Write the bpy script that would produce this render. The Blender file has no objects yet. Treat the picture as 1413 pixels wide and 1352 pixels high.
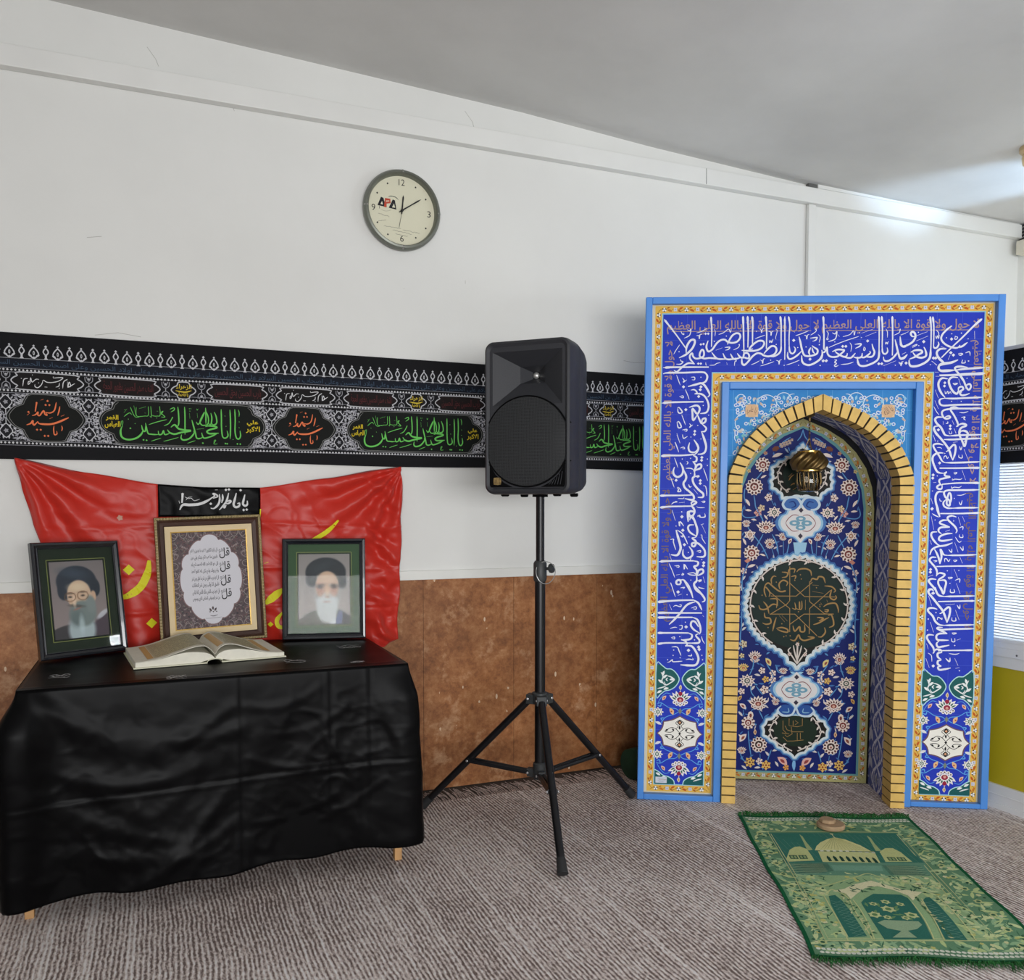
import bpy, bmesh, math, random
from mathutils import Vector, Matrix, noise
from mathutils.geometry import tessellate_polygon

S = bpy.context.scene
COL = S.collection
PI = math.pi
rnd = random.Random(7)

# ------------------------------------------------------------------ camera
cam_d = bpy.data.cameras.new('camera')
cam_d.sensor_fit = 'HORIZONTAL'
cam_d.sensor_width = 36.0
cam_d.lens = 1200.0 / 1413.0 * 36.0
cam_d.shift_y = (753.0 - 676.0) / 1413.0
cam_d.clip_start = 0.02
cam = bpy.data.objects.new('camera', cam_d)
cam.location = (0, 0, 1.25)
cam.rotation_euler = (math.radians(87.5), 0, math.radians(-22.6))
COL.objects.link(cam)
S.camera = cam

# ------------------------------------------------------------------ world, lights, exposure
world = bpy.data.worlds.new('world')
S.world = world
world.use_nodes = True
bg = world.node_tree.nodes['Background']
bg.inputs[0].default_value = (0.93, 0.96, 1.0, 1)
bg.inputs[1].default_value = 0.6


def area(name, loc, target, sx, sy, energy, color, spread=180):
    L = bpy.data.lights.new(name, 'AREA')
    L.shape = 'RECTANGLE'
    L.size = sx
    L.size_y = sy
    L.energy = energy
    L.color = color
    L.spread = math.radians(spread)
    o = bpy.data.objects.new(name, L)
    o.location = loc
    d = Vector(target) - Vector(loc)
    o.rotation_euler = d.to_track_quat('-Z', 'Y').to_euler()
    COL.objects.link(o)
    return o


# daylight from the windows in the right wall and the room's other windows behind the viewer
area('window_daylight_right', (4.66, 1.45, 1.95), (2.4, 2.8, 2.95), 1.7, 0.9, 15, (0.60, 0.82, 1.0))
area('window_daylight_pane', (4.68, 0.12, 1.66), (0.0, 3.4, 0.9), 0.20, 0.20, 15.0, (0.9, 0.95, 1.0))
area('window_daylight_behind_partition', (4.2, 2.3, 1.0), (3.2, 2.35, 1.0), 2.2, 0.9, 36, (0.9, 0.95, 1.0), 110)
area('window_daylight_behind', (0.4, -3.4, 1.22), (2.5, 3.4, 1.0), 4.6, 1.3, 132, (0.985, 0.99, 1.0), 115)
# narrow strip of bluish daylight that skims the ceiling in the right corner
spot = bpy.data.lights.new('daylight_beam', 'SPOT')
spot.energy = 120
spot.color = (0.50, 0.72, 1.0)
spot.spot_size = math.radians(30)
spot.spot_blend = 0.7
spot.shadow_soft_size = 0.03
spot_o = bpy.data.objects.new('daylight_beam', spot)
spot_o.location = (4.66, 2.25, 2.33)
spot_o.rotation_euler = (Vector((4.03, 3.24, 2.95)) - Vector((4.66, 2.25, 2.33))).to_track_quat('-Z', 'Y').to_euler()
COL.objects.link(spot_o)

S.view_settings.view_transform = 'Standard'
S.view_settings.look = 'None'
S.view_settings.exposure = -0.18
S.view_settings.gamma = 1.0
S.view_settings.use_curve_mapping = False
S.cycles.max_bounces = 8


# ------------------------------------------------------------------ helpers
def lin(c):
    c = c / 255.0
    return c / 12.92 if c <= 0.04045 else ((c + 0.055) / 1.055) ** 2.4


def rgb(r, g, b):
    return (lin(r), lin(g), lin(b), 1.0)


def new_mat(name):
    m = bpy.data.materials.new(name)
    m.use_nodes = True
    nt = m.node_tree
    return m, nt, nt.nodes['Principled BSDF']


def N(nt, kind, **kw):
    n = nt.nodes.new(kind)
    for k, v in kw.items():
        setattr(n, k, v)
    return n


def simple(name, c, rough=0.6, metal=0.0, var=0.12, scale=12.0, bump=0.0, spec=0.5, coat=0.0):
    """plain finish with a little procedural unevenness"""
    m, nt, p = new_mat(name)
    tc = N(nt, 'ShaderNodeTexCoord')
    nz = N(nt, 'ShaderNodeTexNoise')
    nz.inputs['Scale'].default_value = scale
    nz.inputs['Detail'].default_value = 5
    nt.links.new(tc.outputs['Object'], nz.inputs['Vector'])
    cr = N(nt, 'ShaderNodeValToRGB')
    c = rgb(*c)
    cr.color_ramp.elements[0].position = 0.3
    cr.color_ramp.elements[1].position = 0.7
    cr.color_ramp.elements[0].color = tuple(x * (1 - var) for x in c[:3]) + (1,)
    cr.color_ramp.elements[1].color = tuple(min(1, x * (1 + var)) for x in c[:3]) + (1,)
    nt.links.new(nz.outputs['Fac'], cr.inputs['Fac'])
    nt.links.new(cr.outputs['Color'], p.inputs['Base Color'])
    p.inputs['Roughness'].default_value = rough
    p.inputs['Metallic'].default_value = metal
    p.inputs['Specular IOR Level'].default_value = spec
    p.inputs['Coat Weight'].default_value = coat
    if bump:
        b = N(nt, 'ShaderNodeBump')
        b.inputs['Strength'].default_value = bump
        b.inputs['Distance'].default_value = 0.004
        nt.links.new(nz.outputs['Fac'], b.inputs['Height'])
        nt.links.new(b.outputs['Normal'], p.inputs['Normal'])
    return m


def printed(name, rough=0.6, spec=0.4, var=0.06, bump=0.0, scale=400, coat=0.0):
    """print / glaze / weave whose flat colours are stored on the mesh"""
    m, nt, p = new_mat(name)
    a = N(nt, 'ShaderNodeAttribute', attribute_name='tint')
    tc = N(nt, 'ShaderNodeTexCoord')
    nz = N(nt, 'ShaderNodeTexNoise')
    nz.inputs['Scale'].default_value = scale
    nt.links.new(tc.outputs['Object'], nz.inputs['Vector'])
    mr = N(nt, 'ShaderNodeMapRange')
    mr.inputs['To Min'].default_value = 1 - var
    mr.inputs['To Max'].default_value = 1 + var
    nt.links.new(nz.outputs['Fac'], mr.inputs['Value'])
    mx = N(nt, 'ShaderNodeVectorMath', operation='SCALE')
    nt.links.new(a.outputs['Color'], mx.inputs[0])
    nt.links.new(mr.outputs['Result'], mx.inputs['Scale'])
    nt.links.new(mx.outputs['Vector'], p.inputs['Base Color'])
    p.inputs['Roughness'].default_value = rough
    p.inputs['Specular IOR Level'].default_value = spec
    p.inputs['Coat Weight'].default_value = coat
    p.inputs['Coat Roughness'].default_value = 0.08
    if bump:
        b = N(nt, 'ShaderNodeBump')
        b.inputs['Strength'].default_value = bump
        b.inputs['Distance'].default_value = 0.002
        nt.links.new(nz.outputs['Fac'], b.inputs['Height'])
        nt.links.new(b.outputs['Normal'], p.inputs['Normal'])
    return m


def wloc(o):
    v = Vector((0, 0, 0))
    while o is not None:
        v += o.location
        o = o.parent
    return v


def thing(name, label, cat, loc=(0, 0, 0), group=None):
    o = bpy.data.objects.new(name, None)
    o.empty_display_size = 0.1
    o.location = loc
    COL.objects.link(o)
    o['label'] = label
    o['category'] = cat
    if group:
        o['group'] = group
    return o


def tag(o, label, cat, group=None):
    o['label'] = label
    o['category'] = cat
    if group:
        o['group'] = group
    return o


def structure(o):
    o['kind'] = 'structure'
    return o


class MB:
    """collects solids in world coordinates, builds ONE mesh object"""

    def __init__(s):
        s.v = []
        s.f = []
        s.m = []

    def add(s, vs, fs, mi=0):
        b = len(s.v)
        s.v += [Vector(v) for v in vs]
        s.f += [tuple(i + b for i in f) for f in fs]
        s.m += [mi] * len(fs)

    def box(s, x0, x1, y0, y1, z0, z1, mi=0, fr=None):
        vs = [(x, y, z) for x in (x0, x1) for y in (y0, y1) for z in (z0, z1)]
        if fr:
            vs = [fr(*v) for v in vs]
        s.add(vs, [(0, 1, 3, 2), (4, 6, 7, 5), (0, 4, 5, 1), (2, 3, 7, 6), (0, 2, 6, 4), (1, 5, 7, 3)], mi)

    def tube(s, pts, r, n=12, mi=0, cap=True, rs=None):
        pts = [Vector(p) for p in pts]
        rings = []
        up = None
        for i, p in enumerate(pts):
            a = pts[max(0, i - 1)]
            c = pts[min(len(pts) - 1, i + 1)]
            t = (c - a).normalized()
            if up is None:
                up = Vector((0, 0, 1)) if abs(t.z) < 0.9 else Vector((1, 0, 0))
            e1 = t.cross(up)
            if e1.length < 1e-5:
                e1 = t.cross(Vector((0, 1, 0)))
            e1.normalize()
            e2 = e1.cross(t)
            up = e2
            rr = rs[i] if rs else r
            rings.append([p + (e1 * math.cos(2 * PI * k / n) + e2 * math.sin(2 * PI * k / n)) * rr for k in range(n)])
        s.loft(rings, mi, cap)

    def loft(s, rings, mi=0, cap=True, close=True):
        n = len(rings[0])
        vs = [v for r in rings for v in r]
        fs = []
        for i in range(len(rings) - 1):
            for k in range(n if close else n - 1):
                a = i * n + k
                b = i * n + (k + 1) % n
                fs.append((a, b, b + n, a + n))
        if cap:
            fs.append(tuple(range(n))[::-1])
            fs.append(tuple((len(rings) - 1) * n + k for k in range(n)))
        s.add(vs, fs, mi)

    def lathe(s, prof, c, axis=(0, 0, 1), n=32, mi=0, cap=True):
        """prof: list of (radius, height along axis)"""
        ax = Vector(axis).normalized()
        e1 = ax.orthogonal().normalized()
        e2 = ax.cross(e1)
        c = Vector(c)
        s.loft([[c + ax * h + (e1 * math.cos(2 * PI * k / n) + e2 * math.sin(2 * PI * k / n)) * max(r, 1e-5)
                 for k in range(n)] for r, h in prof], mi, cap)

    def grid(s, fn, nu, nv, mi=0):
        vs = [fn(i / nu, j / nv) for j in range(nv + 1) for i in range(nu + 1)]
        fs = [(j * (nu + 1) + i, j * (nu + 1) + i + 1, (j + 1) * (nu + 1) + i + 1, (j + 1) * (nu + 1) + i)
              for j in range(nv) for i in range(nu)]
        s.add(vs, fs, mi)

    def build(s, name, mats, parent=None, smooth=False, bevel=0.0, seg=2, solid=0.0, sharp=True):
        if not isinstance(mats, (list, tuple)):
            mats = [mats]
        me = bpy.data.meshes.new(name)
        off = wloc(parent) if parent else Vector((0, 0, 0))
        me.from_pydata([v - off for v in s.v], [], s.f)
        for m in mats:
            me.materials.append(m)
        for p, i in zip(me.polygons, s.m):
            p.material_index = i
            p.use_smooth = smooth
        bm = bmesh.new()
        bm.from_mesh(me)
        bmesh.ops.recalc_face_normals(bm, faces=bm.faces)
        bm.to_mesh(me)
        bm.free()
        o = bpy.data.objects.new(name, me)
        COL.objects.link(o)
        if parent:
            o.parent = parent
        if solid:
            md = o.modifiers.new('solid', 'SOLIDIFY')
            md.thickness = solid
            md.offset = 0
        if bevel:
            md = o.modifiers.new('bevel', 'BEVEL')
            md.width = bevel
            md.segments = seg
            md.limit_method = 'ANGLE'
            md.angle_limit = math.radians(40)
        if smooth and sharp:
            me.set_sharp_from_angle(angle=math.radians(42))
        return o


# ------------------------------------------------------------------ Arabic script shaping for the small lettering
_PF = {'ا': 'FE8D FE8E', 'أ': 'FE83 FE84', 'ب': 'FE8F FE90 FE91 FE92', 'ت': 'FE95 FE96 FE97 FE98', 'ة': 'FE93 FE94',
       'ث': 'FE99 FE9A FE9B FE9C', 'ج': 'FE9D FE9E FE9F FEA0', 'ح': 'FEA1 FEA2 FEA3 FEA4', 'خ': 'FEA5 FEA6 FEA7 FEA8',
       'د': 'FEA9 FEAA', 'ذ': 'FEAB FEAC', 'ر': 'FEAD FEAE', 'ز': 'FEAF FEB0', 'س': 'FEB1 FEB2 FEB3 FEB4',
       'ش': 'FEB5 FEB6 FEB7 FEB8', 'ص': 'FEB9 FEBA FEBB FEBC', 'ض': 'FEBD FEBE FEBF FEC0', 'ط': 'FEC1 FEC2 FEC3 FEC4',
       'ظ': 'FEC5 FEC6 FEC7 FEC8', 'ع': 'FEC9 FECA FECB FECC', 'غ': 'FECD FECE FECF FED0', 'ف': 'FED1 FED2 FED3 FED4',
       'ق': 'FED5 FED6 FED7 FED8', 'ك': 'FED9 FEDA FEDB FEDC', 'ل': 'FEDD FEDE FEDF FEE0', 'م': 'FEE1 FEE2 FEE3 FEE4',
       'ن': 'FEE5 FEE6 FEE7 FEE8', 'ه': 'FEE9 FEEA FEEB FEEC', 'و': 'FEED FEEE', 'ي': 'FEF1 FEF2 FEF3 FEF4',
       'ى': 'FEEF FEF0 FEF3 FEF4', 'لا': 'FEFB FEFC'}
_PF = {k: [chr(int(c, 16)) for c in v.split()] for k, v in _PF.items()}


def shape_script(s):
    tk = []
    i = 0
    while i < len(s):
        if s[i:i + 2] == 'لا':
            tk.append('لا')
            i += 2
        else:
            tk.append(s[i])
            i += 1
    out = []
    for k, t in enumerate(tk):
        f = _PF.get(t)
        if not f:
            out.append(t)
            continue
        pj = k > 0 and len(_PF.get(tk[k - 1], ())) == 4
        nj = len(f) == 4 and k + 1 < len(tk) and tk[k + 1] in _PF
        out.append(f[(1 if pj else 0) + (2 if nj else 0)])
    return ''.join(reversed(out))


_TXT = {}


def text_tris(body, arabic, fat=0.0):
    key = (body, fat)
    if key not in _TXT:
        cu = bpy.data.curves.new('lettering', 'FONT')
        cu.body = shape_script(body) if arabic else body
        cu.size = 1.0
        cu.resolution_u = 3
        cu.offset = fat
        o = bpy.data.objects.new('lettering', cu)
        COL.objects.link(o)
        bpy.context.view_layer.update()
        me = bpy.data.meshes.new_from_object(o)
        me.calc_loop_triangles()
        vs = [(v.co.x, v.co.y) for v in me.vertices]
        fs = [tuple(t.vertices) for t in me.loop_triangles]
        bpy.data.objects.remove(o)
        bpy.data.curves.remove(cu)
        bpy.data.meshes.remove(me)
        xs = [v[0] for v in vs] or [0, 1]
        ys = [v[1] for v in vs] or [0, 1]
        _TXT[key] = (vs, fs, min(xs), max(xs), min(ys), max(ys))
    return _TXT[key]


def smooth_path(pts, n=5, closed=False):
    P = [Vector(p) for p in pts]
    if len(P) < 3:
        return P
    out = []
    m = len(P)
    for i in range(m if closed else m - 1):
        if closed:
            p0, p1, p2, p3 = P[i - 1], P[i], P[(i + 1) % m], P[(i + 2) % m]
        else:
            p0, p1, p2, p3 = P[max(0, i - 1)], P[i], P[i + 1], P[min(m - 1, i + 2)]
        for k in range(n):
            t = k / n
            out.append(0.5 * ((2 * p1) + (p2 - p0) * t + (2 * p0 - 5 * p1 + 4 * p2 - p3) * t * t
                              + (3 * p1 - p0 - 3 * p2 + p3) * t ** 3))
    if not closed:
        out.append(P[-1])
    return out


class Art:
    """flat print: coloured polygons in (u,v), laid in thin layers on a surface place(u,v,h)"""

    def __init__(s, place, unit=0.00022):
        s.place = place
        s.unit = unit
        s.v = []
        s.f = []
        s.c = []
        s.k = 0
        s.mir = None      # mirror axis u for symmetric ornament

    def _put(s, pts, fs, col, layer, ramp=None):
        c = rgb(*col)
        s.k = (s.k + 1) % 60
        layer += s.k * 0.010          # no two pieces of a layer lie in exactly the same plane
        for flip in ((False, True) if s.mir is not None else (False,)):
            b = len(s.v)
            for i, (u, v) in enumerate(pts):
                s.v.append(s.place(2 * s.mir - u if flip else u, v, (layer + (ramp[i] if ramp else 0.0) + (0.005 if flip else 0.0)) * s.unit))
            for f in fs:
                f = tuple(i + b for i in f)
                s.f.append(f[::-1] if flip else f)
                s.c.append(c)

    def poly(s, pts, col, layer):
        pts = [tuple(p)[:2] for p in pts]
        if len(pts) <= 3:
            fs = [(0, 1, 2)]
        else:
            fs = [tuple(t) for t in tessellate_polygon([[Vector((p[0], p[1], 0)) for p in pts]])]
        g = []
        for f in fs:
            a, b, c = (pts[i] for i in f)
            ar = (b[0] - a[0]) * (c[1] - a[1]) - (b[1] - a[1]) * (c[0] - a[0])
            if abs(ar) > 1e-12:
                g.append(f if ar > 0 else f[::-1])
        s._put(pts, g, col, layer)

    def rect(s, u0, v0, u1, v1, col, layer, nu=1, nv=1):
        pts = [(u0 + (u1 - u0) * i / nu, v0 + (v1 - v0) * j / nv) for j in range(nv + 1) for i in range(nu + 1)]
        fs = [(j * (nu + 1) + i, j * (nu + 1) + i + 1, (j + 1) * (nu + 1) + i + 1, (j + 1) * (nu + 1) + i)
              for j in range(nv) for i in range(nu)]
        s._put(pts, fs, col, layer)

    def disc(s, u, v, r, col, layer, n=10, ry=None, rot=0.0, lobes=0, depth=0.0):
        ry = ry or r
        m = n if not lobes else lobes * 4
        pts = []
        for k in range(m):
            a = 2 * PI * k / m
            q = 1.0 - (depth * abs(math.cos(lobes * a / 2)) if lobes else 0)
            x, y = r * q * math.cos(a), ry * q * math.sin(a)
            pts.append((u + x * math.cos(rot) - y * math.sin(rot), v + x * math.sin(rot) + y * math.cos(rot)))
        cpt = pts + [(u, v)]
        s._put(cpt, [(k, (k + 1) % m, m) for k in range(m)], col, layer)

    def leaf(s, u, v, L, w, ang, col, layer, n=6):
        ca, sa = math.cos(ang), math.sin(ang)
        top = []
        for k in range(n + 1):
            t = k / n
            x = (t - 0.5) * L
            y = w * math.sin(PI * t) ** 0.9
            top.append((x, y + 0.25 * w * math.sin(PI * t)))
        bot = [(x, -0.6 * y) for x, y in top[1:-1]][::-1]
        s.poly([(u + x * ca - y * sa, v + x * sa + y * ca) for x, y in top + bot], col, layer)

    def stroke(s, pts, w, col, layer, taper=0.0, head=0.0, n=5, smooth=True, closed=False):
        P = smooth_path([(p[0], p[1], 0) for p in pts], n, closed) if smooth and len(pts) > 2 else [Vector((p[0], p[1], 0)) for p in pts]
        Q = [P[0]]
        for p in P[1:]:
            if (p - Q[-1]).length > 1e-6:
                Q.append(p)
        P = Q
        m = len(P)
        if m < 2:
            return
        dist = [0.0]
        for i in range(1, m):
            dist.append(dist[-1] + (P[i] - P[i - 1]).length)
        tot = dist[-1]
        L, R = [], []
        for i in range(m):
            if closed:
                t = P[(i + 1) % m] - P[i - 1]
            else:
                t = P[min(m - 1, i + 1)] - P[max(0, i - 1)]
            t.normalize()
            nn = Vector((-t.y, t.x, 0))
            f = 1.0
            if taper:
                d = min(dist[i], tot - dist[i]) / max(1e-6, min(tot * 0.3, w * 3))
                f = 1 - taper * (1 - min(1, d))
            if head:      # thick head, tapering foot
                x = dist[i] / tot
                f = (1.25 if 0.03 < x < 0.16 else (0.35 if x <= 0.03 else 1.0)) * (1 - 0.35 * x)
            L.append((P[i] + nn * w * 0.5 * f)[:2])
            R.append((P[i] - nn * w * 0.5 * f)[:2])
        k = m if closed else m - 1
        s._put(L + R, [(m + i, m + (i + 1) % m, (i + 1) % m, i) for i in range(k)], col, layer, [0.3 * i / m for i in range(m)] * 2)

    def dot(s, u, v, r, col, layer):
        s.poly([(u - r, v), (u, v - r), (u + r, v), (u, v + r)], col, layer)

    def text(s, body, u0, v0, u1, v1, col, layer, arabic=True, rot=0.0, fat=0.0):
        """lettering stretched into the box (u0,v0)-(u1,v1), turned by rot about the box centre"""
        vs, fs, x0, x1, y0, y1 = text_tris(body, arabic, fat)
        if not vs:
            return
        cu, cv = (u0 + u1) / 2, (v0 + v1) / 2
        ca, sa = math.cos(rot), math.sin(rot)
        pts = []
        for x, y in vs:
            a = (u1 - u0) * ((x - x0) / (x1 - x0) - 0.5)
            b = (v1 - v0) * ((y - y0) / (y1 - y0) - 0.5)
            pts.append((cu + a * ca - b * sa, cv + a * sa + b * ca))
        s._put(pts, fs, col, layer)

    def script(s, data, col, layer, wmul=1.0, du=0.0, dv=0.0, only=None, unit=0.0005):
        """pen strokes: s = shaped stroke, a = upright with a pen head, t = thin mark, l = line, d = pen dots, p = filled outline"""
        cur = ''
        for ln in data.strip().split('\n'):
            if ln[0] == '#':
                cur = ln[1:].strip()
                continue
            if only and cur != only:
                continue
            h, *n = ln.split()
            k = h[0]
            w = float(h[1:]) * 0.001 * wmul
            n = [int(x) * unit for x in n]
            pts = [(n[i] + du, n[i + 1] + dv) for i in range(0, len(n) - 1, 2)]
            if k == 'd':
                for p in pts:
                    s.dot(p[0], p[1], max(w * 0.85, 0.0018), col, layer)
            elif k == 'a':
                s.stroke(pts, w, col, layer, head=1, n=4)
            elif k == 'l':
                s.stroke(pts, w, col, layer, smooth=False)
            else:
                s.stroke(pts, max(w, 0.0016), col, layer, taper=0.6, n=5)

    def build(s, name, mat, parent=None):
        me = bpy.data.meshes.new(name)
        off = wloc(parent) if parent else Vector((0, 0, 0))
        me.from_pydata([Vector(v) - off for v in s.v], [], s.f)
        at = me.color_attributes.new('tint', 'FLOAT_COLOR', 'CORNER')
        buf = []
        for f, c in zip(s.f, s.c):
            buf += list(c) * len(f)
        at.data.foreach_set('color', buf)
        me.materials.append(mat)
        o = bpy.data.objects.new(name, me)
        COL.objects.link(o)
        if parent:
            o.parent = parent
        return o


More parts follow.
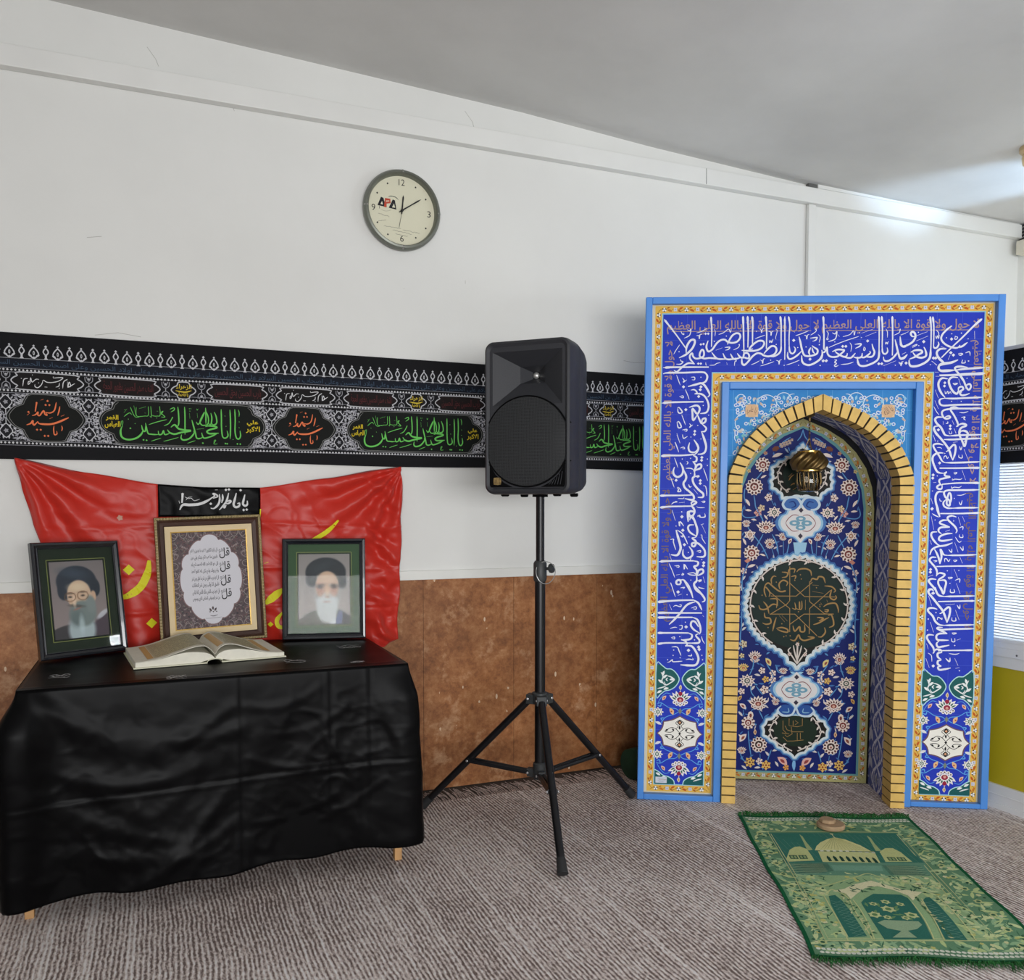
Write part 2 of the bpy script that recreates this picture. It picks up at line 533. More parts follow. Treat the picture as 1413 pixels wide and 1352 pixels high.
# ------------------------------------------------------------------ traced calligraphy, in half millimetres on its own panel
FACE_SCRIPT = '''
# 
a8.2 155 4065 181 4032 241 3957 294 3886 344 3817
s10.2 343 3783 346 3834 375 3885 406 3893 412 3865 389 3816 342 3771 286 3744
s8.6 840 3747 793 3745 763 3779
s8.6 793 3745 764 3736 733 3734 708 3776
s8.6 753 3741 723 3731 672 3734 646 3780
s8.6 677 3734 652 3732 596 3738 554 3788
s8.6 632 3732 541 3741 493 3737 459 3752 456 3778 473 3811 489 3793 487 3757 459 3741 424 3737 401 3755 393 3781 375 3763 378 3732 415 3691
s8.7 415 3692 364 3699 318 3671 273 3630 245 3640
a8.1 541 4083 547 4017 551 3956 551 3834
s9.1 522 3885 509 3839 516 3808 529 3795 559 3813 594 3864 628 3889 659 3892 684 3874 720 3866 760 3876 784 3909 778 3939 748 3944 718 3924 694 3884 682 3853
a8.1 804 4086 808 4015 812 3929 818 3766
s8.6 841 3698 820 3685 804 3700 802 3741
t3.6 425 3949 465 3961 510 3986
t4.6 425 3926 445 3926 449 3900 455 3936 471 3936
d7.6 500 3942 522 3942 463 3854 485 3857 445 3695 466 3695
t3.5 607 3935 647 3950 687 3980 703 3952 710 3983
t4.1 295 3967 308 3942 321 3937 320 3952
t4.6 348 3977 368 3967 378 3982 376 3952 364 3926 324 3906
t3.0 568 3981 579 3961 577 3920
d4.1 573 3879 671 3922 284 3794
t5.6 660 3828 700 3830 691 3813 666 3805
t3.6 587 3805 640 3825
t3.5 731 3807 771 3827 780 3853 770 3850
t3.6 240 3773 260 3809 289 3853
t5.6 297 3732 302 3717 318 3709 298 3691 265 3691
t3.6 537 3681 577 3683 597 3696 627 3703
t3.1 506 3706 509 3683 516 3683
t3.0 678 3703 683 3683
t3.5 740 3736 758 3716 746 3711 742 3675
a9.7 155 3661 217 3665 329 3666 532 3666
s8.7 156 3610 192 3619 330 3620 477 3624 508 3612 523 3585
# 
a8.1 803 4086 807 4015 812 3903 818 3771
a8.6 841 4086 845 4015 849 3954 849 3827
a8.6 877 4085 884 4015 884 3954 886 3857
s9.1 890 3817 860 3809 881 3842 928 3878 968 3880 981 3857 960 3822 915 3802 860 3799 799 3804
s8.6 781 3741 811 3746 820 3776 845 3781 861 3761 856 3738 826 3741 811 3751
s9.1 804 3731 802 3700 822 3682 852 3708 891 3756 926 3779 956 3776 981 3761 1021 3753 1066 3771 1083 3806 1069 3834 1039 3836 1010 3811 981 3776
s8.6 1021 3753 1061 3753 1101 3775 1118 3806 1119 3856
a8.5 1106 4084 1115 4013 1117 3927 1119 3846
a8.5 989 4085 995 4014 1000 3928 1000 3816
a7.5 1143 4081 1147 3927 1150 3826 1151 3725
a7.5 1173 4081 1185 4013 1182 3927 1184 3846
s8.0 1184 3851 1190 3795 1211 3775 1230 3790 1235 3815 1222 3833
s8.5 1175 3790 1174 3755 1187 3732 1212 3735 1251 3760 1285 3795
s9.0 1262 3914 1273 3876 1287 3815 1306 3765 1336 3754 1375 3759 1410 3774 1414 3805 1388 3825 1368 3840
s8.5 1359 3825 1345 3790 1355 3759
s7.0 1369 3825 1379 3790 1395 3774
s9.5 1288 3760 1292 3714 1313 3689 1352 3681 1397 3699 1436 3729 1454 3769 1448 3804
d9.5 1220 3884 1356 3729
d8.5 1461 3714 1486 3714
a7.5 1453 4081 1458 4011 1464 3925 1468 3804
s8.0 1454 3784 1474 3789 1484 3824
t4.5 941 3979 954 3969 959 3948 963 3976 976 3981
t3.5 905 3898 942 3913 987 3928
t4.5 1014 3958 1032 3953 1035 3925 1041 3955 1056 3960
t4.0 1021 3887 1026 3867 1036 3882 1041 3867 1048 3882 1053 3897
t3.0 1071 3978 1084 3963 1073 3907 1078 3892
d3.5 1079 3851 916 3959
t3.5 880 3685 917 3700 947 3718
t4.5 952 3725 967 3715 973 3695 977 3730 992 3733
t3.5 956 3674 1008 3690 1065 3710
t4.5 1082 3720 1102 3712 1106 3687 1112 3720 1127 3725
t3.5 1166 3682 1218 3699 1272 3722
t3.5 1234 3922 1276 3936 1338 3961
t3.5 1218 3962 1226 3949
t4.5 1304 3926 1321 3919 1325 3893 1331 3926 1346 3931
t3.5 1356 3926 1385 3946 1400 3961 1397 3979 1390 3966
t6.0 1352 3901 1396 3906 1409 3905 1397 3885 1372 3875
t3.5 1415 3931 1433 3910 1425 3865
d4.0 1428 3847 1254 3825 1321 3830 1037 3722
d3.5 1148 3679 1265 3679 1437 3678
# 
a8.0 1453 4081 1458 4011 1462 3925 1463 3809
s8.5 1429 3714 1448 3739 1454 3774 1449 3804
s8.5 1454 3779 1481 3799 1490 3829 1496 3774 1522 3749 1571 3749 1600 3769 1629 3799 1609 3806 1570 3806 1533 3789
s9.0 1555 3794 1576 3774 1626 3748 1650 3756 1654 3778
s8.5 1626 3746 1665 3738 1690 3743 1719 3778
s8.5 1705 3746 1739 3738 1769 3748 1773 3778
s8.5 1754 3745 1793 3743 1837 3778 1831 3793
s8.9 1793 3748 1852 3748 1871 3783 1860 3813 1849 3853
d9.0 1463 3716 1488 3716 1616 3833 1641 3833 1814 3876 1908 3690 1932 3690
s9.5 1737 3748 1740 3708 1756 3678 1795 3672 1854 3692 1897 3722 1908 3763 1906 3823
a7.9 1896 4078 1902 4008 1905 3923 1907 3798
a7.9 1920 4078 1927 4008 1930 3923 1931 3823
s7.9 1931 3833 1937 3782 1959 3770 1976 3792 1970 3822
a7.9 2004 4077 2008 4007 2013 3872 2014 3757
s8.9 1943 3747 1951 3717 1981 3712 2019 3737 2047 3772 2061 3802
s8.9 2032 3887 2046 3832 2062 3772 2078 3732 2107 3732 2123 3747
s8.4 2074 3872 2079 3842 2099 3827 2120 3827
t3.5 1482 3960 1497 3940 1491 3900
t3.5 1486 3903 1495 3902 1496 3890 1486 3890 1486 3903
t5.0 1529 3945 1551 3935 1566 3955 1555 3895 1499 3872
t3.5 1505 3824 1573 3854 1652 3884 1744 3914
t3.5 1614 3912 1670 3929 1699 3959 1705 3924 1713 3959
t3.5 1576 3930 1587 3912
t3.5 1763 3939 1851 3971
t3.5 1796 3913 1881 3948
t3.5 1672 3864 1687 3834 1681 3788
t6.5 1712 3849 1761 3853 1751 3833 1717 3816
t4.0 1784 3828 1796 3818 1794 3801 1784 3801 1786 3828
t3.5 1956 3975 1969 3948 1970 3903
t4.0 1954 3868 1959 3850 1966 3865 1972 3850 1976 3865 1983 3872
t3.5 2023 3922 2062 3942 2071 3972 2061 3957
t3.5 2077 3922 2117 3937
t5.0 1552 3723 1570 3721 1555 3703 1570 3693 1554 3678 1564 3668 1586 3678
t4.0 1605 3685 1662 3690 1706 3705
t3.5 1943 3672 2044 3714
t4.5 2064 3704 2082 3692 2085 3672 2091 3704 2105 3707
d3.5 1814 3713 1746 3944 1551 3870 1440 3676 2040 3677 1764 3904
t3.5 2091 3767 2122 3782
# 
s9.6 2065 3744 2087 3733 2113 3744 2133 3765
s9.6 2071 3912 2078 3858 2094 3831 2131 3841 2172 3868 2192 3906 2186 3938 2165 3949 2155 3933 2166 3912 2192 3911
s9.6 2159 3782 2191 3798 2238 3798 2249 3781 2223 3765 2192 3744 2150 3727
s9.6 2175 3782 2203 3749 2245 3738 2281 3754 2275 3797 2261 3825
s10.7 2148 3722 2152 3684 2173 3668 2221 3673 2278 3700 2308 3732 2315 3765 2316 3824
a8.0 2303 4073 2313 3992 2316 3900 2317 3792
a8.0 2324 4072 2334 3992 2337 3900 2337 3835
s8.5 2336 3846 2342 3819 2363 3819 2378 3846 2372 3867
d9.6 2125 3695 2259 3868 2340 3735 2358 3735 2475 3778 2496 3759 2477 3888
s9.0 2478 3996 2437 3964 2402 3921 2398 3883 2431 3845 2484 3821 2526 3818 2546 3840
s9.0 2526 3818 2562 3829 2583 3845 2603 3861
a9.0 2711 4051 2650 3995 2560 3899 2484 3824 2403 3738
s10.1 2437 3808 2390 3808 2365 3781 2376 3743 2404 3710 2436 3694
s9.6 2534 3721 2477 3699 2404 3689 2384 3662 2396 3635 2448 3635 2516 3637
s8.5 2516 3637 2594 3648 2672 3653 2740 3658
a10.6 2747 3613 2700 3605 2544 3597 2397 3593
s9.0 2594 3659 2552 3664 2515 3659 2516 3640 2543 3607 2576 3559 2599 3523
t3.7 2073 3923 2138 3950
t3.7 2203 3917 2286 3949
t3.7 2199 3874 2292 3914
t3.7 2354 3964 2375 3937 2371 3905
t4.3 2350 3916 2358 3894 2366 3916 2374 3894 2381 3921
t4.2 2502 3910 2523 3904 2518 3888 2503 3888 2507 3915
t3.7 2166 3830 2200 3846 2205 3841 2169 3820
t3.7 2122 3782 2091 3766
t3.7 2395 3829 2442 3810
t3.7 2325 3711 2371 3678
t3.7 2456 3721 2470 3759
t4.8 2535 3772 2554 3772 2569 3767 2549 3756 2535 3767
t4.8 2590 3775 2621 3785 2627 3753
t4.3 2571 3721 2564 3694 2587 3699
d3.7 2437 3899 2607 3890 2553 3936 2478 3931 2221 3836 2215 3944 2618 3710
t3.2 2067 3695 2088 3684 2098 3701
t3.7 2655 3952 2659 3887
# 
s9.6 470 3532 507 3545 522 3582 511 3612 490 3624
s10.1 528 3416 544 3438 524 3481 497 3518 470 3532 428 3521 364 3505
t6.9 389 3475 418 3478 440 3454 419 3443
s9.1 419 3443 472 3443 510 3416 535 3363 536 3320 518 3288 470 3280
d9.6 471 3502 466 3478 454 3422 350 3312 327 3502
a9.7 148 3365 207 3372 340 3376 495 3378
t3.7 267 3601 284 3556 300 3516
t3.7 341 3481 361 3438 377 3395
t4.3 294 3419 323 3427 326 3411 305 3414
t6.4 280 3322 293 3330 321 3293 300 3282 286 3293 283 3320
t3.7 316 3271 333 3228 350 3185
s9.6 376 3331 432 3347 458 3336 464 3309 444 3277 406 3320 406 3277 413 3223 444 3266
s9.1 444 3277 472 3213 488 3197 514 3213 514 3240 487 3229 488 3191
s8.6 488 3191 521 3159 511 3132 479 3129
s10.2 484 3127 506 3073 526 3009 527 2981
t6.4 277 3201 293 3212 315 3169 291 3161 280 3201
t4.3 324 3142 361 3148 359 3132 340 3137
d9.1 428 3132 426 3105
t4.8 381 3196 395 3180 382 3164 411 3186
t4.8 327 3105 336 3072 368 3089
t3.8 279 3115 307 3034
t3.8 264 3040 287 2979
t4.3 387 3582 416 3582 417 3561 395 3561
t4.8 315 3577 331 3556 324 3540 353 3561
d3.7 469 3582 540 3266 493 3347 451 3180 397 3083 480 3068
# 
s9.6 490 3102 512 3048 524 3005 517 2962 493 2943 456 2940
s10.2 422 3061 449 3021 460 2988 445 2951 424 2934
s9.1 387 3037 378 2993 392 2961 429 2956 453 2978
a10.2 151 2922 216 2928 323 2929 424 2937
s9.7 419 2929 446 2913 444 2881 415 2875
s9.7 415 2880 442 2843 432 2799 437 2810 453 2848 484 2854 485 2827 453 2810 422 2799
t5.4 360 2821 400 2821 427 2808
s10.2 432 2799 433 2756 418 2735 429 2691 468 2643 506 2611 506 2581 464 2578
s8.1 433 2751 470 2757 455 2743
s10.2 311 2869 336 2820 331 2772 294 2747 262 2766 256 2798 266 2831
s10.2 341 2810 364 2756 359 2723 343 2696 355 2658 393 2626 426 2594 432 2567 416 2556 357 2566
a9.7 147 2588 222 2591 329 2593 415 2597
a9.7 149 2488 224 2497 331 2501 417 2504
s9.7 422 2505 411 2529 432 2545 454 2535 433 2518 417 2507 439 2469 434 2437 408 2409 386 2458 384 2415 388 2370
s9.2 408 2415 446 2371
d9.6 491 2913 489 2889 482 2719 482 2695 281 2720 336 2414
t3.8 267 3041 284 2998 298 2955
t3.8 279 3101 307 3031
t4.3 311 2990 337 2999 346 2985 327 2985
t3.8 264 2909 281 2863 295 2825
t4.3 366 2880 377 2869 367 2853
t3.8 506 2822 526 2768 543 2717
t5.9 291 2663 302 2641 297 2625 323 2631 301 2663
t5.4 386 2686 395 2664 411 2670
t3.8 430 2645 463 2605
t4.8 507 2676 526 2671 537 2628 538 2590
t3.8 233 2749 249 2706 266 2660
t4.9 245 2516 266 2533 293 2538 277 2544
t3.8 298 2566 346 2566 346 2577
t3.8 309 2530 357 2536
t4.3 491 2543 523 2546 518 2535 502 2535
t3.8 457 2502 471 2492 524 2492
t4.3 462 2416 483 2421 494 2411 526 2416 525 2443
t3.8 254 2462 280 2381
d3.8 329 2899 398 2905 401 2778 537 2900 538 2846 332 2455
# 
s10.2 389 2373 388 2433 404 2460 436 2460 435 2493
s10.2 400 2384 415 2422 432 2401 454 2347 466 2303 461 2254 446 2238
s9.2 462 2249 407 2281 388 2319 401 2343 438 2346
s9.7 446 2238 424 2232 457 2205 447 2167 426 2167 425 2189 457 2195 490 2179 528 2136 534 2092 513 2076 465 2078
s11.9 289 2301 306 2241 323 2187 330 2144 314 2100 293 2086 250 2091
t5.9 297 2301 343 2269 371 2221 388 2183
s9.7 399 2164 427 2123 427 2085 385 2063 352 2089 351 2139
s9.2 427 2091 412 2047
a9.8 149 2029 203 2035 310 2040 439 2042
s9.7 439 2042 477 2032 472 2004 445 1993 468 1961 468 1917 484 1961 516 1970 522 1945 490 1923 468 1917
t4.9 390 1932 441 1941 463 1922 420 1922 390 1932
s10.3 468 1917 469 1873 448 1846 466 1797 515 1758
s8.1 475 1873 507 1879 486 1863
s10.3 336 1838 303 1843 303 1870 330 1876 336 1849 314 1840
s9.8 330 1876 362 1877 390 1834 434 1757
d10.3 335 2413 345 2299 361 2177 525 2027 523 2002
t3.8 253 2469 282 2380
t5.9 309 2372 318 2334 320 2372 353 2334
t4.9 242 2219 269 2222 269 2197 290 2132
t4.9 338 2253 349 2258 344 2242 327 2253
t3.8 236 2101 256 2044
t3.8 235 2017 263 1957 286 1897
t4.3 281 1996 316 1999 317 1985 295 1990
t6.5 359 2013 365 1970 365 2008 392 1970
t4.3 296 1919 329 1925
t4.3 347 1937 361 1926 345 1920 350 1937
t3.8 249 1853 286 1760
t4.3 336 1811 369 1814 358 1803
t4.3 463 2423 485 2428 485 2412 528 2413 524 2445
t4.8 494 2347 518 2356
t3.8 502 2347 536 2277
t3.8 493 2260 504 2261 510 2228 538 2188
t4.3 464 2124 496 2130 494 2114 475 2119
t3.8 522 1910 539 1858
t4.9 484 1819 497 1814 530 1809
d3.8 334 2454 288 2334 397 2243 395 2112 509 2054 421 1878
# 
s10.2 452 1863 452 1829 492 1784 533 1734 539 1705 517 1694
s10.2 367 1879 402 1828 425 1777 441 1726
a10.8 146 1686 214 1694 326 1704 449 1709
s9.6 449 1709 489 1682 518 1625
s10.2 246 1496 290 1540 339 1598 394 1668 461 1695
a10.2 148 1594 216 1596 328 1597 519 1601
a10.2 149 1554 216 1556 329 1559 441 1562
s10.2 441 1562 481 1544 504 1494 511 1442 500 1419
s9.6 500 1431 454 1458 429 1492 436 1526 464 1524 493 1482
s9.6 494 1425 472 1407 501 1373 502 1351 479 1343 423 1342
a9.1 153 1327 221 1338 333 1341 429 1342
a9.7 151 1422 219 1424 331 1427 410 1428
s9.6 410 1428 439 1412 434 1383 406 1371 350 1367
s9.1 349 1370 383 1359 401 1331 384 1316
s10.8 384 1316 435 1317 469 1281 496 1224 494 1184 472 1155 416 1151 348 1154
d10.8 389 1479 413 1280 497 1310 503 1290 316 1775
t4.0 253 1854 274 1791 295 1732
t4.5 335 1810 369 1816 358 1802
t4.0 245 1668 266 1620
t4.5 279 1649 299 1660 338 1650 344 1667 327 1664
t4.5 428 1640 467 1653 470 1633 445 1635
t4.5 255 1462 291 1474 314 1472
t4.5 330 1490 356 1490 353 1461 331 1458
t4.5 265 1385 293 1391 293 1374 270 1379
t5.1 272 1305 317 1306 335 1272 352 1232
t5.1 238 1172 257 1178 280 1196 286 1179 364 1186
t4.5 392 1199 420 1205 454 1200 448 1215
t4.5 408 1234 439 1234 436 1251
t4.0 520 1403 529 1368 549 1340
t4.5 486 1824 503 1813 537 1808
t4.0 314 1746 347 1759
t4.0 536 1569 525 1580
d4.0 383 1519 338 1395 462 1370 289 1279 285 1233 526 1240 533 1202 240 1195 344 1215 392 1754
# 
s9.3 2370 3759 2392 3727 2428 3696
s9.2 2533 3719 2489 3698 2428 3686 2391 3675 2381 3654 2400 3631 2440 3628 2511 3636
s8.2 2511 3636 2601 3646 2682 3651 2745 3656
a10.2 2749 3609 2703 3609 2603 3607 2502 3599 2391 3596
s8.7 2611 3659 2550 3667 2515 3659 2521 3633 2558 3591 2584 3550 2606 3498 2627 3477 2642 3503 2631 3524 2606 3513 2602 3487
s10.3 2458 3566 2412 3571 2388 3539 2389 3498 2411 3451 2442 3414
s10.3 2538 3576 2493 3579 2468 3555 2475 3513 2501 3466 2532 3445 2547 3466 2572 3456
s9.2 2547 3461 2546 3492 2571 3503 2582 3482 2557 3461 2568 3435 2598 3435 2633 3448
s8.8 2437 3409 2508 3406 2609 3411 2740 3417
s8.7 2742 3357 2611 3357 2510 3354 2429 3349 2401 3367 2402 3398 2437 3409
s8.7 2743 3326 2612 3325 2521 3324 2446 3315 2421 3294 2432 3257 2458 3241 2488 3252 2473 3265 2443 3252
s8.7 2551 3330 2521 3338 2491 3330 2491 3309 2518 3268 2545 3215 2551 3184 2536 3179
s10.3 2432 3254 2387 3254 2369 3236 2383 3204 2415 3173 2436 3136 2452 3110 2488 3102
s8.8 2488 3102 2569 3108 2670 3111 2740 3114
s9.8 2394 3181 2369 3178 2362 3157 2381 3120 2417 3084 2449 3051
s8.8 2443 3073 2519 3073 2620 3079 2742 3083
s9.8 2541 3184 2581 3202 2612 3195 2612 3184 2577 3168 2563 3137 2569 3100 2591 3052
s9.3 2568 3121 2578 3142 2613 3142 2629 3121 2620 3085 2606 3052
d8.7 2436 3534 2434 3508 2398 3152 2490 3184 2491 3160
d6.2 2346 3733 2361 3735
t4.6 2499 3529 2535 3529 2515 3519 2499 3529
t3.6 2544 3568 2560 3516
t4.1 2438 3469 2446 3445 2461 3466 2467 3445 2481 3461 2489 3443
t3.6 2362 3477 2389 3409
t3.6 2362 3390 2392 3322
t3.6 2356 3341 2375 3304 2399 3273
t4.1 2558 3294 2593 3291 2628 3302
t4.6 2574 3252 2604 3257 2595 3242 2610 3231
t3.6 2504 3228 2520 3194
t3.6 2521 3163 2538 3124
t3.6 2358 3110 2378 3057
t3.6 2331 3709 2368 3675
t3.6 2433 3220 2434 3194
t4.1 2454 3204 2469 3205 2469 3220
t4.1 2569 3719 2565 3696 2590 3696 2589 3716
t3.1 2482 3142 2487 3121 2503 3121 2502 3142
d3.6 2609 3571 2494 3383 2570 3383 2614 3711 2317 3681
t3.6 2361 3587 2391 3587
t3.6 2355 3621 2385 3620
# 
s8.8 2441 3027 2400 3038 2365 3030 2366 3006 2393 2964 2414 2933 2436 2896 2461 2883
s8.8 2461 2883 2548 2884 2649 2888 2735 2893
a9.3 2736 2843 2650 2842 2549 2839 2417 2838
s9.8 2366 3164 2383 3122 2441 3054 2483 2996 2505 2938 2519 2902
s9.3 2519 2902 2535 2960 2538 3012 2525 3031 2503 3012 2483 2986 2464 2972
s9.3 2560 3123 2570 3138 2600 3144 2631 3123 2622 3076 2609 3018 2593 3049 2571 3102
s9.8 2444 2962 2403 2962 2368 2943 2359 2906 2376 2853 2403 2806 2449 2796
s8.8 2449 2796 2474 2807 2459 2791 2465 2775 2501 2767 2450 2754 2420 2743 2421 2717 2442 2696
s9.3 2442 2696 2438 2669 2412 2669 2402 2685 2422 2701 2447 2701
a8.8 2738 2719 2655 2719 2553 2717 2442 2706
s8.8 2737 2664 2657 2661 2555 2659 2484 2656 2459 2638 2471 2601 2502 2575 2508 2538 2498 2532 2482 2553 2495 2628 2510 2628 2517 2586 2508 2538
s9.9 2454 2643 2413 2643 2394 2611 2395 2563 2413 2505 2429 2457
s8.8 2481 2585 2457 2558 2463 2527 2494 2511 2535 2511
s8.8 2535 2511 2611 2515 2737 2517
a8.8 2744 2475 2663 2471 2561 2467 2434 2466
d9.3 2397 3151 2416 2880 2368 2782 2366 2756 2367 2502
t3.6 2358 3109 2377 3056
t3.6 2523 3159 2537 3122
t3.6 2605 2994 2638 2913
t3.6 2595 2823 2626 2742
t4.6 2569 3018 2580 2989 2589 3018
t4.1 2566 2949 2567 2928 2592 2923 2591 2950
t4.1 2448 2912 2450 2933 2465 2938 2476 2917 2485 2933
t4.1 2530 2802 2556 2802 2541 2791 2530 2802
t4.1 2522 2754 2522 2741 2542 2749 2583 2747 2598 2758
t4.1 2516 2691 2519 2675 2539 2683 2575 2681 2595 2692
t3.6 2562 2618 2597 2618 2632 2632
t4.7 2579 2565 2595 2539 2604 2576
t3.6 2356 2592 2373 2544
t3.6 2425 2590 2431 2569 2446 2569
t3.1 2391 3006 2417 3006 2432 2996
t3.6 2517 3049 2552 3054
t3.6 2370 2719 2395 2722
d3.6 2395 3059 2401 2774 2367 2650 2542 2591 2454 2959
# 
s9.9 2402 2516 2419 2473 2433 2437
t5.2 2370 2465 2399 2447 2425 2436
s9.3 2563 2438 2527 2448 2496 2437 2497 2416 2523 2390 2555 2359 2571 2327 2562 2306
s8.8 2502 2411 2456 2410 2432 2389 2463 2373 2514 2356
s9.4 2514 2353 2448 2352 2426 2336 2429 2315 2450 2299
s9.4 2536 2303 2486 2299 2440 2278 2431 2251 2462 2241 2538 2255
s9.4 2414 2314 2378 2311 2368 2287 2385 2250 2417 2214 2438 2203
s9.4 2539 2226 2484 2204 2418 2192 2377 2165 2363 2122
s9.4 2398 2171 2419 2134 2436 2092 2445 2049
s9.4 2445 2049 2456 2113 2446 2171 2471 2129 2502 2122
s7.8 2502 2122 2624 2125 2735 2131
a8.3 2734 2038 2627 2036 2525 2033 2418 2028
s9.4 2415 2104 2379 2104 2362 2080 2381 2053 2408 2022 2424 1985 2420 1947
s8.9 2420 1953 2445 1975 2486 1965 2472 1943 2442 1921 2437 1889 2460 1842 2481 1798
s9.4 2442 1911 2483 1917 2499 1896 2490 1847 2481 1805
s9.9 2421 1921 2380 1925 2360 1909 2376 1883 2413 1841 2435 1797
s9.4 2364 1796 2363 1824 2383 1840 2404 1824
d9.4 2369 2505 2372 2003 2371 1981
t3.6 2364 2441 2388 2330
t3.6 2578 2438 2600 2370
t3.6 2611 2444 2630 2399
t3.7 2360 2245 2374 2208
t4.2 2588 2349 2616 2360 2617 2333
t4.2 2480 2318 2515 2332
t3.6 2560 2274 2590 2232 2610 2243
t3.6 2557 2229 2587 2147
t4.7 2510 2172 2534 2146 2535 2178
t4.7 2599 2195 2623 2164 2624 2201
t4.2 2593 2296 2593 2275 2619 2272 2618 2296
t3.6 2601 2110 2624 2058
t4.2 2483 2066 2482 2092 2497 2093 2513 2072 2525 2093
t4.2 2551 2083 2579 2083 2564 2072 2551 2080
t4.2 2391 2075 2421 2075 2401 2064
t3.6 2559 2009 2589 1940
t4.7 2570 1916 2605 1930 2606 1898
t3.6 2581 1892 2614 1807
t4.2 2513 1941 2548 1939 2523 1928 2513 1941
t4.2 2536 1843 2537 1816 2568 1817 2562 1844
t3.7 2354 1941 2394 1958
d3.6 2395 2412 2543 2406 2506 1994 2597 1999 2530 1891
d7.9 2394 1806
# 
s9.8 2414 1857 2427 1813 2449 1788 2486 1781
s8.7 2486 1781 2619 1786 2731 1791
a8.1 2732 1750 2621 1746 2514 1741 2440 1738
s10.4 2399 1840 2367 1839 2362 1811 2396 1768 2440 1713 2479 1664 2503 1608 2517 1564
s9.8 2517 1564 2534 1626 2538 1681 2521 1692 2495 1669 2475 1647 2456 1638
s9.8 2462 1858 2480 1803 2494 1859
s9.8 2436 1674 2399 1684 2367 1678 2365 1655 2401 1617 2424 1573 2457 1546 2494 1542
s8.7 2494 1542 2627 1547 2733 1552
s8.7 2735 1519 2628 1515 2522 1509 2474 1504 2442 1512 2447 1523 2484 1524
s9.3 2453 1501 2485 1491 2523 1472
s9.3 2523 1472 2464 1473 2438 1456 2439 1428 2461 1418 2535 1419
s9.8 2461 1412 2440 1389 2452 1361 2489 1365 2542 1378
s9.8 2416 1458 2374 1460 2361 1437 2381 1399 2414 1355 2421 1316 2411 1307
s8.8 2421 1316 2436 1339 2474 1337 2485 1315
a7.6 2730 1341 2634 1337 2528 1333 2453 1329
s9.8 2485 1315 2453 1308 2454 1277 2482 1256
s9.9 2482 1250 2456 1244 2456 1216 2484 1203
s9.9 2484 1200 2457 1193 2469 1171 2506 1175 2559 1188
d9.8 2400 1807 2419 1201
t3.8 2363 1784 2390 1703
t3.8 2499 1711 2574 1721
t4.9 2592 1713 2612 1683 2616 1717
t3.8 2581 1671 2613 1589
t4.4 2439 1585 2444 1607 2460 1602 2476 1591 2476 1608
t4.4 2556 1609 2557 1582 2586 1582 2583 1610
t3.8 2384 1567 2413 1481
t4.4 2560 1481 2595 1479 2571 1470 2560 1481
t4.4 2556 1437 2562 1409 2584 1409 2583 1437
t3.8 2599 1421 2631 1433
t3.8 2360 1387 2375 1340
t3.8 2373 1309 2401 1287 2407 1237
t3.8 2358 1264 2388 1186
t4.4 2542 1308 2593 1303 2624 1313
t6.6 2516 1268 2547 1241 2551 1274
t3.8 2588 1270 2617 1209
t4.4 2597 1186 2628 1193
d4.4 2427 1646 2367 1591 2364 1499 2585 1376 2629 1167
t3.8 2593 1861 2613 1808
t4.4 2535 1843 2538 1818 2568 1818 2564 1843
'''
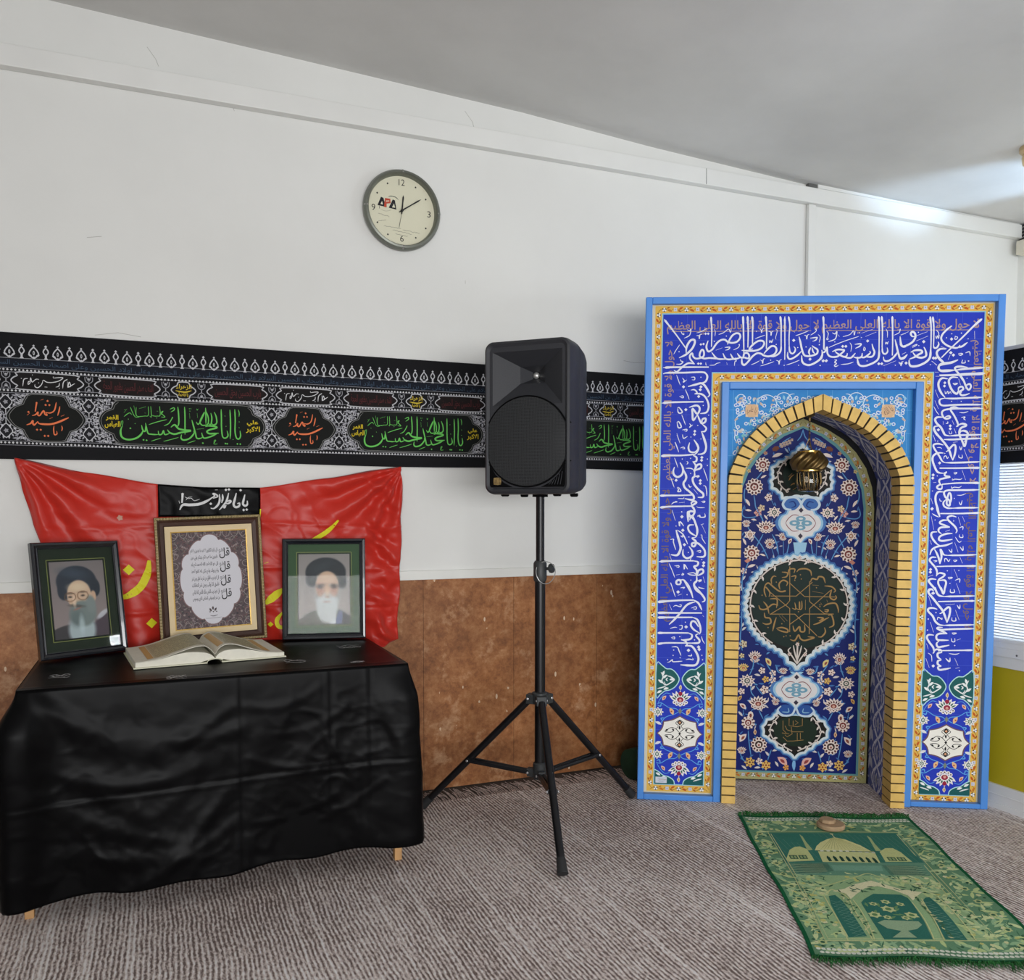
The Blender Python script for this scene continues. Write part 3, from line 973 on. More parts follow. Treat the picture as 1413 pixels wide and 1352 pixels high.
NICHE_SCRIPT = '''
# gold
l3.3 1361 1973 1368 1664 1341 1630 1196 1535
l3.3 1191 1740 1370 1593 1375 1380
l3.3 1538 1843 1543 1660 1675 1554 1740 1547
l3.3 1726 1767 1545 1597 1547 1367
l3.3 1200 1703 1424 1707 1563 1835
l3.3 1360 1827 1497 1704 1768 1706
l3.3 1196 1539 1416 1544 1616 1352
l3.3 1370 1447 1497 1546 1756 1552
s5.8 1206 1811 1201 1853 1220 1883 1245 1879
s5.8 1350 1898 1353 1939 1373 1952 1406 1949 1399 1915
s6.6 1423 1924 1446 1949 1503 1955 1544 1934 1553 1893
s6.6 1141 1785 1157 1810 1181 1819 1231 1778 1281 1746 1330 1751 1313 1755
s5.8 1160 1693 1142 1743 1149 1785 1191 1736 1184 1694
s6.6 1280 1763 1271 1813 1303 1847 1344 1831 1336 1797
s5.8 1293 1922 1342 1914 1334 1881 1294 1872
s5.8 1375 1881 1415 1890 1408 1857
s6.6 1546 1835 1562 1868 1602 1861 1618 1886 1658 1878 1676 1829
s6.6 1669 1804 1733 1797 1766 1764 1751 1747
s6.5 1734 1772 1720 1705 1753 1681 1776 1698 1768 1722
s6.6 1666 1616 1705 1642 1770 1648 1795 1598 1796 1565
s6.6 1674 1587 1707 1588 1699 1571 1675 1575
s6.6 1708 1538 1740 1539 1759 1456 1719 1430
s6.6 1611 1519 1668 1512 1629 1486
s6.6 1581 1452 1629 1469 1685 1504 1717 1521
s6.6 1679 1429 1688 1387 1657 1345 1624 1344
s6.6 1381 1313 1422 1305 1453 1356 1471 1323 1503 1307 1544 1317 1592 1335 1535 1342
s6.6 1402 1439 1420 1389 1460 1432 1469 1390 1505 1391 1504 1450
s6.6 1224 1385 1239 1460 1254 1511
s6.6 1256 1410 1305 1420 1354 1404 1355 1379 1306 1386 1265 1402
s6.6 1133 1458 1166 1446 1206 1460 1197 1501 1156 1509 1147 1551
s6.6 1096 1617 1113 1583 1162 1584 1218 1628 1268 1620
s6.6 1136 1651 1170 1610 1188 1543
s5.8 1193 1677 1250 1678 1259 1645 1252 1595
s4.9 1390 1598 1423 1590 1413 1648
s4.9 1427 1594 1456 1591 1454 1658 1456 1591 1476 1600 1474 1666
s4.1 1506 1675 1508 1584
d3.7 1456 1900 1408 1849 1465 1862 1600 1786 1634 1632 1635 1616 1246 1829 1304 1454 1344 1345 1324 1337 1455 1289 1380 1346 1123 1709 1448 1566 1183 1417
s2.9 1565 1752 1662 1737
s2.9 1640 1653 1653 1629
s2.9 1692 1679 1701 1655
s2.9 1278 1528 1328 1471
s2.9 1302 1529 1353 1480
s2.9 1563 1810 1620 1807
# gold
l2.3 1336 572 1338 488 1366 461
l2.3 1390 592 1391 527 1464 520 1508 531 1507 596
l2.3 1426 575 1427 528
l2.3 1355 526 1374 489 1429 472 1519 475
l2.3 1410 518 1420 453 1376 424 1357 442
l2.3 1340 422 1377 386 1431 388 1521 401
l2.3 1465 464 1467 389
l2.3 1492 465 1494 409
l2.3 1330 459 1393 452
l2.3 1444 575 1472 557 1445 538
# gold
s4.4 1332 2744 1352 2777 1379 2799
s3.8 1349 2700 1381 2722 1376 2705
s3.8 1331 2777 1362 2810
s3.8 1371 2661 1403 2684
s3.8 1607 2691 1585 2724 1584 2768
s3.8 1414 2667 1458 2662 1500 2679 1522 2668
s3.8 1456 2723 1499 2734 1542 2723
'''
BANNER_SCRIPT = '''
# green
s7.5 537 3282 538 3212 538 3135 545 3066 567 3055 586 3075 579 3114
s7.6 603 3281 606 3215 606 3138 602 3049
s7.6 640 3286 643 3201 640 3116 649 3062 667 3050 682 3074 678 3117
d6.4 566 3011 579 3010 657 3011 679 3010 396 3010 -35 3022 -13 3020
s4.6 666 3284 674 3257 672 3229
d3.4 673 3187 672 3140 624 3045
s7.5 420 3288 422 3223 421 3162
s6.7 349 3175 363 3156 382 3183 412 3253 378 3183 389 3153 410 3150 436 3162 440 3209 423 3262
s7.5 440 3166 458 3159 466 3210 459 3248
s7.5 462 3167 480 3156 502 3173 499 3219 485 3257
s9.7 417 3139 439 3147 487 3145 501 3134 450 3117 428 3101 449 3086 516 3092
s8.3 508 3092 464 3067 405 3050 388 3092
s8.2 398 3058 376 3046 351 3049 341 3090 317 3189
s8.9 330 3105 330 3082 297 3043 254 3030 236 3045 240 3072
s7.4 265 3289 267 3217 266 3133 265 3073
s7.4 216 3287 221 3215 220 3155 205 3124
s10.3 163 3126 191 3146 219 3117 269 3107 308 3104 233 3087 190 3074 155 3084 138 3106
s7.3 155 3080 119 3068 109 3098 98 3073 77 3067 71 3096
s7.3 74 3068 49 3066 21 3068 0 3072 -9 3101 -19 3153
s7.9 -47 3134 -37 3093 -20 3093 -16 3146
s10.1 -34 3100 -52 3062 -90 3031 -145 3019 -186 3036 -195 3080 -184 3117
d6.1 -126 3106
s4.3 5 3141 65 3164 135 3185
s5.1 113 3136 149 3156 178 3206 163 3179
s5.1 158 3265 186 3278 190 3263 164 3243
s3.6 20 3014 56 3028 91 3039
s3.7 108 3015 161 3031 218 3050
s3.7 282 3005 311 3017 340 3028
s3.7 352 3117 406 3125
s3.9 -169 3192 -149 3211 -128 3223 -114 3209
s3.2 -124 3268 -91 3195 -46 3204
s3.2 -99 3280 -84 3203
s3.2 -82 3270 -80 3203 -25 3205 3 3214 3 3281
s3.3 13 3207 24 3203 21 3282
s3.3 24 3215 45 3208 65 3209 87 3217 84 3285
s4.0 94 3221 108 3248 94 3233 122 3204 93 3203
s2.9 -62 3260 -13 3277
s2.8 -169 3222 -148 3252
s2.9 63 3246 73 3247
s2.9 -25 3228 -14 3228
d2.9 -139 3175 -92 3143 -162 3244 62 3194 300 3275 311 3276 304 3257
s2.6 300 3241 303 3199
s2.6 354 3278 358 3266 365 3278
s2.8 -194 3117 -187 3154 -177 3155 -184 3110
s3.0 478 3010 482 3033 493 3034 478 3006 507 3007
d2.7 572 3148 565 3229
s2.6 357 3244 360 3206
# orange
s7.4 -824 3104 -798 3116 -783 3137 -784 3122 -775 3106 -751 3133
s8.5 -751 3133 -742 3118 -699 3115 -657 3120 -609 3139 -546 3173
s6.0 -787 3174 -764 3183 -749 3202 -750 3181 -736 3179 -712 3214 -703 3188 -689 3183 -698 3204
s5.5 -698 3204 -669 3200 -640 3222 -627 3281
a6.5 -755 3276 -760 3244 -766 3204
s5.6 -604 3253 -610 3218 -620 3183
d6.0 -684 3287 -697 3257 -673 3258 -757 3072 -733 3073 -708 3029 -685 3030 -810 3199
s3.5 -820 3175 -801 3192
s5.0 -645 3108 -648 3079 -644 3042 -627 3048 -629 3069
s4.6 -595 3110 -591 3091 -596 3070
s3.0 -599 3179 -574 3191
s3.0 -675 3157 -653 3168
s3.0 -729 3290 -710 3299
# white
s3.6 -500 3429 -522 3414 -546 3399 -538 3437 -529 3406 -551 3405
s3.3 -550 3439 -549 3394
s3.5 -574 3441 -550 3455 -569 3443 -579 3424 -582 3387
s3.3 -628 3393 -608 3402 -603 3426
s3.3 -645 3458 -602 3465 -579 3464 -608 3439 -655 3425 -688 3426 -707 3438 -716 3427
s3.7 -712 3428 -724 3401 -746 3381 -764 3388 -764 3404
s3.2 -737 3442 -758 3441 -782 3419 -791 3450 -796 3413 -808 3401 -805 3422 -791 3418
s3.2 -809 3443 -833 3437 -840 3410 -843 3384
d2.5 -643 3466 -779 3471 -740 3416 -698 3389 -687 3389 -605 3386 -851 3441
'''
FLAG_SCRIPT = '''
# white
a8.7 239 2616 237 2580 233 2538
s10.5 216 2484 239 2523 290 2523 358 2529 416 2553 456 2581
s5.9 439 2571 474 2593 462 2611 480 2608 497 2590 462 2574
s7.7 509 2608 511 2556 496 2520 467 2495 444 2498
s7.2 532 2608 534 2575 526 2538
s7.2 579 2618 569 2575 557 2544 530 2508 507 2483
s6.6 557 2544 584 2557 595 2551 577 2535 548 2532
s7.2 560 2520 542 2502 557 2505
s8.4 637 2618 625 2569 615 2526 630 2505 656 2514 660 2538 642 2532
s8.5 702 2606 693 2569 686 2532 701 2517 719 2526 719 2557
d6.6 559 2642 582 2645 670 2640 691 2483 715 2486 445 2532
s3.6 477 2641 498 2642
s3.5 211 2555 216 2534
s2.0 254 2586 279 2573 302 2575 324 2556 364 2568
s2.0 262 2559 279 2580 308 2586
# yellow
d24.0 -155 2028
s29.3 -10 2097 -24 1998 -75 1894 -161 1831 -233 1814
d23.1 0 1611
# yellow
s18.9 1448 2397 1362 2312 1260 2245 1142 2171
s29.9 990 1837 908 1773 851 1725
s16.6 980 1652 938 1587 954 1536 1020 1532
d13.2 889 1556
s11.4 823 2491 816 2425
s4.9 847 2051 879 2062
'''
RUG_SHAPES = '''
p 58,120,104 2|122 165 834 150 839 399 112 415
p 104,150,124 2|112 415 839 399 807 495 125 509
p 150,182,134 2|125 509 807 495 789 622 829 891 81 913 120 642
p 222,220,156 4|311 318 335 283 371 252 424 222 469 206 518 220 575 267 611 316
p 206,210,148 4|325 317 624 312 609 406 314 412
p 198,206,142 4|133 384 177 311 213 287 243 283 272 305 276 363 275 400 138 407
p 198,206,142 4|651 314 697 281 737 280 762 315 772 357 779 391 641 396
p 170,185,130 5|289 179 298 198 295 248 301 314 270 319 280 249
p 170,185,130 5|657 172 666 195 659 247 664 307 634 308 644 243
p 120,165,140 5|345 437 600 429 586 471 341 478
p 52,112,98 6|220 650 253 644 269 678 275 755 273 888 191 892 196 782 204 707
p 52,112,98 6|353 696 378 675 442 639 572 635 592 655 590 695 571 795 549 897 340 906 341 790
p 52,112,98 6|652 667 676 646 699 641 708 685 701 780 695 891 603 893 624 770
p 225,222,180 8|251 619 319 606 378 578 480 549 542 576 595 597 684 611 637 643 605 671 602 639 558 610 490 586 421 603 354 646 315 674 309 636
p 150,175,140 9|357 816 396 801 544 801 548 820 511 847 466 859 486 895 380 898 437 862 383 848
l 205,210,150 8 3|213 639 257 610 306 664 294 755 288 907
l 205,210,150 8 3|324 677 323 754 297 907
l 205,210,150 8 3|594 682 584 759 554 899
l 205,210,150 8 3|655 653 631 745 595 898
l 205,210,150 8 3|739 637 745 716 730 894
l 205,210,150 8 3|197 654 192 770 180 910
l 190,200,140 8 3|143 641 191 598 297 566 420 526 497 498 563 529 687 562 786 580 789 636
l 200,205,150 3 2.5|119 149 112 542 83 913 829 893 836 506 851 143 119 149
l 200,205,150 3 2.5|131 172 128 542 99 902 811 883 815 506 830 159
l 60,100,80 7 3|322 324 632 318
'''

# ------------------------------------------------------------------ room finishes
def plaster(name, c, var=0.05):
    m, nt, p = new_mat(name)
    tc = N(nt, 'ShaderNodeTexCoord')
    a = N(nt, 'ShaderNodeTexNoise')
    a.inputs['Scale'].default_value = 1.7
    a.inputs['Detail'].default_value = 6
    a.inputs['Roughness'].default_value = 0.6
    b = N(nt, 'ShaderNodeTexNoise')
    b.inputs['Scale'].default_value = 55
    b.inputs['Detail'].default_value = 4
    nt.links.new(tc.outputs['Object'], a.inputs['Vector'])
    nt.links.new(tc.outputs['Object'], b.inputs['Vector'])
    cr = N(nt, 'ShaderNodeValToRGB')
    c = rgb(*c)
    cr.color_ramp.elements[0].position = 0.28
    cr.color_ramp.elements[1].position = 0.62
    cr.color_ramp.elements[0].color = tuple(x * (1 - var) for x in c[:3]) + (1,)
    cr.color_ramp.elements[1].color = c
    nt.links.new(a.outputs['Fac'], cr.inputs['Fac'])
    nt.links.new(cr.outputs['Color'], p.inputs['Base Color'])
    p.inputs['Roughness'].default_value = 0.85
    p.inputs['Specular IOR Level'].default_value = 0.2
    bp = N(nt, 'ShaderNodeBump')
    bp.inputs['Strength'].default_value = 0.12
    bp.inputs['Distance'].default_value = 0.003
    nt.links.new(b.outputs['Fac'], bp.inputs['Height'])
    nt.links.new(bp.outputs['Normal'], p.inputs['Normal'])
    return m


M_WALL = plaster('painted_plaster', (226, 226, 222))
M_CEIL = plaster('ceiling_paint', (212, 211, 208), 0.10)
M_TRIM = simple('white_gloss_paint', (224, 224, 218), 0.5, var=0.05, scale=5)
M_TRUNK = simple('white_plastic', (226, 226, 222), 0.45, var=0.03, scale=4)
M_GREYBOX = simple('grey_plastic', (92, 92, 90), 0.5)
M_CRACK = simple('crack_dark', (172, 170, 164), 0.9)


def dado_material():
    m, nt, p = new_mat('brown_dado_board')
    tc = N(nt, 'ShaderNodeTexCoord')

    def noise_(scale, detail, vec=None, rough=0.6, dist=0.0):
        n = N(nt, 'ShaderNodeTexNoise')
        n.inputs['Scale'].default_value = scale
        n.inputs['Detail'].default_value = detail
        n.inputs['Roughness'].default_value = rough
        n.inputs['Distortion'].default_value = dist
        nt.links.new(vec or tc.outputs['Object'], n.inputs['Vector'])
        return n.outputs['Fac']

    def ramp(fac, stops):
        r = N(nt, 'ShaderNodeValToRGB')
        el = r.color_ramp.elements
        while len(el) < len(stops):
            el.new(0.5)
        for e, (pos, c) in zip(el, stops):
            e.position = pos
            e.color = c
        nt.links.new(fac, r.inputs['Fac'])
        return r.outputs['Color']

    base = ramp(noise_(22, 10, rough=0.78, dist=0.15), [(0.28, rgb(106, 64, 36)), (0.48, rgb(158, 102, 60)), (0.7, rgb(192, 138, 92))])
    dark = ramp(noise_(3.2, 4), [(0.38, (0.62, 0.60, 0.60, 1)), (0.62, (1, 1, 1, 1))])
    mul = N(nt, 'ShaderNodeMix', data_type='RGBA', blend_type='MULTIPLY')
    mul.inputs[0].default_value = 0.7
    nt.links.new(base, mul.inputs[6])
    nt.links.new(dark, mul.inputs[7])
    mp = N(nt, 'ShaderNodeMapping')
    mp.inputs['Scale'].default_value = (1.0, 1.0, 0.42)
    nt.links.new(tc.outputs['Object'], mp.inputs['Vector'])
    vo = N(nt, 'ShaderNodeTexVoronoi')
    vo.inputs['Scale'].default_value = 26
    vo.inputs['Randomness'].default_value = 1.0
    nt.links.new(mp.outputs['Vector'], vo.inputs['Vector'])
    chip = N(nt, 'ShaderNodeMath', operation='LESS_THAN')
    chip.inputs[1].default_value = 0.13
    nt.links.new(vo.outputs['Distance'], chip.inputs[0])
    sel = N(nt, 'ShaderNodeMath', operation='GREATER_THAN')
    sel.inputs[1].default_value = 0.57
    nt.links.new(noise_(7, 3), sel.inputs[0])
    both = N(nt, 'ShaderNodeMath', operation='MULTIPLY')
    nt.links.new(chip.outputs[0], both.inputs[0])
    nt.links.new(sel.outputs[0], both.inputs[1])
    mx = N(nt, 'ShaderNodeMix', data_type='RGBA')
    nt.links.new(both.outputs[0], mx.inputs[0])
    nt.links.new(mul.outputs[2], mx.inputs[6])
    mx.inputs[7].default_value = rgb(216, 190, 160)
    pale = N(nt, 'ShaderNodeMix', data_type='RGBA')
    pr = ramp(noise_(5.5, 6, rough=0.75), [(0.55, (0, 0, 0, 1)), (0.74, (0.7, 0.7, 0.7, 1))])
    nt.links.new(pr, pale.inputs[0])
    nt.links.new(mx.outputs[2], pale.inputs[6])
    pale.inputs[7].default_value = rgb(206, 168, 132)
    nt.links.new(pale.outputs[2], p.inputs['Base Color'])
    p.inputs['Roughness'].default_value = 0.5
    p.inputs['Specular IOR Level'].default_value = 0.3
    return m


M_DADO = dado_material()


def carpet_material():
    m, nt, p = new_mat('ribbed_carpet')
    tc = N(nt, 'ShaderNodeTexCoord')
    sep = N(nt, 'ShaderNodeSeparateXYZ')
    nt.links.new(tc.outputs['Object'], sep.inputs[0])

    def math_(op, a, b=None, c=None):
        n = N(nt, 'ShaderNodeMath', operation=op)
        for i, x in enumerate((a, b, c)):
            if x is None:
                continue
            if isinstance(x, (int, float)):
                n.inputs[i].default_value = x
            else:
                nt.links.new(x, n.inputs[i])
        return n.outputs[0]

    def noise_(sx, sy, scale, detail, rough=0.5):
        mp = N(nt, 'ShaderNodeMapping')
        mp.inputs['Scale'].default_value = (sx, sy, 1)
        nt.links.new(tc.outputs['Object'], mp.inputs['Vector'])
        n = N(nt, 'ShaderNodeTexNoise')
        n.inputs['Scale'].default_value = scale
        n.inputs['Detail'].default_value = detail
        n.inputs['Roughness'].default_value = rough
        nt.links.new(mp.outputs['Vector'], n.inputs['Vector'])
        return n.outputs['Fac']

    warp = math_('ADD', math_('MULTIPLY', math_('SUBTRACT', noise_(1, 1, 2.2, 2), 0.5), 0.05), math_('MULTIPLY', math_('SUBTRACT', noise_(1, 0.6, 30, 2), 0.5), 0.008))
    x = math_('ADD', sep.outputs['X'], warp)
    rib = math_('MULTIPLY_ADD', math_('SINE', math_('MULTIPLY', x, 2 * PI / 0.0135)), 0.5, 0.5)
    loops = noise_(90, 34, 1.5, 3, 0.7)          # the loops along each rib
    flecks = noise_(80, 9, 1.0, 2, 0.6)
    worn = noise_(1.6, 1.1, 1.0, 5, 0.6)
    lines = noise_(26, 0.5, 1.0, 1)
    v = math_('ADD', math_('MULTIPLY', rib, 0.36), math_('MULTIPLY', loops, 1.30))
    v = math_('ADD', v, math_('MULTIPLY', flecks, 0.42))
    v = math_('ADD', v, math_('MULTIPLY', worn, 0.60))
    v = math_('ADD', v, math_('MULTIPLY', math_('GREATER_THAN', lines, 0.645), 0.13))
    r = N(nt, 'ShaderNodeValToRGB')
    el = r.color_ramp.elements
    el.new(0.5)
    for e, (pos, c) in zip(el, [(0.80, rgb(126, 110, 105)), (1.0, rgb(228, 213, 207)), (1.0, rgb(255, 250, 247))]):
        e.position = pos
        e.color = c
    vv = math_('MULTIPLY_ADD', v, 0.85, -0.39)
    el[0].position, el[1].position, el[2].position = 0.58, 0.80, 1.0
    nt.links.new(vv, r.inputs['Fac'])
    nt.links.new(r.outputs['Color'], p.inputs['Base Color'])
    p.inputs['Roughness'].default_value = 1.0
    p.inputs['Specular IOR Level'].default_value = 0.05
    bp = N(nt, 'ShaderNodeBump')
    bp.inputs['Strength'].default_value = 0.65
    bp.inputs['Distance'].default_value = 0.006
    h = math_('ADD', rib, math_('MULTIPLY', loops, 0.8))
    nt.links.new(h, bp.inputs['Height'])
    nt.links.new(bp.outputs['Normal'], p.inputs['Normal'])
    return m


# ------------------------------------------------------------------ the room
YW = 3.658          # the long back wall
XL, XR = -3.0, 4.76
YF = -4.2

b = MB()
b.box(XL, XR, YF, YW + 0.12, -0.12, -0.004)
structure(b.build('floor', simple('screed', (74, 66, 60), 0.9)))

CE = [(XL, 3.13), (-0.9, 3.125), (-0.31, 3.101), (0.55, 3.065), (1.57, 3.021), (2.25, 2.974), (3.17, 2.928), (3.9, 2.915), (XR + 0.1, 2.91)]


def ceil_z(x):
    for (a, za), (c, zc) in zip(CE, CE[1:]):
        if x <= c:
            t = max(0.0, (x - a) / (c - a))
            return za + (zc - za) * t
    return CE[-1][1]


b = MB()
xs = [XL + (XR + 0.1 - XL) * i / 60 for i in range(61)]
rings = [[(x, YF, ceil_z(x)), (x, YW + 0.1, ceil_z(x)), (x, YW + 0.1, ceil_z(x) + 0.15), (x, YF, ceil_z(x) + 0.15)] for x in xs]
b.loft(rings)
structure(b.build('ceiling', M_CEIL, smooth=True))

b = MB()
b.box(XL, XR, YW, YW + 0.12, 0, 3.2)
wall_back = structure(b.build('wall_back', M_WALL))
b = MB()      # brown boards below the white rail, one joint every 43 cm
b.box(XL, XR, YW - 0.0012, YW - 0.0002, 0.0, 0.936, 1)
x = 1.10 - 0.43 * 9
while x < XR:
    b.box(max(x, XL) + 0.0008, min(x + 0.43, XR) - 0.0008, YW - 0.003, YW, 0.0, 0.936)
    x += 0.43
structure(b.build('wainscot', [M_DADO, simple('board_joint', (58, 36, 24), 0.9)], wall_back))
for pts in ([(2.1, 1.952), (2.16, 1.945), (2.2, 1.95), (2.26, 1.94), (2.33, 1.945)], [(0.02, 3.0), (0.05, 2.96), (0.06, 2.935)],
            [(1.30, 2.98), (1.335, 2.94), (1.345, 2.905)], [(-0.18, 1.90), (-0.1, 1.915), (-0.02, 1.905)],
            [(0.33, 2.83), (0.335, 2.815)], [(1.30, 2.25), (1.3, 2.235)], [(-0.2, 2.26), (-0.15, 2.27)], [(1.02, 2.19), (1.023, 2.187)]):
    b = MB()
    b.tube([(x, YW - 0.0002, z) for x, z in pts], 0.0008, 5)
    b.build('crack', M_CRACK, wall_back)
b = MB()
b.box(XL, 3.17, YW - 0.014, YW, 0.936, 0.976)
structure(b.build('trim_1', M_TRIM, bevel=0.002))
b = MB()
b.box(XR, XR + 0.1, YF, YW, 0, 3.1)
structure(b.build('wall_right', M_WALL))
b = MB()
b.box(XL - 0.1, XL, YF, YW, 0, 3.3)
structure(b.build('wall_left', M_WALL))

# carpet with a fringed end along the wall
M_CARPET = carpet_material()
cp = thing('carpet', 'brown and grey ribbed carpet with a fringed end covering the floor', 'carpet', (1.0, 1.5, 0))
b = MB()
b.box(XL + 0.05, XR - 0.02, YF + 0.1, 3.475, -0.004, 0.006)
b.build('pile', M_CARPET, cp)
b = MB()
x = -1.2
while x < 2.6:
    dx = rnd.uniform(-0.012, 0.012)
    L = rnd.uniform(0.09, 0.14)
    b.tube([(x, 3.472, 0.004), (x + dx * 0.6, 3.475 + L * 0.5, 0.006), (x + dx * 1.6 - 0.012, 3.475 + L, 0.002 + rnd.random() * 0.01)], 0.0019, 4, rs=[0.0030, 0.0026, 0.0014])
    x += rnd.uniform(0.006, 0.011)
fr = b.build('fringe', simple('carpet_yarn', (186, 170, 162), 1.0, var=0.5, scale=60, spec=0.05), cp)
fr['kind'] = 'stuff'

# cable trunking under the ceiling
b = MB()
b.box(XL + 0.01, 4.735, YW - 0.042, YW - 0.001, 2.824, 2.902)
t = thing('cable_trunking', 'long white cable trunking running along the wall under the ceiling', 'trunking', (1.0, YW, 2.82))
b.build('trunk_cover', M_TRUNK, t, bevel=0.003)
b = MB()
for x in (2.53,):
    b.box(x, x + 0.003, YW - 0.0425, YW - 0.03, 2.826, 2.901)
b.build('joint', M_GREYBOX, t)
t = thing('cable_trunking', 'thin white cable trunking squeezed between the long trunking and the ceiling at right', 'trunking', (4.0, YW, 2.902))
b = MB()
b.box(3.232, 4.735, YW - 0.03, YW - 0.001, 2.9075, 2.928)
b.build('trunk_cover', M_TRUNK, t, bevel=0.002)
b = MB()
b.box(3.175, 3.231, YW - 0.026, YW - 0.001, 2.903, 2.927)
b.build('end_piece', M_GREYBOX, t, bevel=0.002)
t = thing('cable_trunking', 'vertical white cable trunking dropping down the wall behind the prayer niche', 'trunking', (3.2, YW, 0))
b = MB()
b.box(3.178, 3.226, YW - 0.026, YW - 0.0035, 0.007, 2.823)
b.build('trunk_cover', M_TRUNK, t, bevel=0.003)
t = thing('junction_box', 'cream junction box with dark wires in the top right corner', 'junction box', (4.7, YW, 2.7))
b = MB()
b.box(4.68, 4.755, YW - 0.14, YW - 0.045, 2.72, 2.80)
b.build('box_cover', simple('cream_plastic', (214, 208, 192), 0.5), t, bevel=0.006)
b = MB()
for k in range(5):
    z = 2.815 + 0.02 * k
    b.tube([(4.737, YW - 0.02, z), (4.748, YW - 0.05 - 0.01 * k, z + 0.012), (4.75, YW - 0.12, z - 0.01)], 0.006, 6)
b.build('wire', simple('black_cable', (30, 30, 32), 0.6), t)
t = thing('ceiling_light', 'small round cream ceiling light at the right edge above the niche', 'light', (3.80, 2.85, 2.91))
b = MB()
b.lathe([(0.0, 0), (0.062, 0.0), (0.062, -0.018), (0.05, -0.03), (0.0, -0.03)], (3.80, 2.85, 2.916))
b.build('base', simple('tan_base', (196, 170, 128), 0.5), t, smooth=True)
b = MB()
b.lathe([(0.04, -0.025), (0.052, -0.045), (0.048, -0.075), (0.03, -0.095), (0.0, -0.10)], (3.80, 2.85, 2.916))
b.build('globe', simple('cream_glass', (226, 200, 150), 0.3), t, smooth=True)

# low partition of white frames at right, with its own strip of the black banner
PX = 3.22
t = thing('partition', 'white framed low partition with olive lower panel beside the prayer niche', 'partition', (PX, 2.4, 0))
Y0, Y1 = 1.2, 3.60
M_UPVC = simple('white_upvc', (226, 227, 226), 0.35, var=0.02)
b = MB()
b.box(PX, PX + 0.06, Y0, Y1, 0.0, 0.105)
b.box(PX - 0.006, PX, Y0, Y1, 0.0, 0.03)
b.box(PX - 0.003, PX, Y0, Y1, 0.062, 0.068)
b.build('bottom_rail', M_UPVC, t, bevel=0.002)
b = MB()
b.box(PX + 0.012, PX + 0.03, Y0, Y1, 0.105, 0.595)
b.build('lower_panel', simple('olive_panel', (188, 170, 26), 0.45, var=0.06, scale=3), t)
b = MB()
b.box(PX, PX + 0.06, Y0, Y1, 0.595, 0.712)
b.box(PX - 0.008, PX, Y0, Y1, 0.642, 0.676)
b.box(PX - 0.002, PX, Y0, Y1, 0.699, 0.712)
b.build('middle_rail', M_UPVC, t, bevel=0.002)
b = MB()
b.box(PX + 0.014, PX + 0.03, Y0, Y1, 0.712, 1.44)
k = 0
z = 0.72
while z < 1.43:      # fine reeding of the white sheet
    b.box(PX + 0.0125, PX + 0.014, Y0, Y1, z, z + 0.004)
    z += 0.012
M_SHEET = simple('white_sheet', (236, 238, 240), 0.4, var=0.02)
_nt = M_SHEET.node_tree          # thin white plastic that lets the daylight behind it through
_tl = N(_nt, 'ShaderNodeBsdfTranslucent')
_tl.inputs['Color'].default_value = (0.86, 0.9, 0.95, 1)
_mx = N(_nt, 'ShaderNodeMixShader')
_mx.inputs[0].default_value = 0.55
_nt.links.new(_nt.nodes['Principled BSDF'].outputs[0], _mx.inputs[1])
_nt.links.new(_tl.outputs[0], _mx.inputs[2])
_nt.links.new(_mx.outputs[0], _nt.nodes['Material Output'].inputs['Surface'])
b.build('upper_panel', M_SHEET, t)
b = MB()
b.box(PX + 0.008, PX + 0.06, Y0, Y1, 1.44, 1.905)
b.build('top_rail', simple('grey_rail', (196, 197, 198), 0.4), t, bevel=0.003)
b = MB()
b.lathe([(0.004, 0), (0.0045, 0.002), (0.0, 0.003)], (PX - 0.006, 2.43, 0.655), (-1, 0, 0), 10)
b.build('screw', M_GREYBOX, t)

# ------------------------------------------------------------------ black mourning banner
M_BANNER = printed('banner_cloth', 0.75, 0.2, 0.10, 0.15, 700)
WHT = (196, 196, 200)
PER = 0.941


def cartouche(c0, c1, vm, hh, e):
    """closed outline with bracketed ends"""
    r = [(c0, vm), (c0 + e * 0.35, vm + hh * 0.38), (c0 + e * 0.75, vm + hh * 0.58), (c0 + e, vm + hh), ]
    top = r + [(c1 - e, vm + hh), (c1 - e * 0.75, vm + hh * 0.58), (c1 - e * 0.35, vm + hh * 0.38), (c1, vm)]
    return top + [(u, 2 * vm - v) for u, v in top[1:-1][::-1]]


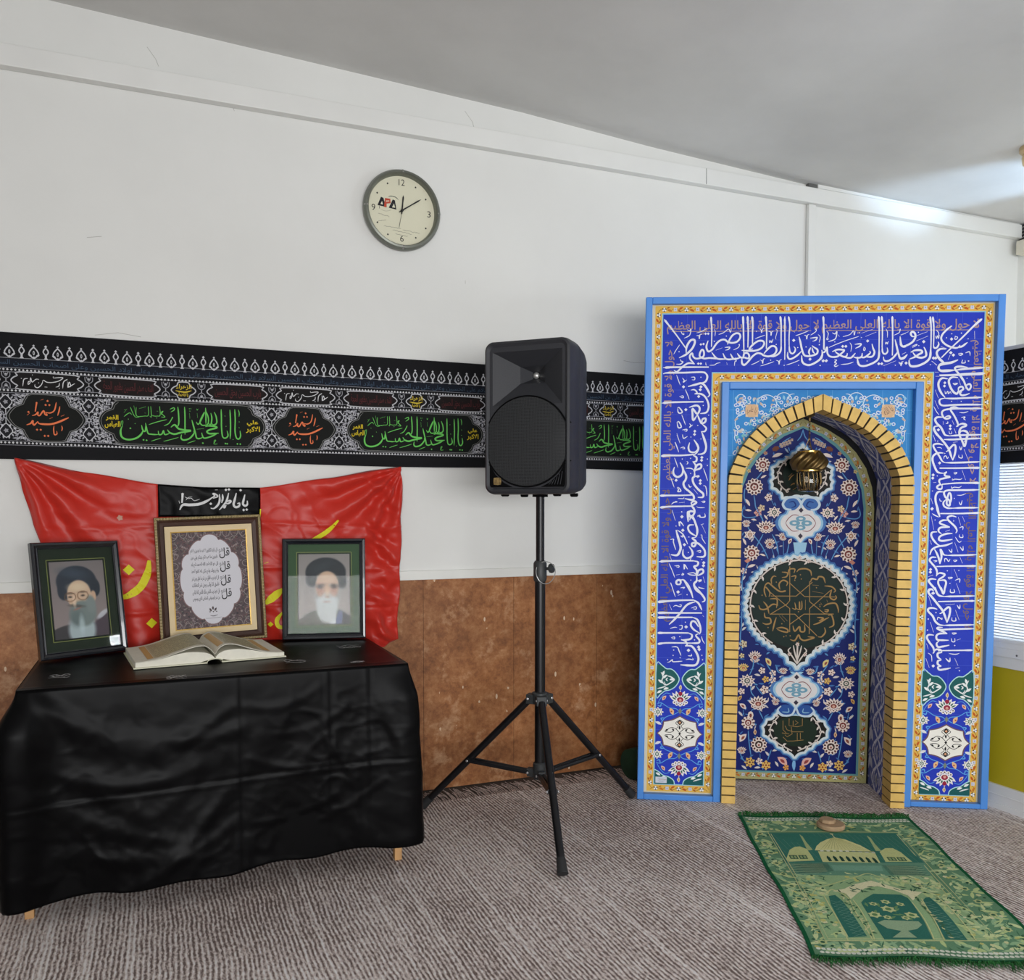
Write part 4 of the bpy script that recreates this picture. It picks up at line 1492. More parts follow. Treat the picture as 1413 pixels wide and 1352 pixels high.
def banner(name, place, u0, u1, label, cells):
    a = Art(place, 0.0002)
    a.rect(u0, 1.432, u1, 1.888, (17, 17, 20), 0, max(2, int((u1 - u0) / 0.02)), 4)
    inside = lambda x, m=0.0: u0 + m < x < u1 - m
    k0 = int(math.floor((u0 + 0.346) / PER)) - 1
    k1 = int(math.ceil((u1 + 0.346) / PER)) + 1

    # crest of palmettes
    for i in range(k0 * 12, k1 * 12):
        x = -0.462 + i * PER / 12
        vb = 1.798
        if inside(x, 0.02):
            for sgn in (-1, 1):
                a.stroke([(x, vb + 0.001), (x + sgn * 0.010, vb + 0.009), (x + sgn * 0.0155, vb + 0.018), (x + sgn * 0.010, vb + 0.031), (x, vb + 0.042)], 0.0042, WHT, 2, n=3)
                a.leaf(x + sgn * 0.0125, vb + 0.011, 0.016, 0.0035, sgn * 0.55, WHT, 2, 4)
            a.disc(x, vb + 0.021, 0.0034, WHT, 2, 8, 0.008)
            a.disc(x, vb + 0.021, 0.0012, (20, 20, 24), 3, 6, 0.004)
            a.dot(x, vb + 0.006, 0.003, WHT, 2)
            a.dot(x, vb + 0.047, 0.0042, WHT, 2)
        x += PER / 24
        if inside(x, 0.02):
            a.stroke([(x, vb + 0.016), (x - 0.0085, vb + 0.027), (x, vb + 0.040), (x + 0.0085, vb + 0.027)], 0.0042, WHT, 2, n=3, closed=True)
            a.poly([(x - 0.007, vb), (x + 0.007, vb), (x + 0.003, vb + 0.006), (x + 0.004, vb + 0.017), (x - 0.004, vb + 0.017), (x - 0.003, vb + 0.006)], WHT, 2)
            a.dot(x, vb + 0.046, 0.005, WHT, 2)
    a.rect(u0, 1.7965, u1, 1.7985, (150, 152, 158), 1)
    a.rect(u0, 1.761, u1, 1.7935, (20, 25, 36), 1)
    # bead rows
    for vv in (1.7545, 1.679, 1.489):
        for s in (-0.0075, 0.0075):
            a.rect(u0, vv + s - 0.0009, u1, vv + s + 0.0009, (140, 140, 146), 1)
        n = int((u1 - u0) / 0.01268)
        for i in range(n):
            a.dot(u0 + (i + 0.5) * 0.01268, vv, 0.0044, (206, 206, 208), 2)
    for k in range(k0, k1):
        d = k * PER
        if u0 - 0.2 < d - 0.3 and d + 0.5 < u1 + 0.2:
            a.text('السلام على الحسين وعلى علي بن الحسين وعلى اولاد الحسين وعلى اصحاب الحسين', max(u0, d - 0.45), 1.7635, min(u1, d + 0.48), 1.7905, (60, 78, 98), 2)
        # narrow band of small cartouches
        vm, hh = 1.7165, 0.0315
        for c0, c1, kind in ((-0.459, -0.221, 'w'), (-0.184, 0.045, 'r'), (0.085, 0.175, 'y'), (0.216, 0.447, 'q')):
            c0 += d
            c1 += d
            if not (inside(c0) and inside(c1)):
                continue
            pth = cartouche(c0, c1, vm, hh, 0.028)
            a.poly(pth, (24, 22, 22) if kind in 'wy' else (28, 21, 21), 2)
            a.stroke(pth, 0.0042, (188, 188, 192), 3, n=3, closed=True)
            if kind == 'w':
                a.script(BANNER_SCRIPT, (214, 214, 216), 4, 0.85, d, 0.004, 'white')
            elif kind == 'r':
                a.text('اشف صدر الحسين بظهور الحجة', c0 + 0.03, vm - 0.022, c1 - 0.025, vm + 0.02, (86, 38, 40), 4, fat=0.006)
            elif kind == 'q':
                a.text('يارب الحسين بحق الحسين', c0 + 0.03, vm - 0.022, c1 - 0.025, vm + 0.02, (86, 38, 40), 4, fat=0.006)
            else:
                a.text('الزهراء', c0 + 0.018, vm + 0.002, c1 - 0.016, vm + 0.024, (206, 182, 60), 4, fat=0.02)
                a.stroke([(c0 + 0.016, vm - 0.002), (c0 + 0.05, vm - 0.006), (c1 - 0.016, vm + 0.001)], 0.005, (206, 182, 60), 4, 0.6)
                a.text('يا فاطمة', c0 + 0.026, vm - 0.026, c1 - 0.028, vm - 0.008, (206, 182, 60), 4, fat=0.02)
        for x in (-0.203, 0.065, 0.196, 0.466):
            x += d
            if inside(x, 0.02):
                for s in (-1, 1):
                    a.stroke([(x - 0.013, vm + s * 0.029), (x - 0.012, vm + s * 0.014), (x, vm + s * 0.006), (x + 0.012, vm + s * 0.014), (x + 0.013, vm + s * 0.029)], 0.0026, (150, 150, 156), 2, n=3)
                    a.stroke([(x - 0.008, vm + s * 0.03), (x, vm + s * 0.013), (x + 0.008, vm + s * 0.03)], 0.0024, (150, 150, 156), 2, n=3)
                    a.dot(x, vm + s * 0.021, 0.0045, (180, 180, 184), 2)
                a.rect(x - 0.0012, vm - 0.008, x + 0.0012, vm + 0.008, (180, 180, 184), 2)
        # arabesque between the big fields
        vm = 1.5845
        for x in (-0.205, 0.463):
            x += d
            if not inside(x, 0.08):
                continue
            r2 = random.Random(5)
            for i in range(150):
                uu, vv = r2.uniform(0.004, 0.085), r2.uniform(0.0, 0.083)
                an = r2.uniform(0, PI)
                L, w = r2.uniform(0.009, 0.017), r2.uniform(0.0018, 0.0032)
                g = r2.choice([(168, 168, 174), (190, 190, 194), (128, 128, 136)])
                for su in (-1, 1):
                    for sv in (-1, 1):
                        a.leaf(x + su * uu, vm + sv * vv, L, w, an * su * sv, g, 1, 3)
            for s in (-1, 1):
                p = [(x, vm + s * 0.078), (x + 0.014, vm + s * 0.064), (x + 0.021, vm + s * 0.053), (x + 0.012, vm + s * 0.038), (x, vm + s * 0.026),
                     (x - 0.012, vm + s * 0.038), (x - 0.021, vm + s * 0.053), (x - 0.014, vm + s * 0.064)]
                a.poly(p, (30, 30, 34), 2)
                a.stroke(p, 0.0032, (196, 196, 200), 3, n=2, closed=True)
                a.disc(x, vm + s * 0.052, 0.009, (150, 150, 156), 3, 8, lobes=5, depth=0.4)
                a.rect(x - 0.0014, vm + min(s * 0.012, s * 0.026), x + 0.0014, vm + max(s * 0.012, s * 0.026), (196, 196, 200), 3)
            a.disc(x, vm, 0.012, (170, 170, 176), 3, lobes=6, depth=0.35)
            a.disc(x, vm, 0.005, (40, 40, 44), 4, 8)
        # orange quatrefoil
        c = -0.346 + d
        if inside(c - 0.131) and inside(c + 0.131):
            h = [(0.050, 0.0885), (0.068, 0.075), (0.078, 0.056), (0.082, 0.048), (0.105, 0.038), (0.122, 0.020), (0.131, 0.0)]
            q = [(c + u, vm + v) for u, v in h] + [(c + u, vm - v) for u, v in h[-2::-1]] + [(c - u, vm - v) for u, v in h] + [(c - u, vm + v) for u, v in h[-2::-1]]
            a.poly(q, (20, 22, 20), 5)
            a.stroke(q, 0.0026, (150, 150, 152), 6, n=2, closed=True)
            q2 = [(c + (u - c) * 0.93, vm + (v - vm) * 0.95) for u, v in q]
            a.stroke(q2, 0.0018, (128, 128, 126), 6, n=2, closed=True)
            a.script(BANNER_SCRIPT, (232, 122, 78), 7, 0.8, d, 0.004, 'orange')
        # green field
        c0, c1 = -0.172 + d, 0.440 + d
        if c1 > u0 and c0 < u1:
            h = [(0.0, 0.0), (0.006, 0.022), (0.022, 0.040), (0.044, 0.050), (0.050, 0.066), (0.064, 0.080), (0.085, 0.0885)]
            lft = [(c0 + u, vm + v) for u, v in h]
            rgt = [(c1 - u, vm + v) for u, v in h[::-1]]
            top = lft + rgt
            q = top + [(u, 2 * vm - v) for u, v in top[1:-1][::-1]]
            if inside(c0) and inside(c1):
                a.poly(q, (18, 22, 19), 5)
                a.stroke(q, 0.0026, (150, 150, 152), 6, n=2, closed=True)
                cu = (c0 + c1) / 2
                q2 = [(cu + (u - cu) * 0.975, vm + (v - vm) * 0.93) for u, v in q]
                a.stroke(q2, 0.0018, (128, 128, 126), 6, n=2, closed=True)
                a.script(BANNER_SCRIPT, (106, 196, 92), 7, 0.66, d, 0.009, 'green')
                for x, w1, w2 in ((c0 + 0.046, 'القمر', 'العباس'), (c1 - 0.052, 'علي', 'الاكبر')):
                    a.text(w1, x - 0.022, vm + 0.002, x + 0.022, vm + 0.026, (206, 182, 40), 7, fat=0.03)
                    a.text(w2, x - 0.026, vm - 0.026, x + 0.028, vm + 0.002, (206, 182, 40), 7, fat=0.03)
    o = a.build(name, M_BANNER)
    tag(o, label, 'banner')
    return o


def wall_banner_place(u, v, h):
    z = v + (0.004 * math.sin(u * 4.1 + 0.6) if v < 1.46 else 0.0)
    # the cloth sags a little away from its pinned left end
    z -= 0.009 * max(0.0, min(1.0, (u + 0.5) / 0.5)) * max(0.0, min(1.0, (1.885 - v) / 0.12)) * (1.0 if v > 1.46 else 0.3)
    return (u, YW - 0.008 - h, z)


banner('banner', wall_banner_place, -1.30, 3.10, 'long black printed banner with green and orange script across the back wall', None)
banner('banner', lambda u, v, h: (PX + 0.0035 - h, 2.487 - (u + 0.346), v), -1.42, 0.96, 'black printed banner piece on the partition right of the prayer niche', None)

# ------------------------------------------------------------------ wall clock
CX, CZ = 1.008, 2.508
ck = thing('wall_clock', 'round grey wall clock with cream dial on the white wall', 'clock', (CX, YW, CZ))
b = MB()
b.lathe([(0.150, 0.002), (0.163, 0.004), (0.1665, 0.014), (0.1665, 0.034), (0.160, 0.045), (0.152, 0.047), (0.147, 0.040), (0.144, 0.026), (0.1435, 0.020)], (CX, YW, CZ), (0, -1, 0), 72, cap=False)
b.build('rim', simple('grey_green_metal', (112, 115, 106), 0.35, 0.4, var=0.05), ck, smooth=True)
b = MB()
b.lathe([(0.0, 0.003), (0.150, 0.003), (0.150, 0.018), (0.0, 0.018)], (CX, YW, CZ), (0, -1, 0), 64)
b.build('backplate', M_GREYBOX, ck, smooth=True)
M_DIAL = printed('dial_print', 0.5, 0.3, 0.02)
a = Art(lambda u, v, h: (CX + u, YW - 0.020 - h, CZ + v))
a.disc(0, 0, 0.1445, (226, 219, 198), 0, 72)
INK = (44, 42, 40)
for i in range(12):
    an = i * PI / 6
    if i % 3:
        a.disc(0.122 * math.sin(an), 0.122 * math.cos(an), 0.0037, INK, 1, 10)
for s, u, v, w in (('12', 0, 0.118, 0.022), ('3', 0.12, 0, 0.013), ('6', 0, -0.116, 0.013), ('9', -0.122, 0, 0.013)):
    a.text(s, u - w / 1.7, v - 0.013, u + w / 1.7, v + 0.013, INK, 1, False)
LG = lambda *p: [((p[i] - 710) / 13.457 * 0.00317, (445 - p[i + 1]) / 13.457 * 0.00306 + (p[i] - 710) / 13.457 * 0.00317 * 0.075) for i in range(0, len(p), 2)]
a.poly(LG(265, 365, 330, 210, 375, 228, 418, 392), (30, 28, 36), 1)
a.poly(LG(318, 345, 348, 288, 366, 350), (226, 219, 198), 2)
a.poly(LG(385, 392, 402, 228, 500, 238, 506, 318, 432, 330, 432, 400), (196, 74, 54), 2)
a.poly(LG(420, 272, 478, 268, 480, 290, 420, 300), (226, 190, 170), 3)
a.poly(LG(470, 402, 545, 246, 585, 262, 612, 430), (30, 28, 36), 1)
a.poly(LG(530, 392, 566, 318, 588, 396), (226, 219, 198), 2)
a.stroke(LG(460, 200, 520, 188, 600, 205, 650, 250), 0.003, (52, 60, 58), 1, 0.7)
a.stroke(LG(300, 380, 304, 425), 0.002, (30, 28, 36), 1)
a.stroke(LG(330, 440, 420, 465, 520, 440), 0.0012, (150, 140, 128), 1, 0.7)
for x0, y0, x1, y1 in ((280, 515, 480, 560), (385, 735, 690, 775), (730, 795, 1040, 845), (540, 805, 890, 870), (590, 872, 820, 912), (270, 655, 420, 630)):
    n = max(4, int((x1 - x0) / 14))
    pts = []
    for i in range(n + 1):
        t = i / n
        pts += [x0 + (x1 - x0) * t, y0 + (y1 - y0) * t + rnd.uniform(-9, 9)]
    a.stroke(LG(*pts), 0.0013, (120, 112, 100), 1, n=2)
a.build('dial', M_DIAL, ck)
M_BRIGHT = simple('bright_metal', (200, 200, 198), 0.25, 0.8)
M_HAND = simple('black_hand', (34, 32, 32), 0.4)


def hand(name, deg, L, w, y, tail=0.015):
    an = math.radians(deg)
    d = Vector((math.sin(an), 0, math.cos(an)))
    n = Vector((math.cos(an), 0, -math.sin(an)))
    c = Vector((CX, YW - y, CZ))
    pr = [(-tail, w * 0.7), (0.0, w), (L * 0.5, w * 0.75), (L * 0.85, w * 1.0), (L, 0.0004)]
    b = MB()
    b.loft([[c + d * x + n * q + Vector((0, e, 0)) for q, e in ((ww, 0), (-ww, 0), (-ww, -0.0012), (ww, -0.0012))] for x, ww in pr])
    b.build(name, M_HAND, ck)


hand('hour_hand', 6, 0.064, 0.0035, 0.0235)
hand('minute_hand', 56, 0.100, 0.003, 0.0255)
hand('second_hand', 191, 0.075, 0.0009, 0.0275, 0.02)
b = MB()
b.lathe([(0.006, 0.018), (0.006, 0.031), (0.004, 0.033), (0, 0.033)], (CX, YW, CZ), (0, -1, 0), 16)
b.build('hub', M_HAND, ck, smooth=True)
for i in range(4):
    b = MB()
    an = i * PI / 2
    d = Vector((math.sin(an), 0, math.cos(an)))
    n = Vector((math.cos(an), 0, -math.sin(an)))
    c = Vector((CX, YW, CZ))
    b.loft([[c + d * r + n * w + Vector((0, -y, 0)) for w in (-0.003, 0.003)] + [c + d * r + n * w + Vector((0, -y - 0.003, 0)) for w in (0.003, -0.003)] for r, y in ((0.152, 0.0455), (0.1655, 0.0375))])
    b.build('clip', M_BRIGHT, ck)


def glass_material(name, tint=(1, 1, 1), gloss=1.0):
    m = bpy.data.materials.new(name)
    m.use_nodes = True
    nt = m.node_tree
    nt.nodes.remove(nt.nodes['Principled BSDF'])
    out = nt.nodes['Material Output']
    tr = N(nt, 'ShaderNodeBsdfTransparent')
    tr.inputs['Color'].default_value = (*tint, 1)
    gl = N(nt, 'ShaderNodeBsdfGlossy')
    gl.inputs['Roughness'].default_value = 0.02
    fr = N(nt, 'ShaderNodeFresnel')
    fr.inputs['IOR'].default_value = 1.5
    mu = N(nt, 'ShaderNodeMath', operation='MULTIPLY')
    mu.inputs[1].default_value = gloss
    nt.links.new(fr.outputs[0], mu.inputs[0])
    mx = N(nt, 'ShaderNodeMixShader')
    nt.links.new(mu.outputs[0], mx.inputs[0])
    nt.links.new(tr.outputs[0], mx.inputs[1])
    nt.links.new(gl.outputs[0], mx.inputs[2])
    nt.links.new(mx.outputs[0], out.inputs['Surface'])
    return m


M_GLASS = glass_material('window_glass', (0.98, 0.99, 0.98), 0.13)
b = MB()
b.lathe([(0.0, 0.036), (0.1455, 0.036), (0.1455, 0.038), (0.0, 0.038)], (CX, YW, CZ), (0, -1, 0), 64)
b.build('glass', M_GLASS, ck, smooth=False)

# ------------------------------------------------------------------ red satin flag
LE = [(1.46, -0.456), (1.431, -0.453), (1.331, -0.432), (1.198, -0.399), (1.091, -0.366), (0.9, -0.345), (0.66, -0.335)]
TE = [(-0.46, 1.433), (-0.215, 1.382), (0.031, 1.341), (0.2, 1.331), (0.411, 1.331), (0.679, 1.372), (0.90, 1.412), (1.0, 1.426)]


def interp(tab, x):
    if tab[0][0] > tab[-1][0]:
        tab = tab[::-1]
    if x <= tab[0][0]:
        return tab[0][1]
    for (a, fa), (c, fc) in zip(tab, tab[1:]):
        if x <= c:
            t = (x - a) / (c - a)
            t = t * t * (3 - 2 * t) * 0.4 + t * 0.6
            return fa + (fc - fa) * t
    return tab[-1][1]


def flag_y(x, z):
    y = 0.0
    # folds fanning out from the pinned corners
    for cx, cz, ph in ((-0.453, 1.43, 0.3), (1.0, 1.425, 1.1)):
        dx, dz = x - cx, z - cz
        r = math.hypot(dx, dz)
        an = math.atan2(dz, dx)
        y += 0.016 * math.sin(an * 15 + ph + 2 * noise.noise(Vector((x * 3, z * 3, 2)))) * math.exp(-((r - 0.22) / 0.22) ** 2)
    # gathered column near the right edge
    g = math.exp(-((x - 0.91) / 0.06) ** 2)
    y += g * (0.016 * noise.noise(Vector((x * 22, z * 26, 1))) + 0.014 * math.sin(z * 55 + x * 40 + 3 * noise.noise(Vector((x * 8, z * 8, 4)))) + 0.008)
    y += 0.009 * math.exp(-((x - 0.70 - 0.1 * (1.3 - z)) / 0.03) ** 2) * (1.43 - z)
    y += 0.016 * noise.noise(Vector((x * 5 + z * 3, z * 3.2, 0))) + 0.006 * noise.noise(Vector((x * 15 + z * 9, z * 19, 9)))
    y += 0.004 * (1 - abs(noise.noise(Vector((x * 11 + z * 5, z * 13, 5))))) ** 6
    # ironing creases
    for zz in (1.18, 1.0, 0.85):
        y += 0.004 * math.exp(-((z - zz - 0.01 * math.sin(x * 5)) / 0.006) ** 2)
    lo = max(0, min(1, (1.0 - z) / 0.3))
    y += lo * 0.020 * math.sin(x * 34 + z * 4)
    return YW - 0.034 - max(-0.016, y)


def fabric(name, c, rough, sheen=0.3, spec=0.5, var=0.08, weave=900):
    m, nt, p = new_mat(name)
    tc = N(nt, 'ShaderNodeTexCoord')
    nz = N(nt, 'ShaderNodeTexNoise')
    nz.inputs['Scale'].default_value = 9
    nz.inputs['Detail'].default_value = 6
    nt.links.new(tc.outputs['Object'], nz.inputs['Vector'])
    cr = N(nt, 'ShaderNodeValToRGB')
    c = rgb(*c)
    cr.color_ramp.elements[0].color = tuple(x * (1 - var) for x in c[:3]) + (1,)
    cr.color_ramp.elements[1].color = tuple(min(1, x * (1 + var)) for x in c[:3]) + (1,)
    nt.links.new(nz.outputs['Fac'], cr.inputs['Fac'])
    nt.links.new(cr.outputs['Color'], p.inputs['Base Color'])
    p.inputs['Roughness'].default_value = rough
    p.inputs['Specular IOR Level'].default_value = spec
    p.inputs['Sheen Weight'].default_value = sheen
    p.inputs['Sheen Roughness'].default_value = 0.4
    return m


M_RED = fabric('red_satin', (192, 44, 32), 0.42, 0.1, 0.35)
M_BLACKSAT = fabric('black_satin', (5, 5, 6), 0.40, 0.0, 0.09)
fl = thing('flag', 'red satin flag with black top panel hanging behind the framed pictures', 'flag', (0.25, YW - 0.03, 1.0))
ZB = 0.672


def flag_piece(xa, xb, za, zb, nu, nv, mi, b):
    def fn(s, t):
        # xa, xb are functions of z or numbers; za, zb functions of x or numbers
        z = 1.0
        x0 = xa(1.1) if callable(xa) else xa
        x1 = xb(1.1) if callable(xb) else xb
        x = x0 + (x1 - x0) * s
        for _ in range(3):
            top = za(x) if callable(za) else za
            bot = zb(x) if callable(zb) else zb
            z = top + (bot - top) * t
            x0 = xa(z) if callable(xa) else xa
            x1 = xb(z) if callable(xb) else xb
            x = x0 + (x1 - x0) * s
        return (x, flag_y(x, z), z)
    b.grid(fn, nu, nv, mi)


top = lambda x: interp(TE, x)
left = lambda z: interp(LE, z)
right = lambda z: 0.998 - 0.02 * (1.42 - z) / 0.75 + 0.004 * math.sin(z * 30)
bot = lambda x: ZB + 0.012 * math.sin(x * 40)
b = MB()
flag_piece(left, 0.030, top, bot, 60, 90, 0, b)
flag_piece(0.411, right, top, bot, 110, 110, 0, b)
flag_piece(0.030, 0.411, 1.215, bot, 40, 40, 0, b)
b.build('cloth', M_RED, fl, smooth=True, solid=0.0012, sharp=False)
b = MB()
flag_piece(0.030, 0.411, top, 1.215, 40, 12, 0, b)
b.build('black_panel', M_BLACKSAT, fl, smooth=True, solid=0.0012, sharp=False)
M_LETTER = printed('painted_lettering', 0.6, 0.3, 0.03)
a = Art(lambda u, v, h: (u, flag_y(u, v) - 0.0025 - h, v))
a.script(FLAG_SCRIPT, (214, 214, 214), 1, 1.0, 0, 0, 'white')
a.script(FLAG_SCRIPT, (222, 214, 36), 1, 1.0, 0, 0, 'yellow')
a.disc(-0.105, 1.212, 0.012, (196, 150, 132), 1, 12, lobes=5, depth=0.3)
a.build('lettering', M_LETTER, fl)

# ------------------------------------------------------------------ table with black cloth
TZ = 0.716
TX0, TX1, TY0, TY1 = -0.365, 0.805, 2.868, 3.585
tb = thing('table', 'wooden table hidden under the black cloth, pale legs showing', 'table', (0.22, 3.22, 0.006))
M_WOOD = simple('pale_wood', (196, 150, 98), 0.55, var=0.15, scale=20)
b = MB()
b.box(TX0 + 0.006, TX1 - 0.006, TY0 + 0.006, TY1 - 0.004, TZ - 0.028, TZ - 0.003)
b.build('tabletop', M_WOOD, tb, bevel=0.003)
for x in (-0.370, 0.778):
    for y in (2.944, 3.50):
        b = MB()
        b.box(x, x + 0.026, y, y + 0.026, 0.006, TZ - 0.028)
        b.build('leg', M_WOOD, tb, bevel=0.002)

W_, D_ = TX1 - TX0, TY1 - TY0
PERI = 2 * D_ + W_


def peri(s):
    """point and outward normal on the table outline; s runs back-left, front-left, front-right, back-right"""
    d = s * PERI
    r = 0.03
    if d < D_:
        p, n = Vector((TX0, TY1 - d, 0)), Vector((-1, 0, 0))
        k = d - (D_ - r)
        if k > 0:
            n = Vector((-math.cos(k / r * PI / 4), -math.sin(k / r * PI / 4), 0))
    elif d < D_ + W_:
        p, n = Vector((TX0 + d - D_, TY0, 0)), Vector((0, -1, 0))
        k = r - (d - D_)
        q = r - (D_ + W_ - d)
        if k > 0:
            n = Vector((-math.sin(k / r * PI / 4), -math.cos(k / r * PI / 4), 0))
        elif q > 0:
            n = Vector((math.sin(q / r * PI / 4), -math.cos(q / r * PI / 4), 0))
    else:
        p, n = Vector((TX1, TY0 + d - D_ - W_, 0)), Vector((1, 0, 0))
        k = r - (d - D_ - W_)
        if k > 0:
            n = Vector((math.cos(k / r * PI / 4), -math.sin(k / r * PI / 4), 0))
    return p, n


def seg_ridge(x, z, x0, z0, x1, z1, w, sag=0.0):
    dx, dz = x1 - x0, z1 - z0
    L2 = dx * dx + dz * dz
    t = ((x - x0) * dx + (z - z0) * dz) / L2
    tc = max(0.0, min(1.0, t))
    px, pz = x0 + dx * tc, z0 + dz * tc - sag * 4 * tc * (1 - tc)
    d = math.hypot(x - px, z - pz)
    return math.exp(-(d / w) ** 2) * (0.3 + 0.7 * math.sin(PI * (0.15 + 0.7 * tc)))


SWAGS = [(-0.33, 0.70, 0.02, 0.50, 0.030, 0.05, 0.016), (-0.33, 0.70, 0.25, 0.55, 0.026, 0.08, 0.012), (-0.34, 0.66, -0.02, 0.30, 0.03, 0.06, 0.013),
         (-0.30, 0.48, 0.12, 0.44, 0.022, 0.05, 0.010), (-0.32, 0.40, 0.06, 0.22, 0.026, 0.03, 0.012), (-0.25, 0.22, 0.14, 0.17, 0.03, 0.02, 0.010),
         (0.02, 0.12, 0.22, 0.36, 0.022, 0.0, 0.010), (-0.10, 0.07, 0.24, 0.25, 0.02, 0.0, 0.008), (0.08, 0.52, 0.23, 0.62, 0.02, 0.0, 0.008),
         (0.52, 0.50, 0.62, 0.35, 0.016, 0.0, 0.009), (0.62, 0.34, 0.63, 0.14, 0.018, 0.0, 0.007), (0.28, 0.45, 0.55, 0.40, 0.014, 0.02, 0.007),
         (0.30, 0.24, 0.56, 0.30, 0.014, 0.02, 0.006), (0.44, 0.20, 0.72, 0.34, 0.012, 0.02, 0.006), (0.70, 0.62, 0.78, 0.42, 0.02, 0.0, 0.006),
         (0.26, 0.62, 0.50, 0.66, 0.016, 0.03, 0.005), (0.36, 0.52, 0.60, 0.60, 0.014, 0.03, 0.006)]


def cloth_pt(s, t):
    p, n = peri(s)
    hem = 0.078 + 0.028 * max(0, min(1, (p.x - TX0) / W_)) + 0.006 * math.sin(s * 60)
    if p.x > TX1 - 0.002 and p.y > TY0 + 0.1:
        hem += 0.05
    z = TZ - (TZ - hem) * t
    lc = math.exp(-((p.x - TX0) ** 2 + (p.y - TY0) ** 2) / 0.004)
    rc = math.exp(-((p.x - TX1) ** 2 + (p.y - TY0) ** 2) / 0.006)
    out = 0.004 + 0.012 * t ** 0.5
    prof = math.sin(PI * min(1, t * 1.05)) ** 0.8 if t < 0.95 else 0.1
    q = min(1.0, t * 5.0)
    q = q * q * (3 - 2 * q)
    out += lc * (0.052 * q * (1 - 0.62 * max(0.0, t - 0.35) / 0.65)) + rc * (0.028 * q * (1 - 0.35 * max(0.0, t - 0.3)))
    side = abs(n.x)
    out += side * (0.008 * math.sin(p.y * 26 + 1.5) * t + 0.02 * t)
    f = 1 - side
    x = p.x
    if f > 0.2:
        for x0, z0, x1, z1, w, sag, am in SWAGS:
            out += f * am * 0.5 * seg_ridge(x, z, x0, z0, x1, z1, w, sag)
        out += f * 0.012 * t * math.sin(x * 8.5 + 0.5 + z * 2) * (0.5 + t)
        # ironed fold lines
        out -= f * 0.0018 * math.exp(-((z - 0.385 - 0.02 * x) / 0.006) ** 2)
        out += f * 0.0018 * math.exp(-((z - 0.375 - 0.02 * x) / 0.008) ** 2)
        for xf in (0.245, 0.53, 0.66):
            out += f * 0.0012 * (math.exp(-((x - xf) / 0.006) ** 2) - math.exp(-((x - xf - 0.014) / 0.007) ** 2))
    v = Vector((p.x * 7, z * 7, p.y * 7))
    w = Vector((p.x * 6 + z * 7, z * 6 - p.x * 7, p.y * 9))
    fade = 0.35 + 0.65 * max(0.0, noise.noise(Vector((p.x * 3 + 5, z * 3, 2))) + 0.3)
    out += min(1, t * 4) * (0.005 * noise.noise(v) + 0.0022 * noise.noise(v * 2.7) + fade * (0.0010 * noise.noise(v * 6)
                            + 0.0030 * (1 - abs(noise.noise(w))) ** 8 + 0.0016 * (1 - abs(noise.noise(w * 2.2 + Vector((4, 1, 2))))) ** 7))
    out = max(out, 0.003)
    return p + n * out + Vector((0, 0, z + (0.002 if t == 0 else 0)))


def topz(x, y):
    e = min(x - TX0, TX1 - x, y - TY0)
    return TZ + 0.0014 + 0.0018 * noise.noise(Vector((x * 9, y * 9, 3))) * min(1, e * 20) \
        + 0.003 * math.exp(-((y - (2.905 + 0.02 * x)) / 0.008) ** 2)


tc_ = thing('tablecloth', 'black satin cloth draped over the table to just above the carpet', 'tablecloth', (0.22, 3.22, 0.05))
b = MB()
b.grid(cloth_pt, 330, 90)
b.grid(lambda s, t: (TX0 - 0.002 + (W_ + 0.004) * s, TY1 - (D_ + 0.004) * t, topz(TX0 + W_ * s, TY1 - D_ * t)), 100, 60)
b.build('cloth', M_BLACKSAT, tc_, smooth=True, solid=0.0014, sharp=False)
SILV = (150, 150, 152)
M_SILV = simple('silver_thread', (196, 196, 198), 0.5)
for cx, cy, w, hgt in ((-0.271, 3.056, 0.06, 0.05), (0.069, 2.90, 0.06, 0.045), (0.455, 3.047, 0.07, 0.06), (0.695, 3.287, 0.085, 0.06), (0.651, 2.95, 0.05, 0.02)):
    a = Art(lambda u, v, h: (u, v, TZ + 0.0046 + h))
    r2 = random.Random(int(cx * 1000) + 9)
    for k in range(3):
        y = cy + (k - 1) * hgt / 2.6
        pts = [(cx - w / 2 + w * i / 7, y + r2.uniform(-0.25, 0.25) * hgt) for i in range(8)]
        a.stroke(pts, 0.0042, SILV, 1, 0.6, n=3)
    a.dot(cx - 0.01, cy + hgt * 0.4, 0.004, SILV, 1)
    a.dot(cx + 0.015, cy - hgt * 0.45, 0.004, SILV, 1)
    a.build('embroidery', M_SILV, tc_)

# ------------------------------------------------------------------ framed pictures
M_BLACKFRAME = simple('black_lacquer', (24, 26, 32), 0.22, var=0.05, coat=0.5)
M_PRINT = printed('picture_print', 0.5, 0.3, 0.03)
M_BACKB = simple('backing_board', (70, 56, 44), 0.8)


class Plane:
    def __init__(s, A, yaw, lean, roll=0.0):
        y, l = math.radians(yaw), math.radians(lean)
        e = Vector((math.cos(y), math.sin(y), 0))
        back = Vector((-math.sin(y), math.cos(y), 0))
        up = Vector((0, 0, 1)) * math.cos(l) + back * math.sin(l)
        r = math.radians(roll)
        s.e = e * math.cos(r) + up * math.sin(r)
        s.up = up * math.cos(r) - e * math.sin(r)
        s.n = s.e.cross(s.up)
        s.A = Vector(A)

    def __call__(s, u, v, h=0.0):
        return s.A + s.e * u + s.up * v + s.n * h


